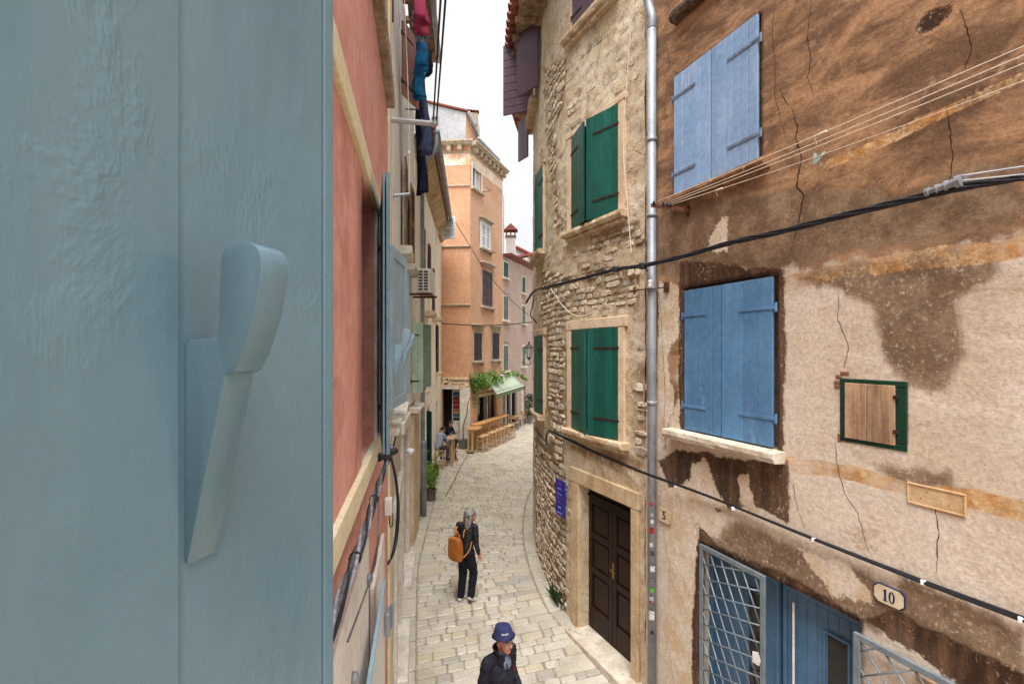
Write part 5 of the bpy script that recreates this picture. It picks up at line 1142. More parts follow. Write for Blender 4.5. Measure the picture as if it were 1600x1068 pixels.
MB().obox(e0 + V((.02, .85, 0)), (.5, 0, 0), (0, .05, 0), up*.995).build('side_board', m_bar2, sc_, .006)
lettering('TUNAHOLIC', 'lettering', e0 + V((.15, .034, .52)), (0, 0, 1), (-1, 0, 0), .13, m_ink, sc_, .003, .004)
MB().obox(e0 + V((.0, -.04, 0)), (.3, 0, 0), (0, .3, 0), up*.05).build('foot', m_ink, sc_, .004)
def make_stool(label):
    r = thing('bar_stool', label, 'stool', group='bar stools along the counter'); h = .70; w = .15
    MB().box(-w-.01, w+.01, -w-.01, w+.01, h-.035, h).build('seat', m_bar2, r, .006)
    for sx in (-1, 1):
        for sy in (-1, 1): MB().tube([(sx*(w+.02), sy*(w+.02), 0), (sx*(w-.02), sy*(w-.02), h-.036)], .024, 6).build('leg', m_bar2, r)
    for z, k in ((.2, 0), (.28, 1), (.5, 0)):
        for sg_ in (-1, 1):
            p = (w+.0)*1.0; a, b2 = ((-p, sg_*p, z), (p, sg_*p, z)) if k == 0 else ((sg_*p, -p, z), (sg_*p, p, z)); MB().tube([a, b2], .013, 6).build('rung', m_bar2, r)
    return r
def place(root, loc, rz, sc=1): root.location = loc; root.rotation_euler = (0, 0, rz); root.scale = (sc, sc, sc); return root
def dup(root, label, group=None):
    r = root.copy(); col.objects.link(r); r['label'] = label
    if group: r['group'] = group
    for ch in list(root.children):
        k = ch.copy(); col.objects.link(k); k.parent = r
        for g in ch.children: w = g.copy(); col.objects.link(w); w.parent = k
    return r
ordn = ['nearest', 'second', 'third', 'fourth', 'fifth', 'sixth', 'seventh', 'farthest']
st0 = None
for i in range(8):
    lb = 'pine bar stool at the long counter, %s from the camera' % ordn[i] if 0 < i < 7 else 'pine bar stool at the long counter, %s of the row' % ordn[i]
    s = make_stool(lb) if st0 is None else dup(st0, lb); st0 = st0 or s
    p = V((-1.44, 21.35, 0)) + d*([0, .42, 1.05, 1.45, 2.0, 2.5, 3.1, 3.6][i]) + nO*.12; place(s, p, -.37 + rng.uniform(-.12, .12))
# ---------------------------------------------------------------- terrace at the left
tb = thing('high_table', 'narrow high pine table between the two seated people', 'table'); tp = V((-2.42, 18.95, 0))
MB().obox(tp + V((-.14, -.35, 1.02)), (.3, 0, 0), (0, .8, 0), up*.045).build('table_top', m_bar2, tb, .005)
for dx, dy in ((-.1, -.28), (.1, -.28), (-.1, .36), (.1, .36)): MB().obox(tp + V((dx-.03, dy-.03, 0)), (.06, 0, 0), (0, .06, 0), up*1.018).build('leg', m_bar2, tb, .004)
s = dup(st0, 'pine stool under the man in the grey sweatshirt', 'stools at the high table'); place(s, (-2.78, 18.35, 0), .1)
s = dup(st0, 'pine stool under the person behind the high table', 'stools at the high table'); place(s, (-2.72, 20.1, 0), .2)
gl = thing('drinking_glass', 'small glass on the narrow high table', 'glass'); MB().lathe(tp + V((.02, .1, 1.066)), [(.03, 0), (.036, .13), (.032, .13), (.027, .01)], 10, False).build('tumbler', m_frost, gl)
# bistro tables and chairs further on
m_met = M('thin dark metal', (70, 66, 62), None, 8, .5, 0, metal=.5)
def bistro(p, label, r=.36):
    t = thing('bistro_table', label, 'table', group='bistro tables down the street'); p = V(p)
    MB().lathe(p + up*.72, [(r, 0), (r, .03)], 4).build('table_top', m_bar2, t)
    for a in (.78, 2.35, 3.92, 5.5): MB().tube([p + V((math.cos(a)*.25, math.sin(a)*.25, 0)), p + V((-math.cos(a)*.2, -math.sin(a)*.2, .715))], .014, 6).build('leg', m_met, t)
def chair(p, rz, label):
    t = thing('bistro_chair', label, 'chair', group='bistro chairs down the street')
    MB().box(-.2, .2, -.2, .2, .44, .47).build('seat', m_bar2, t, .008); MB().box(-.2, .2, .18, .21, .68, .86).build('backrest', m_bar2, t, .008)
    for sx in (-1, 1):
        MB().tube([(sx*.18, .22, 0), (sx*.17, .19, .45), (sx*.18, .2, .86)], .012, 6).build('leg', m_met, t); MB().tube([(sx*.18, -.22, 0), (sx*.17, -.17, .44)], .012, 6).build('leg', m_met, t)
    place(t, p, rz)
bistro(P(806, 0, 27.6).xy.to_3d(), 'square bistro table nearest the end of the bar counter'); bistro(P(815, 0, 30).xy.to_3d(), 'middle bistro table by the shopfront posts'); bistro(P(823, 0, 32.5).xy.to_3d(), 'farthest bistro table down the street')
for i, (x, Y, rz, lb) in enumerate(((802, 26.9, 2.8, 'bistro chair on the near side of the nearest bistro table'), (811, 28.6, -.4, 'bistro chair behind the nearest bistro table'), (815.5, 29.2, 2.9, 'bistro chair before the middle bistro table'), (822, 31.4, 2.7, 'bistro chair before the farthest bistro table'))):
    q = P(x, 0, Y); q.z = 0; chair(q, rz, lb)
# ---------------------------------------------------------------- plants
def mat_leaf(name, c1, c2):
    t = NT(name); c = t.mix(t.step(t.noise(9, 3), .35, .65), lin(c1), lin(c2)); c = t.rnd(c, .1)
    t.b.inputs['Subsurface Weight'].default_value = 0; return t.done(c, .5, 0, .4)
m_leafb = mat_leaf('bright leaf', (112, 150, 58), (78, 116, 40)); m_leafd = mat_leaf('dark leaf', (58, 88, 44), (42, 70, 38)); m_leafy = mat_leaf('yellow-green leaf', (150, 184, 70), (108, 152, 48))
m_stem = M('green-brown stem', (112, 96, 62), (84, 74, 48), 8, .8, .2)
def leaf(mb, p, dirv, L, w, r):
    dv = V(dirv).normalized(); sd = dv.cross(V((r.uniform(-1, 1), r.uniform(-1, 1), r.uniform(-.3, 1)))); sd = sd.normalized() if sd.length > .01 else V((1, 0, 0)); nv = sd.cross(dv)
    n = len(mb.v); m_ = p + dv*L*.5 + nv*L*.08; e_ = p + dv*L - nv*L*.06
    mb.v += [tuple(p), tuple(m_ + sd*w), tuple(e_), tuple(m_ - sd*w)]; mb.f += [(n, n+1, n+2), (n, n+2, n+3)]
def pot_plant(name, label, p, ph, pr, sq, potm, build):
    t = thing(name, label, 'plant'); p = V(p)
    MB().lathe(p, [(pr*.72, 0), (pr*.95, ph*.9), (pr*1.05, ph*.9), (pr*1.05, ph), (pr*.9, ph), (pr*.85, ph*.85), (0.01, ph*.85)], 4 if sq else 14).build('pot', potm, t, .004); build(t, p + up*ph*.85); return t
m_potg = M('grey pot', (128, 124, 118), (108, 104, 98), 6, .75, .15); m_potb = M('dark grey-brown pot', (104, 96, 88), (88, 80, 72), 6, .7, .15)
def bamboo(t, p):
    r = random.Random(4); lv = MB(); stt = MB()
    for i in range(9):
        a = r.uniform(0, 6.28); tip = p + V((math.cos(a)*.2, math.sin(a)*.2, r.uniform(.55, 1.3))); b0 = p + V((math.cos(a)*.05, math.sin(a)*.05, 0)); stt.tube([b0, b0.lerp(tip, .5) + V((0, 0, .03)), tip], .006, 5)
        for k in range(44):
            q = b0.lerp(tip, r.uniform(.15, 1)); az = r.uniform(0, 6.28); leaf(lv, q, (math.cos(az), math.sin(az), r.uniform(-.5, .5)), r.uniform(.09, .2), r.uniform(.012, .022), r)
    stt.build('stems', m_stem, t); lv.build('foliage', m_leafy, t)
pb = P(673.5, 0, 14.4); pb.z = .01
pot_plant('potted_bamboo', 'bright green bamboo in a grey-brown pot by the downpipe', pb, .34, .16, False, m_potb, bamboo)
def shrub(t, p):
    r = random.Random(9); lv = MB(); stt = MB()
    for i in range(8):
        a = r.uniform(0, 6.28); tip = p + V((math.cos(a)*.28, math.sin(a)*.28, r.uniform(.4, .85))); stt.tube([p, tip], .008, 5)
        for k in range(40): q = p.lerp(tip, r.uniform(.3, 1.05)); az = r.uniform(0, 6.28); leaf(lv, q, (math.cos(az), math.sin(az), r.uniform(-.4, .6)), r.uniform(.07, .13), .025, r)
    stt.build('stems', m_stem, t); lv.build('foliage', m_leafd, t)
pb = P(684, 0, 20.6); pb.z = .01; pot_plant('potted_shrub', 'dark green potted shrub behind the seated people', pb, .5, .2, False, m_potg, shrub)
vp = P(724.5, 0, 22.0); vp.z = .01
def vine(t, p):
    r = random.Random(12); stt = MB(); lv = MB()
    pts = [p, p + V((-.03, .1, .6)), p + V((.12, .15, 1.2)), p + V((.22, .18, 1.8)), wpt(741, 2.6, .15), wpt(747, 3.05, .22), wpt(762, 3.2, .3), wpt(780, 3.22, .3)]
    stt.tube(catmull(pts, 5), [max(.008, .028 - .0006*i) for i in range(len(catmull(pts, 5)))], 7); stt.build('trunk', m_stem, t, smooth=True)
    cl = []
    for i in range(2600):
        x = 733 + 50*r.random()**1.25; z = 3.1 + r.gauss(0, .15) - (.35*r.random()**2 if x < 752 else 0) + .05*math.sin(x*.5); n_ = abs(r.gauss(.2, .22)); 
        if x > 768 and r.random() < .45: continue
        if vnoise(np.array([x*.35]), np.array([z*4]), 3)[0] < .34: continue
        q = wpt(min(max(x, 735.5), 803), z, n_) + V((min(0, x-735.5)*.03, 0, 0)); az = r.uniform(0, 6.28); leaf(lv, q, (math.cos(az), math.sin(az), r.uniform(-.7, .3)), r.uniform(.08, .15), r.uniform(.03, .05), r)
    for i in range(240):                             # hanging tendrils left of the window and out along the awning
        x = r.choice([r.uniform(736, 744), r.uniform(736, 744), r.uniform(786, 803)]); z = (3.0 - 1.2*r.random()**1.5) if x < 750 else 3.2 + r.gauss(0, .06); q = wpt(x, z, .08 + .1*r.random()); leaf(lv, q, (r.uniform(-1, 1), r.uniform(-1, 0), r.uniform(-1, .2)), .11, .035, r)
    for i in range(110): f = r.random(); q = wpt(803, 3.2, .1).lerp(wpt(812, 2.75, .5), f) + V((r.gauss(0, .05), 0, r.gauss(0, .05))); leaf(lv, q, (r.uniform(-1, 1), -.5, r.uniform(-1, .2)), .12, .035, r)
    lv.build('foliage', m_leafb, t)
pot_plant('climbing_vine', 'bright green vine climbing over the bar window from a square grey pot', vp, .42, .26, True, m_potg, vine)
def ivy(t, p): 
    r = random.Random(3); lv = MB()
    for i in range(500): q = p + V((r.gauss(0, .12), r.gauss(0, .12), r.uniform(0, 1.4))); leaf(lv, q, (r.uniform(-1, 1), r.uniform(-1, 1), r.uniform(-.5, .5)), .12, .04, r)
    lv.build('foliage', m_leafd, t)
pb = P(828, 0, 29.6); pb.z = .01; pot_plant('tall_potted_shrub', 'tall dark shrub at the far end of the street', pb, .5, .2, False, m_potg, ivy)
b = MB(); r = random.Random(5); t = thing('wall_weed', 'tuft of green weed at the foot of the stone house wall', 'weed')
sq_ = T_.px(872); p = T_.pt(sq_, zg(T_.Y(sq_)), .06)
for i in range(70): leaf(b, p + T_.T(sq_)*r.gauss(0, .12), (r.gauss(0, .35), r.gauss(0, .35), 1), r.uniform(.08, .34), .012, r)
b.build('blades', m_leafd, t)
t = thing('kerb_weed', 'small weed at the foot of the left wall', 'weed'); b = MB(); p = P(651, 0, 12.6); p.z = .01
for i in range(40): leaf(b, p + V((r.gauss(0, .05), r.gauss(0, .08), 0)), (r.gauss(0, .4), r.gauss(0, .4), .8), r.uniform(.06, .16), .012, r)
b.build('blades', m_leafy, t)
# ---------------------------------------------------------------- street lantern on the mauve house corner
ln = thing('street_lantern', 'black iron wall lantern at the far corner of the mauve house', 'street lamp'); lp = P(826.5, 0, 27.2); zl = zpx(550, 27.2)
lp = V((lp.x, lp.y, 0)); w0, w1 = .17, .26
fr8 = MB(); gl8 = MB(); 
for i in range(6):
    a, a2 = i*math.pi/3, (i+1)*math.pi/3; q = lambda a, r_, z: V((lp.x+math.cos(a)*r_, lp.y+math.sin(a)*r_, z))
    fr8.tube([q(a, .12, zl-.28), q(a, .24, zl+.22)], .013, 5); gl8.quad(q(a, .115, zl-.27), q(a2, .115, zl-.27), q(a2, .235, zl+.21), q(a, .235, zl+.21))
fr8.lathe(lp + up*(zl+.22), [(.27, 0), (.27, .03), (.16, .16), (.05, .24), (.05, .36), (.0, .38)], 6); fr8.lathe(lp + up*(zl-.34), [(.03, -.1), (.1, 0), (.13, .06)], 6); fr8.build('lantern_frame', m_iron, ln)
gl8.build('panes', m_frost, ln); MB().tube(catmull([lp + up*(zl-.42), lp + V((.05, 0, zl-.5)), lp + V((.1, .1, zl-.62)), lp + V((-.05, .1, zl-.72)), lp + V((-.25, .3, zl-.6)), lp + V((-.4, .8, zl-.6))], 5), .02, 6).build('scroll_bracket', m_iron, ln)
# ================================================================ people
def sphere_v(c, r, nu=10, nv=7, rot=None):
    c = V(c); r = V(r) if not isinstance(r, (int, float)) else V((r, r, r)); b = MB(); vs = []
    vs.append((0, 0, -1))
    for i in range(1, nv):
        t = -math.pi/2 + math.pi*i/nv
        for j in range(nu): p = 2*math.pi*j/nu; vs.append((math.cos(t)*math.cos(p), math.cos(t)*math.sin(p), math.sin(t)))
    vs.append((0, 0, 1))
    for v in vs:
        w = V((v[0]*r.x, v[1]*r.y, v[2]*r.z))
        if rot: w = rot @ w
        b.v.append(tuple(w + c))
    for j in range(nu): b.f.append((0, 1+(j+1) % nu, 1+j))
    for i in range(nv-2):
        for j in range(nu): q = 1+i*nu; b.f.append((q+j, q+(j+1) % nu, q+nu+(j+1) % nu, q+nu+j))
    e = 1+(nv-1)*nu; q = e-nu
    for j in range(nu): b.f.append((q+j, q+(j+1) % nu, e))
    return b
def blob(name, prims, vox, mat, parent, sm=6, fold=0):
    v, f = [], []
    def add(b): n = len(v); v.extend(b.v); f.extend([tuple(n+i for i in q) for q in b.f])
    for p in prims:
        if p[0] == 'e': add(sphere_v(p[1], p[2], 14, 9, p[3] if len(p) > 3 else None))
        else:
            a, b_, r0, r1 = V(p[1]), V(p[2]), p[3], p[4]; d = (b_-a); L = max(d.length, 1e-4); d = d / L; pts, rr = [], []
            for t in (-1, -.85, -.55, -.2): pts.append(a + d*(t*r0)); rr.append(max(.0008, r0*math.sqrt(max(0, 1-t*t))))
            for t in (0, .25, .5, .75, 1): pts.append(a + d*(L*t)); rr.append(r0 + (r1-r0)*t)
            for t in (.2, .55, .85, 1): pts.append(b_ + d*(t*r1)); rr.append(max(.0008, r1*math.sqrt(max(0, 1-t*t))))
            add(MB().tube(pts, rr, 12))
    m = bpy.data.meshes.new(name); m.from_pydata(v, [], f); m.update(); o = bpy.data.objects.new(name, m); col.objects.link(o)
    r = o.modifiers.new('r', 'REMESH'); r.mode = 'VOXEL'; r.voxel_size = vox; r.use_smooth_shade = True
    s = o.modifiers.new('s', 'SMOOTH'); s.factor = .5; s.iterations = sm
    dg = bpy.context.evaluated_depsgraph_get(); me = bpy.data.meshes.new_from_object(o.evaluated_get(dg)); bpy.data.objects.remove(o)
    me.materials.clear(); me.materials.append(mat); o = bpy.data.objects.new(name, me); col.objects.link(o); o.parent = parent
    for p in me.polygons: p.use_smooth = True
    if fold:
        n = len(me.vertices); co = np.empty(n*3); no = np.empty(n*3); me.vertices.foreach_get('co', co); me.vertex_normals.foreach_get('vector', no); co = co.reshape(-1, 3); no = no.reshape(-1, 3)
        rs_ = np.random.RandomState(len(prims)); a = np.zeros(n)
        for k in range(9):
            d = rs_.randn(3) * (1, 1, 1.3); d /= np.linalg.norm(d); wv = rs_.uniform(.05, .12); a += 1 - 2*np.abs(np.sin(co @ d * (math.pi/wv) + rs_.rand()*6 + 1.5*np.sin(co[:, 2]*17 + k)))
        co += no * (a[:, None] / 9 * fold * 2.2); me.vertices.foreach_set('co', co.reshape(-1)); me.update()
    return o
def hand_prims(w, d, side, grip=.35):
    """wrist, pointing direction, palm side vector: palm plus five bent fingers"""
    w, d = V(w), V(d).normalized(); s = V(side).normalized(); s = (s - d*s.dot(d)).normalized(); n = d.cross(s); pr = [('e', w + d*.05, (.02, .02, .02))]
    R = Matrix((s, d, n)).transposed(); pr.append(('e', w + d*.05, (.042, .052, .016), R))
    for k, L in enumerate((.070, .078, .072, .058)):
        b0 = w + d*.088 + s*(.030 - .020*k); m1 = b0 + d*(L*.5) + n*(grip*L*.25); e = m1 + d*(L*.45) + n*(grip*L*.6); pr += [('c', b0, m1, .0095, .009), ('c', m1, e, .009, .0075)]
    t0 = w + d*.03 + s*.036; t1 = t0 + d*.035 + s*.028 + n*.012; pr += [('c', t0, t1, .0115, .010), ('c', t1, t1 + d*.032 + n*.01, .010, .008)]
    return pr
m_skin = M('skin', (206, 152, 128), (194, 136, 112), 14, .55, .05, 90, .002); m_skin2 = M('ruddy skin', (196, 144, 122), (180, 124, 104), 14, .55, .05, 90, .002)
def person(label, loc, rz, J, top, trou, shoe, skin, hairm, hair=None, vox=.011, extra=None, scale=1, bulk=1.0, tk=1.0):
    root = thing('person', label, 'person'); g = lambda k: V(J[k]); hf = V(J.get('headfwd', (0, 1, 0))).normalized(); hc = g('head')
    hr = hf.cross(up).normalized(); hu = hr.cross(hf).normalized(); R = Matrix((hr, hf, hu)).transposed()
    at = lambda x, y, z: hc + R @ V((x, y, z))
    bd = [('e', at(0, -.012, .025), (.076, .095, .092), R), ('e', at(0, .03, -.03), (.062, .066, .085), R), ('e', at(0, .05, -.085), (.036, .036, .03), R), ('c', at(0, .092, .01), at(0, .112, -.026), .010, .0155), ('c', at(-.03, .085, .035), at(.03, .085, .035), .014, .014),
          ('e', at(.076, -.012, -.012), (.012, .02, .032), R), ('e', at(-.076, -.012, -.012), (.012, .02, .032), R), ('e', at(0, .086, -.058), (.024, .014, .012), R), ('e', at(.035, .068, -.03), (.022, .02, .024), R), ('e', at(-.035, .068, -.03), (.022, .02, .024), R),
          ('c', g('neck'), at(0, -.015, -.05), .052, .05), ('c', g('pelvis'), g('chest'), .08, .08), ('c', g('chest'), g('neck'), .07, .045)]
    for s in 'LR':
        bd += [('c', g('sh'+s), g('el'+s), .030, .028), ('c', g('el'+s), g('wr'+s), .028, .024), ('c', g('chest'), g('sh'+s), .06, .03), ('c', g('pelvis'), g('hip'+s), .07, .055), ('c', g('hip'+s), g('kn'+s), .05, .036), ('c', g('kn'+s), g('an'+s), .034, .03)]
        hd_ = (g('wr'+s)-g('el'+s)) if 'hd'+s not in J else g('hd'+s); bd += hand_prims(g('wr'+s), hd_, J.get('ps'+s, (0, 1, 0)), .5)
    body = blob('body', bd, vox*.72, skin, root, 3)
    tp = [('e', g('chest') + V((0, 0, .02)), (.165*bulk, .115*bulk, .19)), ('c', g('pelvis') + V((0, 0, .0)), g('chest'), .135*bulk, .14*bulk), ('c', g('shL'), g('shR'), .062*bulk, .062*bulk), ('c', g('chest')+V((0, 0, .1)), g('neck'), .10, .066)]
    for s in 'LR': cu = g('el'+s).lerp(g('wr'+s), .93); tp += [('c', g('sh'+s), g('el'+s), .062*bulk, .052*bulk), ('c', g('el'+s), cu, .052*bulk, .040*bulk)]
    blob('jacket', tp, vox*.8, top, root, 4, .006)
    tr = [('e', g('pelvis'), (.15, .11, .11))]
    for s in 'LR': tr += [('c', g('hip'+s), g('kn'+s), .086*tk, .066*tk), ('c', g('kn'+s), g('kn'+s).lerp(g('an'+s), .97), .066*tk, .058*tk)]
    blob('trousers', tr, vox*.8, trou, root, 4, .006)
    for s in 'LR':
        a = g('an'+s); fd = V(J.get('ft'+s, (0, 1, 0))).normalized(); blob('shoe', [('c', a - up*.045 - fd*.03, a - up*.052 + fd*.15, .042, .036), ('c', a - up*.02, a - up*.045 + fd*.05, .042, .044)], .009, shoe, root, 3)
    if hair: blob('hair', hair(at, R, hc), vox*.6, hairm, root, 2, .005)
    # eyes, brows and lips
    for s in (-1, 1):
        MB_ = sphere_v(at(s*.031, .083, .006), (.0125, .008, .008), 8, 6, R); MB_.build('eye', bpy.data.materials['white plastic'], body, smooth=True)
        sphere_v(at(s*.031, .0905, .006), (.0058, .003, .0058), 8, 6, R).build('iris', m_ink, body)
        b = MB(); b.tube([at(s*.014, .098, .027), at(s*.032, .097, .033), at(s*.05, .086, .027)], .0045, 5); b.build('eyebrow', hairm, body)
    b = MB(); b.tube([at(-.022, .090, -.056), at(0, .1015, -.054), at(.022, .090, -.056)], [.003, .0065, .003], 6); b.build('lips', m_lip, body)
    if extra: extra(root, at, R, body)
    root.location = loc; root.rotation_euler = (0, 0, rz); root.scale = (scale,)*3; return root
m_lip = M('lips', (168, 92, 84), None, 8, .45, 0)
m_leather = M('black leather', (30, 31, 36), (22, 23, 28), 7, .38, .5, 26, .02, spec=.5)
m_blk = M('black cloth', (26, 28, 38), (20, 22, 30), 5, .85, .35, 18, .02); m_whshoe = M('white trainer', (220, 218, 216), (200, 198, 196), 12, .6, .1)
m_hairg = M('silver-grey hair', (168, 164, 160), (118, 112, 108), 12, .55, .6, 55, .012, grain=(34, (1, 1, .12), (84, 78, 74), .8))
m_tanl = M('tan leather', (178, 108, 48), (156, 92, 38), 6, .45, .35, 24, .02, spots=((132, 70, 22), 9, .62, .5)); m_strap = M('tan strap', (206, 138, 78), None, 8, .55, 0)
m_hairb = M('dark brown hair', (46, 36, 32), (34, 26, 24), 14, .5, .5, 60, .01)
JW = dict(pelvis=(0, 0, .92), chest=(.03, .03, 1.22), neck=(.055, .035, 1.40), head=(.075, .05, 1.535), headfwd=(.55, .8, -.06), hipL=(-.08, 0, .90), hipR=(.08, 0, .90), knL=(-.08, .04, .49), knR=(.09, .12, .50), anL=(-.09, -.02, .085), anR=(.11, .02, .13),
          ftL=(-.05, 1, 0), ftR=(.25, .9, -.55), shL=(-.14, .0, 1.345), shR=(.185, .04, 1.345), elL=(-.20, -.02, 1.08), elR=(.235, -.0, 1.08), wrL=(-.17, .14, .88), wrR=(.225, .09, .87), psR=(0, .3, 1))
def hairW(at, R, hc):
    pr = [('e', at(0, -.022, .04), (.098, .112, .102), R)]
    r = random.Random(2)
    for i in range(22):
        t = -2.5 + 4.0*i/21; x, y = math.sin(t)*.075, -.03 - math.cos(t)*.07; pr.append(('c', at(x, y, .03), at(x*1.25 + r.uniform(-.02, .02), y*1.15 + r.uniform(-.02, .03), -.16 - r.uniform(0, .07)), .03, .012))
    return pr
def packW(root, at, R, body):
    # soft leather backpack on the back
    pts = []; b = MB(); prof = [(-.145, .0), (-.155, .10), (-.15, .25), (-.13, .37), (-.10, .41), (.09, .41), (.115, .37), (.135, .25), (.145, .10), (.14, 0), (.10, -.03), (-.10, -.03)]
    o_ = V((-.055, -.13, .80)); lay = ((0, .88), (-.05, 1.0), (-.11, .97), (-.15, .82), (-.165, .6))
    for y, s in lay:
        for x, z in prof: b.v.append((o_.x + x*s, o_.y + y + .012*math.sin(x*30+z*20), o_.z + .19 + (z-.19)*s - .35*y*0))
    k = len(prof)
    for i in range(len(lay)-1):
        for j in range(k): b.f.append((i*k+j, i*k+(j+1) % k, (i+1)*k+(j+1) % k, (i+1)*k+j))
    b.f += [tuple(range(k)), tuple(range(5*k-1, 4*k-1, -1))]; pk = thing('backpack', 'tan leather backpack worn by the woman in black', 'backpack'); PK.append(pk)
    m = b.build('bag', m_tanl, pk, fixn=True, smooth=True); sb = m.modifiers.new('s', 'SUBSURF'); sb.levels = sb.render_levels = 2
    MB().obox(o_ + V((-.10, -.168, .30)), (.2, 0, 0), (0, .02, 0), up*.10).build('flap', m_tanl, pk, .012, seg=2)
    for x in (-.09, .09): MB().tube(catmull([o_ + V((x, .02, .38)), o_ + V((x*1.05, .06, .50)), o_ + V((x*1.3+.05, .17, .585)), o_ + V((x*1.6+.05, .28, .5))], 6), .014, 6).build('shoulder_strap', m_strap, pk, smooth=True)
    MB().tube(catmull([o_ + V((.0, -.06, .40)), o_ + V((.03, -.09, .52)), o_ + V((.07, -.06, .40))], 6), .009, 6).build('grab_handle', m_strap, pk, smooth=True)
    MB().tube(catmull([o_ + V((.13, -.03, .05)), o_ + V((.19, .06, .16)), o_ + V((.20, .12, .30))], 6), .011, 6).build('side_strap', m_strap, pk, smooth=True)
PK = []
wl = V((-.83, 8.62, zg(8.62)+.012)); pw = person('woman with silver hair and black leather jacket walking away up the street', wl, -.55, JW, m_leather, m_blk, m_whshoe, m_skin, m_hairg, hairW, .011, packW, 1.0, 1.0, 1.22)
PK[0].location = wl; PK[0].rotation_euler = (0, 0, -.55)
# man with bucket hat, close to the camera
m_navyj = M('navy jacket cloth', (34, 34, 48), (26, 26, 38), 4, .7, .4, 14, .03); m_hat = M('navy bucket hat', (52, 56, 98), (44, 48, 86), 4, .85, .3, 60, .004); m_greyt = M('grey sweater', (124, 134, 150), (108, 118, 136), 8, .9, .3, 60, .004); m_grtr = M('charcoal trousers', (72, 72, 76), (58, 58, 62), 5, .85, .3, 20, .015)
JM = dict(pelvis=(0, 0, .96), chest=(0, .02, 1.25), neck=(0, .03, 1.47), head=(0, .075, 1.60), headfwd=(.10, .97, .10), hipL=(-.09, 0, .93), hipR=(.09, 0, .93), knL=(-.1, .1, .5), knR=(.1, -.03, .5), anL=(-.1, .12, .085), anR=(.1, -.2, .1), ftR=(0, 1, -.3),
          shL=(-.185, .0, 1.41), shR=(.185, .0, 1.41), elL=(-.25, -.05, 1.13), elR=(.25, -.03, 1.13), wrL=(-.24, .12, .93), wrR=(.24, .1, .92), psL=(1, 0, 0), psR=(-1, 0, 0))
def manx(root, at, R, body):
    hat = thing('bucket_hat', 'navy bucket hat on the man in the foreground', 'hat'); b = MB(); k = 28
    prof = [(.130, .052), (.132, .056), (.106, .088), (.102, .094), (.096, .130), (.086, .160), (.06, .172), (.001, .176)]
    for r_, z in prof:
        for j in range(k):
            t = 2*math.pi*j/k; wv = .006*math.sin(3*t) if r_ > .13 else 0; b.v.append(tuple(at(math.cos(t)*r_*.93, math.sin(t)*r_*1.04 - .006 - .16*0, z + wv)))
    for i in range(len(prof)-1):
        for j in range(k): q = i*k; b.f.append((q+j, q+(j+1) % k, q+k+(j+1) % k, q+k+j))
    o = b.build('crown_and_brim', m_hat, hat, smooth=True); so_ = o.modifiers.new('s', 'SOLIDIFY'); so_.thickness = .004
    for i, (w_, mt) in enumerate(((.010, 'r'), (.009, 'w'), (.009, 'w'), (.009, 'w'), (.009, 'w'))):
        t = .72 + .155*i; rr = .1015; c = at(math.cos(t)*rr*.95, math.sin(t)*rr*1.055 - .006, .112); tg = (R @ V((-math.sin(t), math.cos(t), 0))).normalized(); nn2 = (R @ V((math.cos(t), math.sin(t), .2))).normalized()
        MB().obox(c - tg*w_*.5 - (R @ V((0, 0, .008))), tg*w_, nn2*.003, R @ V((0, 0, .016 if i else .02))).build('logo_stitching', m_white, hat)
    HT.append(hat)
    gs = thing('spectacles', 'thin wire spectacles on the man in the bucket hat', 'spectacles'); HT.append(gs); b = MB()
    for s in (-1, 1):
        b.tube([at(s*.034 + math.cos(a)*.024, .106 - abs(math.cos(a))*.002, .004 + math.sin(a)*.018) for a in np.linspace(0, 2*math.pi, 15)], .0016, 5); b.tube([at(s*.058, .104, .006), at(s*.078, .06, .008), at(s*.08, -.01, .004)], .0016, 5)
    b.tube([at(-.010, .108, .006), at(0, .112, .010), at(.010, .108, .006)], .0016, 5); b.build('frame', m_zinc, gs)
    # stand collar, open front and sweater
    b = MB(); k = 24; c = V(JM['neck'])
    for zz, rx, ry in ((-.07, .115, .10), (-.02, .098, .088), (.03, .10, .09), (.062, .112, .104)):
        for j in range(k+1):
            t = math.pi/2 + .42 + (2*math.pi - .84)*j/k; b.v.append((c.x + math.cos(t)*rx, c.y + .015 + math.sin(t)*ry, c.z + zz - .045*max(0, math.sin(t))))
    for i in range(3):
        for j in range(k): q = i*(k+1)+j; b.f.append((q, q+1, q+k+2, q+k+1))
    o = b.build('collar', m_navyj, root, smooth=True); o.modifiers.new('s', 'SOLIDIFY').thickness = .012
    blob('sweater', [('c', c + V((0, .075, -.03)), c + V((0, .10, -.12)), .03, .024), ('c', c + V((0, .02, -.02)), c + V((0, .06, -.1)), .068, .07)], .01, m_greyt, root, 3)
    b = MB(); b.tube([c + V((.04, .125, -.06)), V((.02, .16, 1.22)), V((.015, .165, 1.0))], .006, 5); b.build('zip', m_iron, root)
    MB().obox(V((-.10, .138, 1.26)), (.008, .002, 0), (0, .004, 0), (0.002, -.01, .06)).build('red_trim', M('red trim', (190, 30, 50), None, 5, .6, 0), root)
HT = []
ml = V((-.14, 5.28, zg(5.28)+.012)); rzm = math.radians(-133)
person('man in navy bucket hat, spectacles and dark jacket in the foreground', ml, rzm, JM, m_navyj, m_grtr, m_blk, m_skin2, m_hairb, lambda at, R, hc: [('e', at(0, -.025, .03), (.082, .09, .08), R)], .009, manx, 1.0, 1.12)
for h_ in HT: h_.location = ml; h_.rotation_euler = (0, 0, rzm)
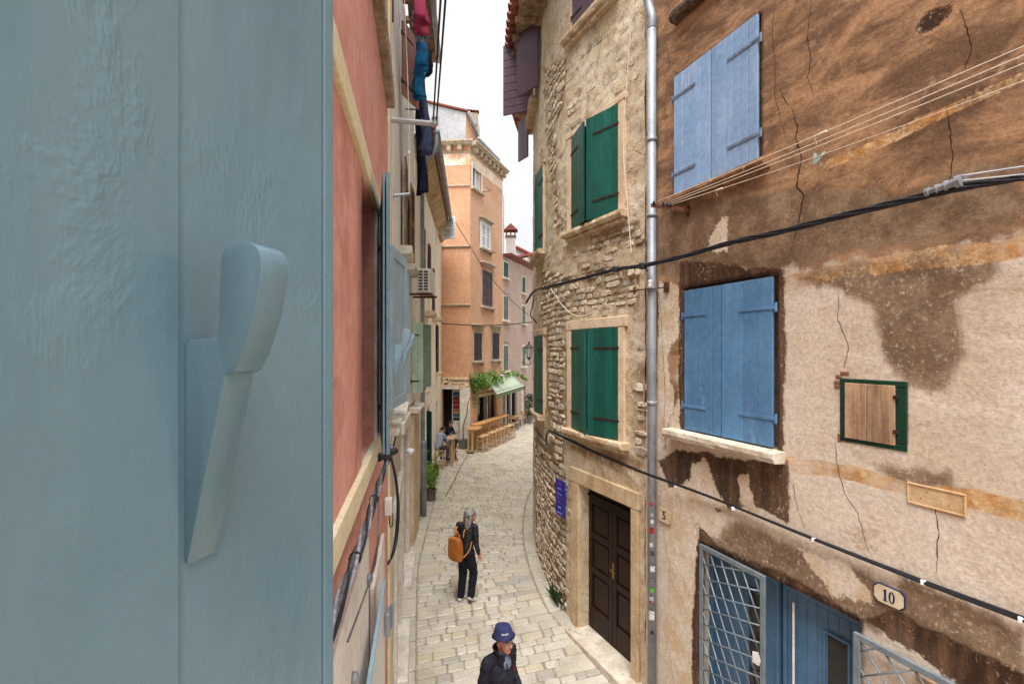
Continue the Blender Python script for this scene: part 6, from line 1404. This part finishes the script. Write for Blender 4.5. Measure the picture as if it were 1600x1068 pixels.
# two people at the high table
def seat(dz=0, fw=.42): return dict(pelvis=(0, 0, .80), chest=(0, .10, 1.10), neck=(0, .18, 1.30), head=(0, .25, 1.42), headfwd=(0, .9, -.5), hipL=(-.09, .03, .80), hipR=(.09, .03, .80), knL=(-.12, .42, .74), knR=(.12, .40, .72), anL=(-.12, .30, .36), anR=(.12, .36, .34), ftL=(0, 1, -.1), ftR=(0, 1, -.1),
    shL=(-.17, .14, 1.26), shR=(.17, .14, 1.26), elL=(-.2, .26, 1.02), elR=(.2, .28, 1.02), wrL=(-.08, .44, 1.09), wrR=(.08, .44, 1.09), psL=(1, 0, 0), psR=(-1, 0, 0))
m_grhood = M('grey sweatshirt', (158, 164, 178), (142, 148, 164), 6, .9, .35, 18, .02); m_dkgreen = M('dark green trousers', (40, 62, 60), (32, 50, 50), 6, .85, .2); m_brsh = M('red-brown shoe', (166, 92, 72), None, 8, .6, .1)
capb = lambda at, R, hc: [('e', at(0, -.02, .035), (.086, .1, .09), R)]
person('seated man in grey sweatshirt bending over the high table', (-2.80, 18.33, -.005), -.62, seat(), m_grhood, m_grtr, m_blk, m_skin, m_hairb, capb, .012)
J2 = seat(); J2.update(head=(0, .22, 1.46), anR=(.25, .62, .12), knR=(.2, .45, .62), ftR=(.3, 1, .1))
person('seated person in dark top with brown shoes behind the high table', (-2.72, 20.12, -.005), math.radians(-118), J2, m_blk, m_dkgreen, m_brsh, m_skin, m_hairb, capb, .012)
bag = thing('dark_bag', 'dark bag on the ground behind the bamboo pot', 'bag'); pb = P(683, 0, 17.4); b = MB()
for i, (s, z) in enumerate(((.9, 0), (1, .08), (.95, .25), (.6, .36), (.2, .38))):
    for j in range(10): t = 2*math.pi*j/10; b.v.append((pb.x - .1 + math.cos(t)*.17*s, pb.y + math.sin(t)*.13*s, .012 + z))
for i in range(4):
    for j in range(10): b.f.append((i*10+j, i*10+(j+1) % 10, i*10+10+(j+1) % 10, i*10+10+j))
b.f += [tuple(range(9, -1, -1)), tuple(range(40, 50))]; b.build('body', m_blk, bag, smooth=True)
# ================================================================ pipe, cables, lines, signs, washing
dp_ = thing('drainpipe', 'grey zinc drainpipe covered in stickers between the stone and brown houses', 'drainpipe')
pc = B.pt(B.px(1026), 0, .075); r_p = .056
MB().tube([pc + up*-.6, pc + up*8.62], r_p, 16).build('pipe', m_zinc, dp_, smooth=True)
MB().tube(catmull([pc + up*8.60, pc + up*8.75, pc + up*8.95 - B.T(1)*-.06, pc + up*9.3 + B.T(1)*.12 + B.N(1)*.05], 6), r_p*1.02, 14).build('swan_neck', m_zinc, dp_, smooth=True)
for y in (222, 340, 455, 632): z = zpx(y, pc.y); MB().tube([pc + up*z, pc + up*(z+.05)], r_p+.008, 16).build('collar', m_zinc, dp_, smooth=True)
r = random.Random(21); sp_ = [(785, (196, 60, 84), 5, 5), (802, (196, 206, 214), 4, 5), (812, (226, 226, 226), 5, 6), (826, (180, 40, 46), 6, 9), (848, (214, 222, 206), 6, 7), (862, (70, 70, 72), 6, 6), (885, (232, 232, 232), 7, 9), (904, (130, 136, 140), 5, 6), (918, (92, 190, 60), 6, 6), (932, (200, 206, 210), 6, 7), (936, (190, 50, 60), 4, 4), (957, (236, 234, 232), 8, 14), (984, (60, 62, 64), 5, 5)]
for i, (y, c, w, h) in enumerate(sp_):
    z = zpx(y, pc.y); k = w/755*pc.y/r_p*.5; a0 = math.atan2(-pc.y, -pc.x) + r.uniform(-.25, .25); b = MB(); hh = h/755*pc.y*.5; n = 6; rr = r_p + .0022 + .0003*i
    for j in range(n+1):
        t = a0 - k + 2*k*j/n; b.v += [(pc.x+math.cos(t)*rr, pc.y+math.sin(t)*rr, z-hh), (pc.x+math.cos(t)*rr, pc.y+math.sin(t)*rr, z+hh)]
        if j: b.f.append((2*j-2, 2*j, 2*j+1, 2*j-1))
    b.build('sticker', M('sticker %d' % i, c, tuple(int(v*.55) for v in c), 70, .5, 0, amt=.3), dp_)
# insulator bracket
ib = thing('insulator_bracket', 'rusty iron bracket with white porcelain insulator across the drainpipe', 'bracket'); zi = zpx(452, pc.y)
MB().tube([pc + V((-.24, .14, zi)) , pc + B.N(1)*.09 + up*zi, pc + V((.14, -.22, zi))], .009, 6).build('bar', m_rust, ib)
for dx in (-.03, .0): pass
for o_ in (V((-.05, -.09, 0)),): MB().lathe(pc + o_ + up*zi, [(.012, 0), (.03, .02), (.03, .045), (.02, .06), (.028, .075), (.024, .105), (.0, .115)], 12).build('insulator', m_white, ib, smooth=True)
MB().lathe(pc + V((-.2, .10, zi)), [(.012, -.05), (.022, 0), (.012, .05)], 8).build('bolt', m_rust, ib); MB().obox(pc + V((.10, -.2, zi-.06)), (.08, -.0, 0), (0, .05, 0), up*.13).build('stub', m_rust, ib, .01)
# clothesline bracket and ropes on the brown house
cb = thing('clothesline_bracket', 'rusty angle-iron clothesline bracket beside the drainpipe', 'bracket'); qb = B.px(1078); zb = zpx(326, B.Y(qb)); tip = P(1017, 318, 5.72); root_ = B.pt(qb, zb, 0)
MB().obox(tip, root_ - tip, (0, 0, .006), V((.015, .012, -.0))).build('flange', m_rust, cb); MB().obox(tip - up*.045, root_ - tip, V((.004, .003, 0)), up*.045).build('web', m_rust, cb); MB().obox(root_ - up*.08, B.T(1)*.05, B.N(1)*.01, up*.12).build('wall_plate', m_rust, cb)
rp = [(tip.lerp(root_, .08), (1600, 73, 2.62)), (tip.lerp(root_, .32), (1600, 87, 2.70)), (tip.lerp(root_, .42), (1600, 100, 2.72)), (tip.lerp(root_, .50), (1600, 124, 2.74))]
for i, (a, e) in enumerate(rp):
    MB().tube([a + up*.0, a + up*.03], .016, 8).build('pulley', m_black, cb)
    q = P(*e); e2 = q + (q - a)*.25; t = thing('clothesline', 'white clothesline across the brown wall, %s of four' % ['topmost', 'second from top', 'third from top', 'lowest'][i], 'clothesline', group='clotheslines on the brown wall')
    pts = [a.lerp(e2, k/16) - up*(.02+.02*(i == 3))*math.sin(math.pi*k/16) + up*.015 for k in range(17)]; MB().tube(pts, .0031, 6).build('rope', m_rope, t, smooth=True)
    if i in (0, 3):
        b = MB(); kk = 8 if i == 0 else 3; p = pts[kk]; b.tube([p, p.lerp(pts[kk+1], .4)], [.007, .010], 6); b.tube([p, p - up*.06 + V((.02, 0, 0))], .003, 5); b.build('knot', m_rope, t)
m_peg = M('pale turquoise peg', (170, 214, 208), None, 5, .5, 0); dv = rp[3][0]; 
for i, x in enumerate((1272, 1281)):
    a, e = rp[3][0], P(*rp[3][1]); f = min(((abs((a.lerp(e, k/200).x/a.lerp(e, k/200).y*F + CX) - x), k/200) for k in range(201)))[1]; p = a.lerp(e, f) - up*.035; pg = thing('clothes_peg', 'pale turquoise clothes peg on the lowest line, %s of two' % ('left' if i == 0 else 'right, tilted'), 'peg', group='turquoise pegs')
    tl = V((0, 0, 1)) if i == 0 else V((.5, -.4, .8)); tl.normalize(); sd_ = V((.7, -.7, 0))
    for s in (-1, 1): MB().obox(p - tl*.045 + sd_*(s*.006-.004), sd_*.008, V((.008, .008, 0)), tl*.09).build('jaw', m_peg, pg, .002)
# black power cables
m_cab = m_black
def cable(label, pts, n, rad, spread, cat='cable', mat=None, tw=3.0):
    t = thing('power_cable', label, cat); c = catmull(pts, 8)
    for k in range(n):
        q = []
        for i, p in enumerate(c):
            a = 2*math.pi*k/n + tw*i/8; q.append(p + V((0, 0, math.sin(a)*spread)) + V((math.cos(a)*spread*.6, -math.cos(a)*spread*.6, 0)))
        MB().tube(q, rad, 7).build('strand', mat or m_cab, t, smooth=True)
    return t, c
def spx(x, y, n): q = T_.px(x); return T_.pt(q, zpx(y, T_.Y(q)), n)
def bpx(x, y, n): q = B.px(x); return B.pt(q, zpx(y, B.Y(q)), n)
up_pts = [P(822, 473, 10.6), spx(845, 455, .14), spx(866, 449, .14), spx(920, 436, .14), spx(975, 422, .14), pc + B.N(1)*.14 + up*zpx(416, pc.y), bpx(1080, 403, .16), bpx(1160, 382, .18), bpx(1240, 366, .2), bpx(1360, 338, .22), bpx(1470, 314, .24), bpx(1540, 300, .26), bpx(1640, 284, .26)]
t, c = cable('thick black overhead cable bundle with grey clamp crossing both right-hand houses', up_pts, 4, .012, .016)
a, e = bpx(1482, 308, .25), bpx(1542, 290, .27); d_ = (e-a)
MB().tube([a, a.lerp(e, .1), a.lerp(e, .12), a.lerp(e, .3), a.lerp(e, .31), a.lerp(e, .36), a.lerp(e, .37), a.lerp(e, .55), a.lerp(e, .56), a.lerp(e, .61), a.lerp(e, .62), a.lerp(e, .85), a.lerp(e, .86), e], [.03, .03, .02, .022, .032, .032, .024, .026, .036, .036, .028, .03, .042, .042], 12).build('clamp', m_zinc, t)
for k in (-.014, .018): MB().tube([e + up*(k+.01), bpx(1640, 270 + (0 if k > 0 else 12), .27)], .0075, 6).build('tie_rod', m_gray, t)
for x, y in ((866, 449), (975, 421), (1008, 416)): 
    p = spx(x, y, .14) if x < 1000 else pc + B.N(1)*.14 + up*zpx(416, pc.y); MB().obox(p - V((.05, .05, .045)), (.1, 0, 0), (0, .1, 0), up*.085).build('tie', m_cab, t, .02, seg=2)
p = P(824, 470, 10.6); MB().tube(catmull([spx(842, 460, .1), P(832, 478, 10.4), P(829, 492, 10.3), spx(843, 505, .05)], 6), .014, 6).build('drop_lead', m_cab, t, smooth=True)
MB().tube(catmull([pc + B.N(1)*.12 + up*zpx(418, pc.y), bpx(1024, 428, .1), bpx(1026, 445, .06), bpx(1022, 462, .03)], 6), .009, 6).build('drop_lead', m_cab, t, smooth=True)
lo_pts = [spx(860, 694, .07), spx(859, 682, .07), spx(864, 673, .08), spx(874, 676, .08), spx(930, 703, .07), spx(985, 726, .07), pc + B.N(1)*.1 + up*zpx(738, pc.y), bpx(1110, 773, .05), bpx(1260, 833, .05), bpx(1430, 899, .05), bpx(1600, 962, .05), bpx(1700, 1000, .05)]
t, c = cable('black cable with white clips sloping down across the brown wall', lo_pts, 2, .013, .010, tw=.4)
for x, y in ((1060, 757), (1150, 792), (1276, 840), (1446, 905), (1598, 962)): p = bpx(x, y, .05); MB().obox(p - V((.022, .016, .02)), (.034, -.02, 0), (.012, .012, 0), up*.036).build('clip', m_white, t, .004)
t = thing('grey_conduit', 'grey conduit curving round the stone house under the far window', 'conduit'); MB().tube(catmull([spx(839, 668, .05), spx(845, 680, .05), spx(852, 690, .05), spx(860, 697, .06)], 6), .022, 8).build('tube', m_zinc, t, smooth=True)
def thin(label, pts, rad=.006, mat=None): t = thing('thin_wire', label, 'wire'); MB().tube(catmull([V(p) for p in pts], 8), rad, 5).build('wire', mat or m_iron, t, smooth=True)
thin('thin wire crossing the orange house to the stone corner', [P(690, 505, 20.5), P(740, 508, 20.6), P(790, 507, 20.7), P(832, 503, 20.8)], .022)
thin('thin wire slanting down across the orange house', [P(712, 348, 21), P(735, 385, 22), P(760, 425, 23), P(800, 470, 25), P(826, 492, 26)], .014)
thin('loose white cable hanging on the stone house', [spx(867, 452, .07), spx(885, 478, .07), spx(905, 493, .07), spx(930, 490, .07), spx(955, 470, .07)], .008, m_rope)
thin('thin pale wire running down beside the upper green shutters', [spx(996, 0, .06), spx(990, 60, .06), spx(985, 140, .07), spx(980, 230, .07), spx(986, 320, .06), spx(992, 400, .06)], .007, m_rope)
# cables on the pink wall
m_lead = M('grey lead-sheathed cable', (118, 120, 128), (84, 86, 94), 16, .45, .3, 60, .004, metal=.3); m_ltc = M('bright grey sheath', (166, 168, 178), (120, 122, 132), 20, .5, .2)
lp_ = lambda Y, z, n: Lp.pt(ly(Y), z, n)
t, c = cable('bundle of grey and black cables strapped along the pink wall', [lp_(1.2, 3.55, .06), lp_(1.8, 3.54, .06), lp_(2.5, 3.51, .065), lp_(3.2, 3.52, .065), lp_(3.84, 3.54, .08), lp_(4.3, 3.6, .09)], 4, .010, .016, mat=m_lead, tw=1.2)
for k, mt in ((0, m_black), (1, m_ltc), (2, m_black), (3, m_ltc)):
    q = [p + V((0, 0, .018*math.sin(1.7*k + i*.45))) + Lp.N(2)*(.016*math.cos(1.7*k+i*.45)) for i, p in enumerate(c)]; MB().tube(q, .009, 6).build('strand', mt, t, smooth=True)
for f in (.3, .55, .85): i = int(f*(len(c)-1)); p, q = c[i], c[i+1]; MB().tube([p, p.lerp(q, .2)], .029, 10).build('strap', m_black, t)
t = thing('black_hose', 'thick black cable looping down the corner of the pink house', 'cable')
for k in range(3): MB().tube(catmull([P(606+k*.6, 700, 5.2), P(613, 722, 5.55), P(619, 752, 5.75+.02*k), P(622.5-k*.5, 790, 5.8), P(621-k, 830, 5.75), P(615-k*.4, 862, 5.6), P(606, 880, 5.3)], 8), .016, 7).build('strand', m_black, t, smooth=True)
thin('thin grey wire drooping below the cable bundle', [lp_(3.2, 3.5, .08), lp_(3.05, 3.38, .09), lp_(2.8, 3.25, .10), lp_(2.4, 3.27, .09), lp_(1.8, 3.36, .08)], .005, m_lead)
sc2 = thing('wall_fixing', 'short black pipe clamp on the cream band of the pink house', 'clamp'); MB().tube([lp_(3.75, zpx(709, 3.9), .03), lp_(4.1, zpx(709, 4.0), .14)], .03, 10).build('sleeve', m_black, sc2)
sp = thing('wall_spotlight', 'small white spotlight on the stone base of the grey-white house', 'spotlight'); p = lp_(9.0, zpx(706, 9.0), .18); MB().lathe(p, [(.03, -.06), (.07, -.03), (.08, .05), (.02, .07)], 12).build('shade', m_white, sp, smooth=True); MB().tube([p, lp_(9.0, p.z, .0)], .02, 8).build('arm', m_zinc, sp)
# enamel signs beside the stone house door
for i, (yt, yb) in enumerate(((749, 777), (779, 805))):
    s0, s1 = T_.px(889.5), T_.px(875); Yc = T_.Y((s0+s1)/2); z0, z1 = zpx(yb, Yc)+.003, zpx(yt, Yc); sg = thing('enamel_sign', 'blue enamel sign left of the dark door, %s of two' % ('upper' if i == 0 else 'lower'), 'sign', group='blue signs by the dark door')
    b = MB(); T_.box(b, s0, s1, z0, z1, .075, .088); b.build('plate', m_signb, sg, .003); c = T_.pt((s0+s1)/2, (z0+z1)/2, .0905); rt = -T_.T((s0+s1)/2)
    m_lt = M('pale blue lettering', (150, 170, 226), None, 4, .5, 0); m_rd = M('red lettering', (190, 70, 90), None, 4, .5, 0)
    lettering('★★★', 'stars', c + up*.09, rt, up, .05, m_rd, sg, .001); lettering('Studio' if i == 0 else 'Soba', 'lettering', c + up*.01, rt, up, .055, m_lt, sg, .001); lettering('apartman', 'lettering', c - up*.08, rt, up, .05, m_lt, sg, .001)
# bar for washing lines at the corner of the pink house, its lines and the washing
wb = thing('washing_line_bar', 'pale metal bar carrying washing lines off the pink house corner', 'bar'); a, e = P(606, 187, 5.6), P(683, 194, 5.6)
MB().tube([a, e], .032, 8).build('bar', m_gray, wb); MB().tube([a - V((.03, 0, .06)), a + V((-.03, 0, .06))], .03, 8).build('wall_socket', m_zinc, wb)
for k, x in enumerate((677, 682)):
    q = P(x, 190, 5.6); t = thing('overhead_line', 'thin line rising from the washing bar, %s of two' % ('left' if k == 0 else 'right'), 'line', group='lines from the washing bar'); d_ = -Lp.T(2)*6.5; d_.z = 0
    MB().tube([q + up*.02, q + d_*.33 + up*(.02), q + d_*.8 + up*.05], .009, 6).build('line', m_iron, t); MB().tube([q - up*.03, q + up*.05], .022, 8).build('pulley', m_zinc, wb)
b2b = thing('line_arm', 'small grey arm sticking out of the grey-white house below the washing', 'bar'); MB().tube([P(612, 306, 6.4), P(640, 303, 6.5)], .022, 8).build('arm', m_zinc, b2b); MB().tube([P(613, 312, 6.4), P(613, 296, 6.4)], .02, 8).build('pivot', m_zinc, b2b)
wl_ = thing('washing_line', 'washing line with clothes beside the grey-white house', 'clothesline'); wz = 9.62
def wp(Y, z): return lp_(Y, z, .36)
MB().tube([wp(5.6, 9.75), wp(7.5, wz), wp(10.5, 9.55)], .008, 6).build('line', m_rope, wl_)
for Y in (6.0, 10.4): MB().tube([lp_(Y, 9.65, 0), lp_(Y, 9.65, .4)], .016, 6).build('arm', m_iron, wl_)
vr = thing('hanging_cord', 'pale cord hanging down the grey-white house past the red shutter', 'cord'); MB().tube([P(632, 0, 7.2), P(637, 120, 7.3), P(639, 190, 7.3), P(640, 245, 7.3), P(640, 305, 7.3)], .007, 6).build('cord', m_rope, vr); MB().lathe(P(639, 240, 7.3), [(.01, -.05), (.03, 0), (.01, .05)], 8).build('knot', m_rope, vr)
def garment(name, label, Yc, w, ztop, zbot, mat, seed, taper=1.0, legs=False, n0=.36):
    r = random.Random(seed); b = MB(); nu, nv = 15, 16
    ph = [r.uniform(0, 6) for _ in range(4)]
    for j in range(nv+1):
        v = j/nv
        for i in range(nu+1):
            u = i/nu - .5; ww = w*(1 - (1-taper)*v) * (1 - .25*math.sin(math.pi*v)*0)
            fold = (.09*math.sin(u*14 + ph[0] + v*2.5) + .05*math.sin(u*29 + ph[1] + v)) * (.35 + .65*v) + .04*math.sin(v*5 + ph[2])
            z = ztop + (zbot-ztop)*v + .035*math.sin(u*9 + ph[3])*v - .05*(1-abs(2*u))*(1-v)*0 - .06*math.cos(u*6.28)*(1-v)
            p = lp_(Yc + u*ww, z, n0 + fold); b.v.append(tuple(p))
    for j in range(nv):
        for i in range(nu):
            if legs and j > nv*.35 and i == nu//2: continue
            q = j*(nu+1)+i; b.f.append((q, q+1, q+nu+2, q+nu+1))
    t = thing(name, label, name.split('_')[-1].replace('cloth', 'laundry')); o = b.build('fabric', mat, t, smooth=True); s_ = o.modifiers.new('s', 'SOLIDIFY'); s_.thickness = .006
    for f in (-.4, .4): p = wp(Yc + f*w, wz + .0); MB().obox(p - V((.01, .01, .05)), (.02, 0, 0), (0, .02, 0), up*.09).build('peg', m_peg if seed % 2 else m_redsh, t)
g_ = lambda n, c1, c2, **k: M(n, c1, c2, 9, .9, .3, 40, .01, **k)
garment('pink_shirt', 'pink garment hanging at the top of the washing line', 6.55, .5, 9.6, zpx(42, 6.6), g_('pink cotton', (158, 54, 86), (132, 42, 72)), 3)
garment('patterned_scarf', 'black and white patterned cloth on the washing line', 7.15, .3, 9.6, zpx(52, 7.2), g_('patterned cotton', (180, 196, 214), (40, 48, 70), spots=((30, 36, 52), 30, .5, .9)), 4)
garment('blue_towel', 'bright blue cloth hanging lower on the washing line', 7.55, .34, 9.55, zpx(110, 7.6), g_('bright blue cotton', (24, 108, 160), (16, 86, 138), spots=((40, 60, 60), 9, .6, .7)), 5)
garment('blue_shirt', 'turquoise-blue cloth beyond the brightest blue one', 8.3, .28, 9.5, zpx(156, 8.4), g_('turquoise cotton', (24, 110, 158), (18, 90, 136)), 8, .8)
garment('dark_sweater', 'black garment high on the washing line', 8.9, .5, 9.6, zpx(60, 8.9)-.25, g_('black cotton', (34, 36, 46), (26, 28, 36)), 11, n0=.5)
garment('navy_trousers', 'long navy trousers hanging down past the washing bar', 9.5, .5, 9.35, zpx(300, 9.6), g_('navy cotton', (34, 42, 74), (24, 28, 50), spots=((70, 78, 104), 5, .6, .5)), 7, .75, True)
garment('grey_trousers', 'grey-blue trousers beside the navy ones on the line', 9.0, .3, 9.45, zpx(245, 9.2), g_('grey-blue denim', (74, 84, 116), (58, 66, 94)), 13, .8, n0=.44)
# air conditioner
ac = thing('air_conditioner', 'white air-conditioner unit bracketed to the left house wall', 'air conditioner'); aY = 11.0; p = P(651, 457, aY); w, h = 21*aY/F, 38*aY/F
m_acw = M('off-white casing', (204, 200, 190), (188, 184, 172), 5, .5, .05); m_acg = M('dark grille', (60, 62, 64), None, 4, .6, 0)
MB().obox(p, (w, 0, 0), (0, .75, 0), up*h).build('casing', m_acw, ac, .015, seg=2); MB().obox(p + V((.03, -.004, .04)), (w-.06, 0, 0), (0, .004, 0), up*(h-.08)).build('grille_back', m_acg, ac)
for i in range(8): MB().obox(p + V((.025, -.012, .035 + i*(h-.08)/7.2)), (w-.05, 0, 0), (0, .01, 0), up*.018).build('grille_slat', m_acw, ac)
for x in (.02, w/2-.012, w-.045): MB().obox(p + V((x, -.018, .03)), (.024, 0, 0), (0, .008, 0), up*(h-.06)).build('grille_bar', m_acw, ac)
for y in (.05, .65): MB().obox(p + V((-.25, y, -.05)), (w+.3, 0, 0), (0, .04, 0), up*.045).build('bracket', m_rust, ac)
MB().tube(catmull([p + V((.02, .7, .05)), p + V((-.02, .8, -.2)), p + V((-.05, .85, -.6)), p + V((-.1, .9, -1.4))], 6), .018, 6).build('pipe', m_ltc, ac)
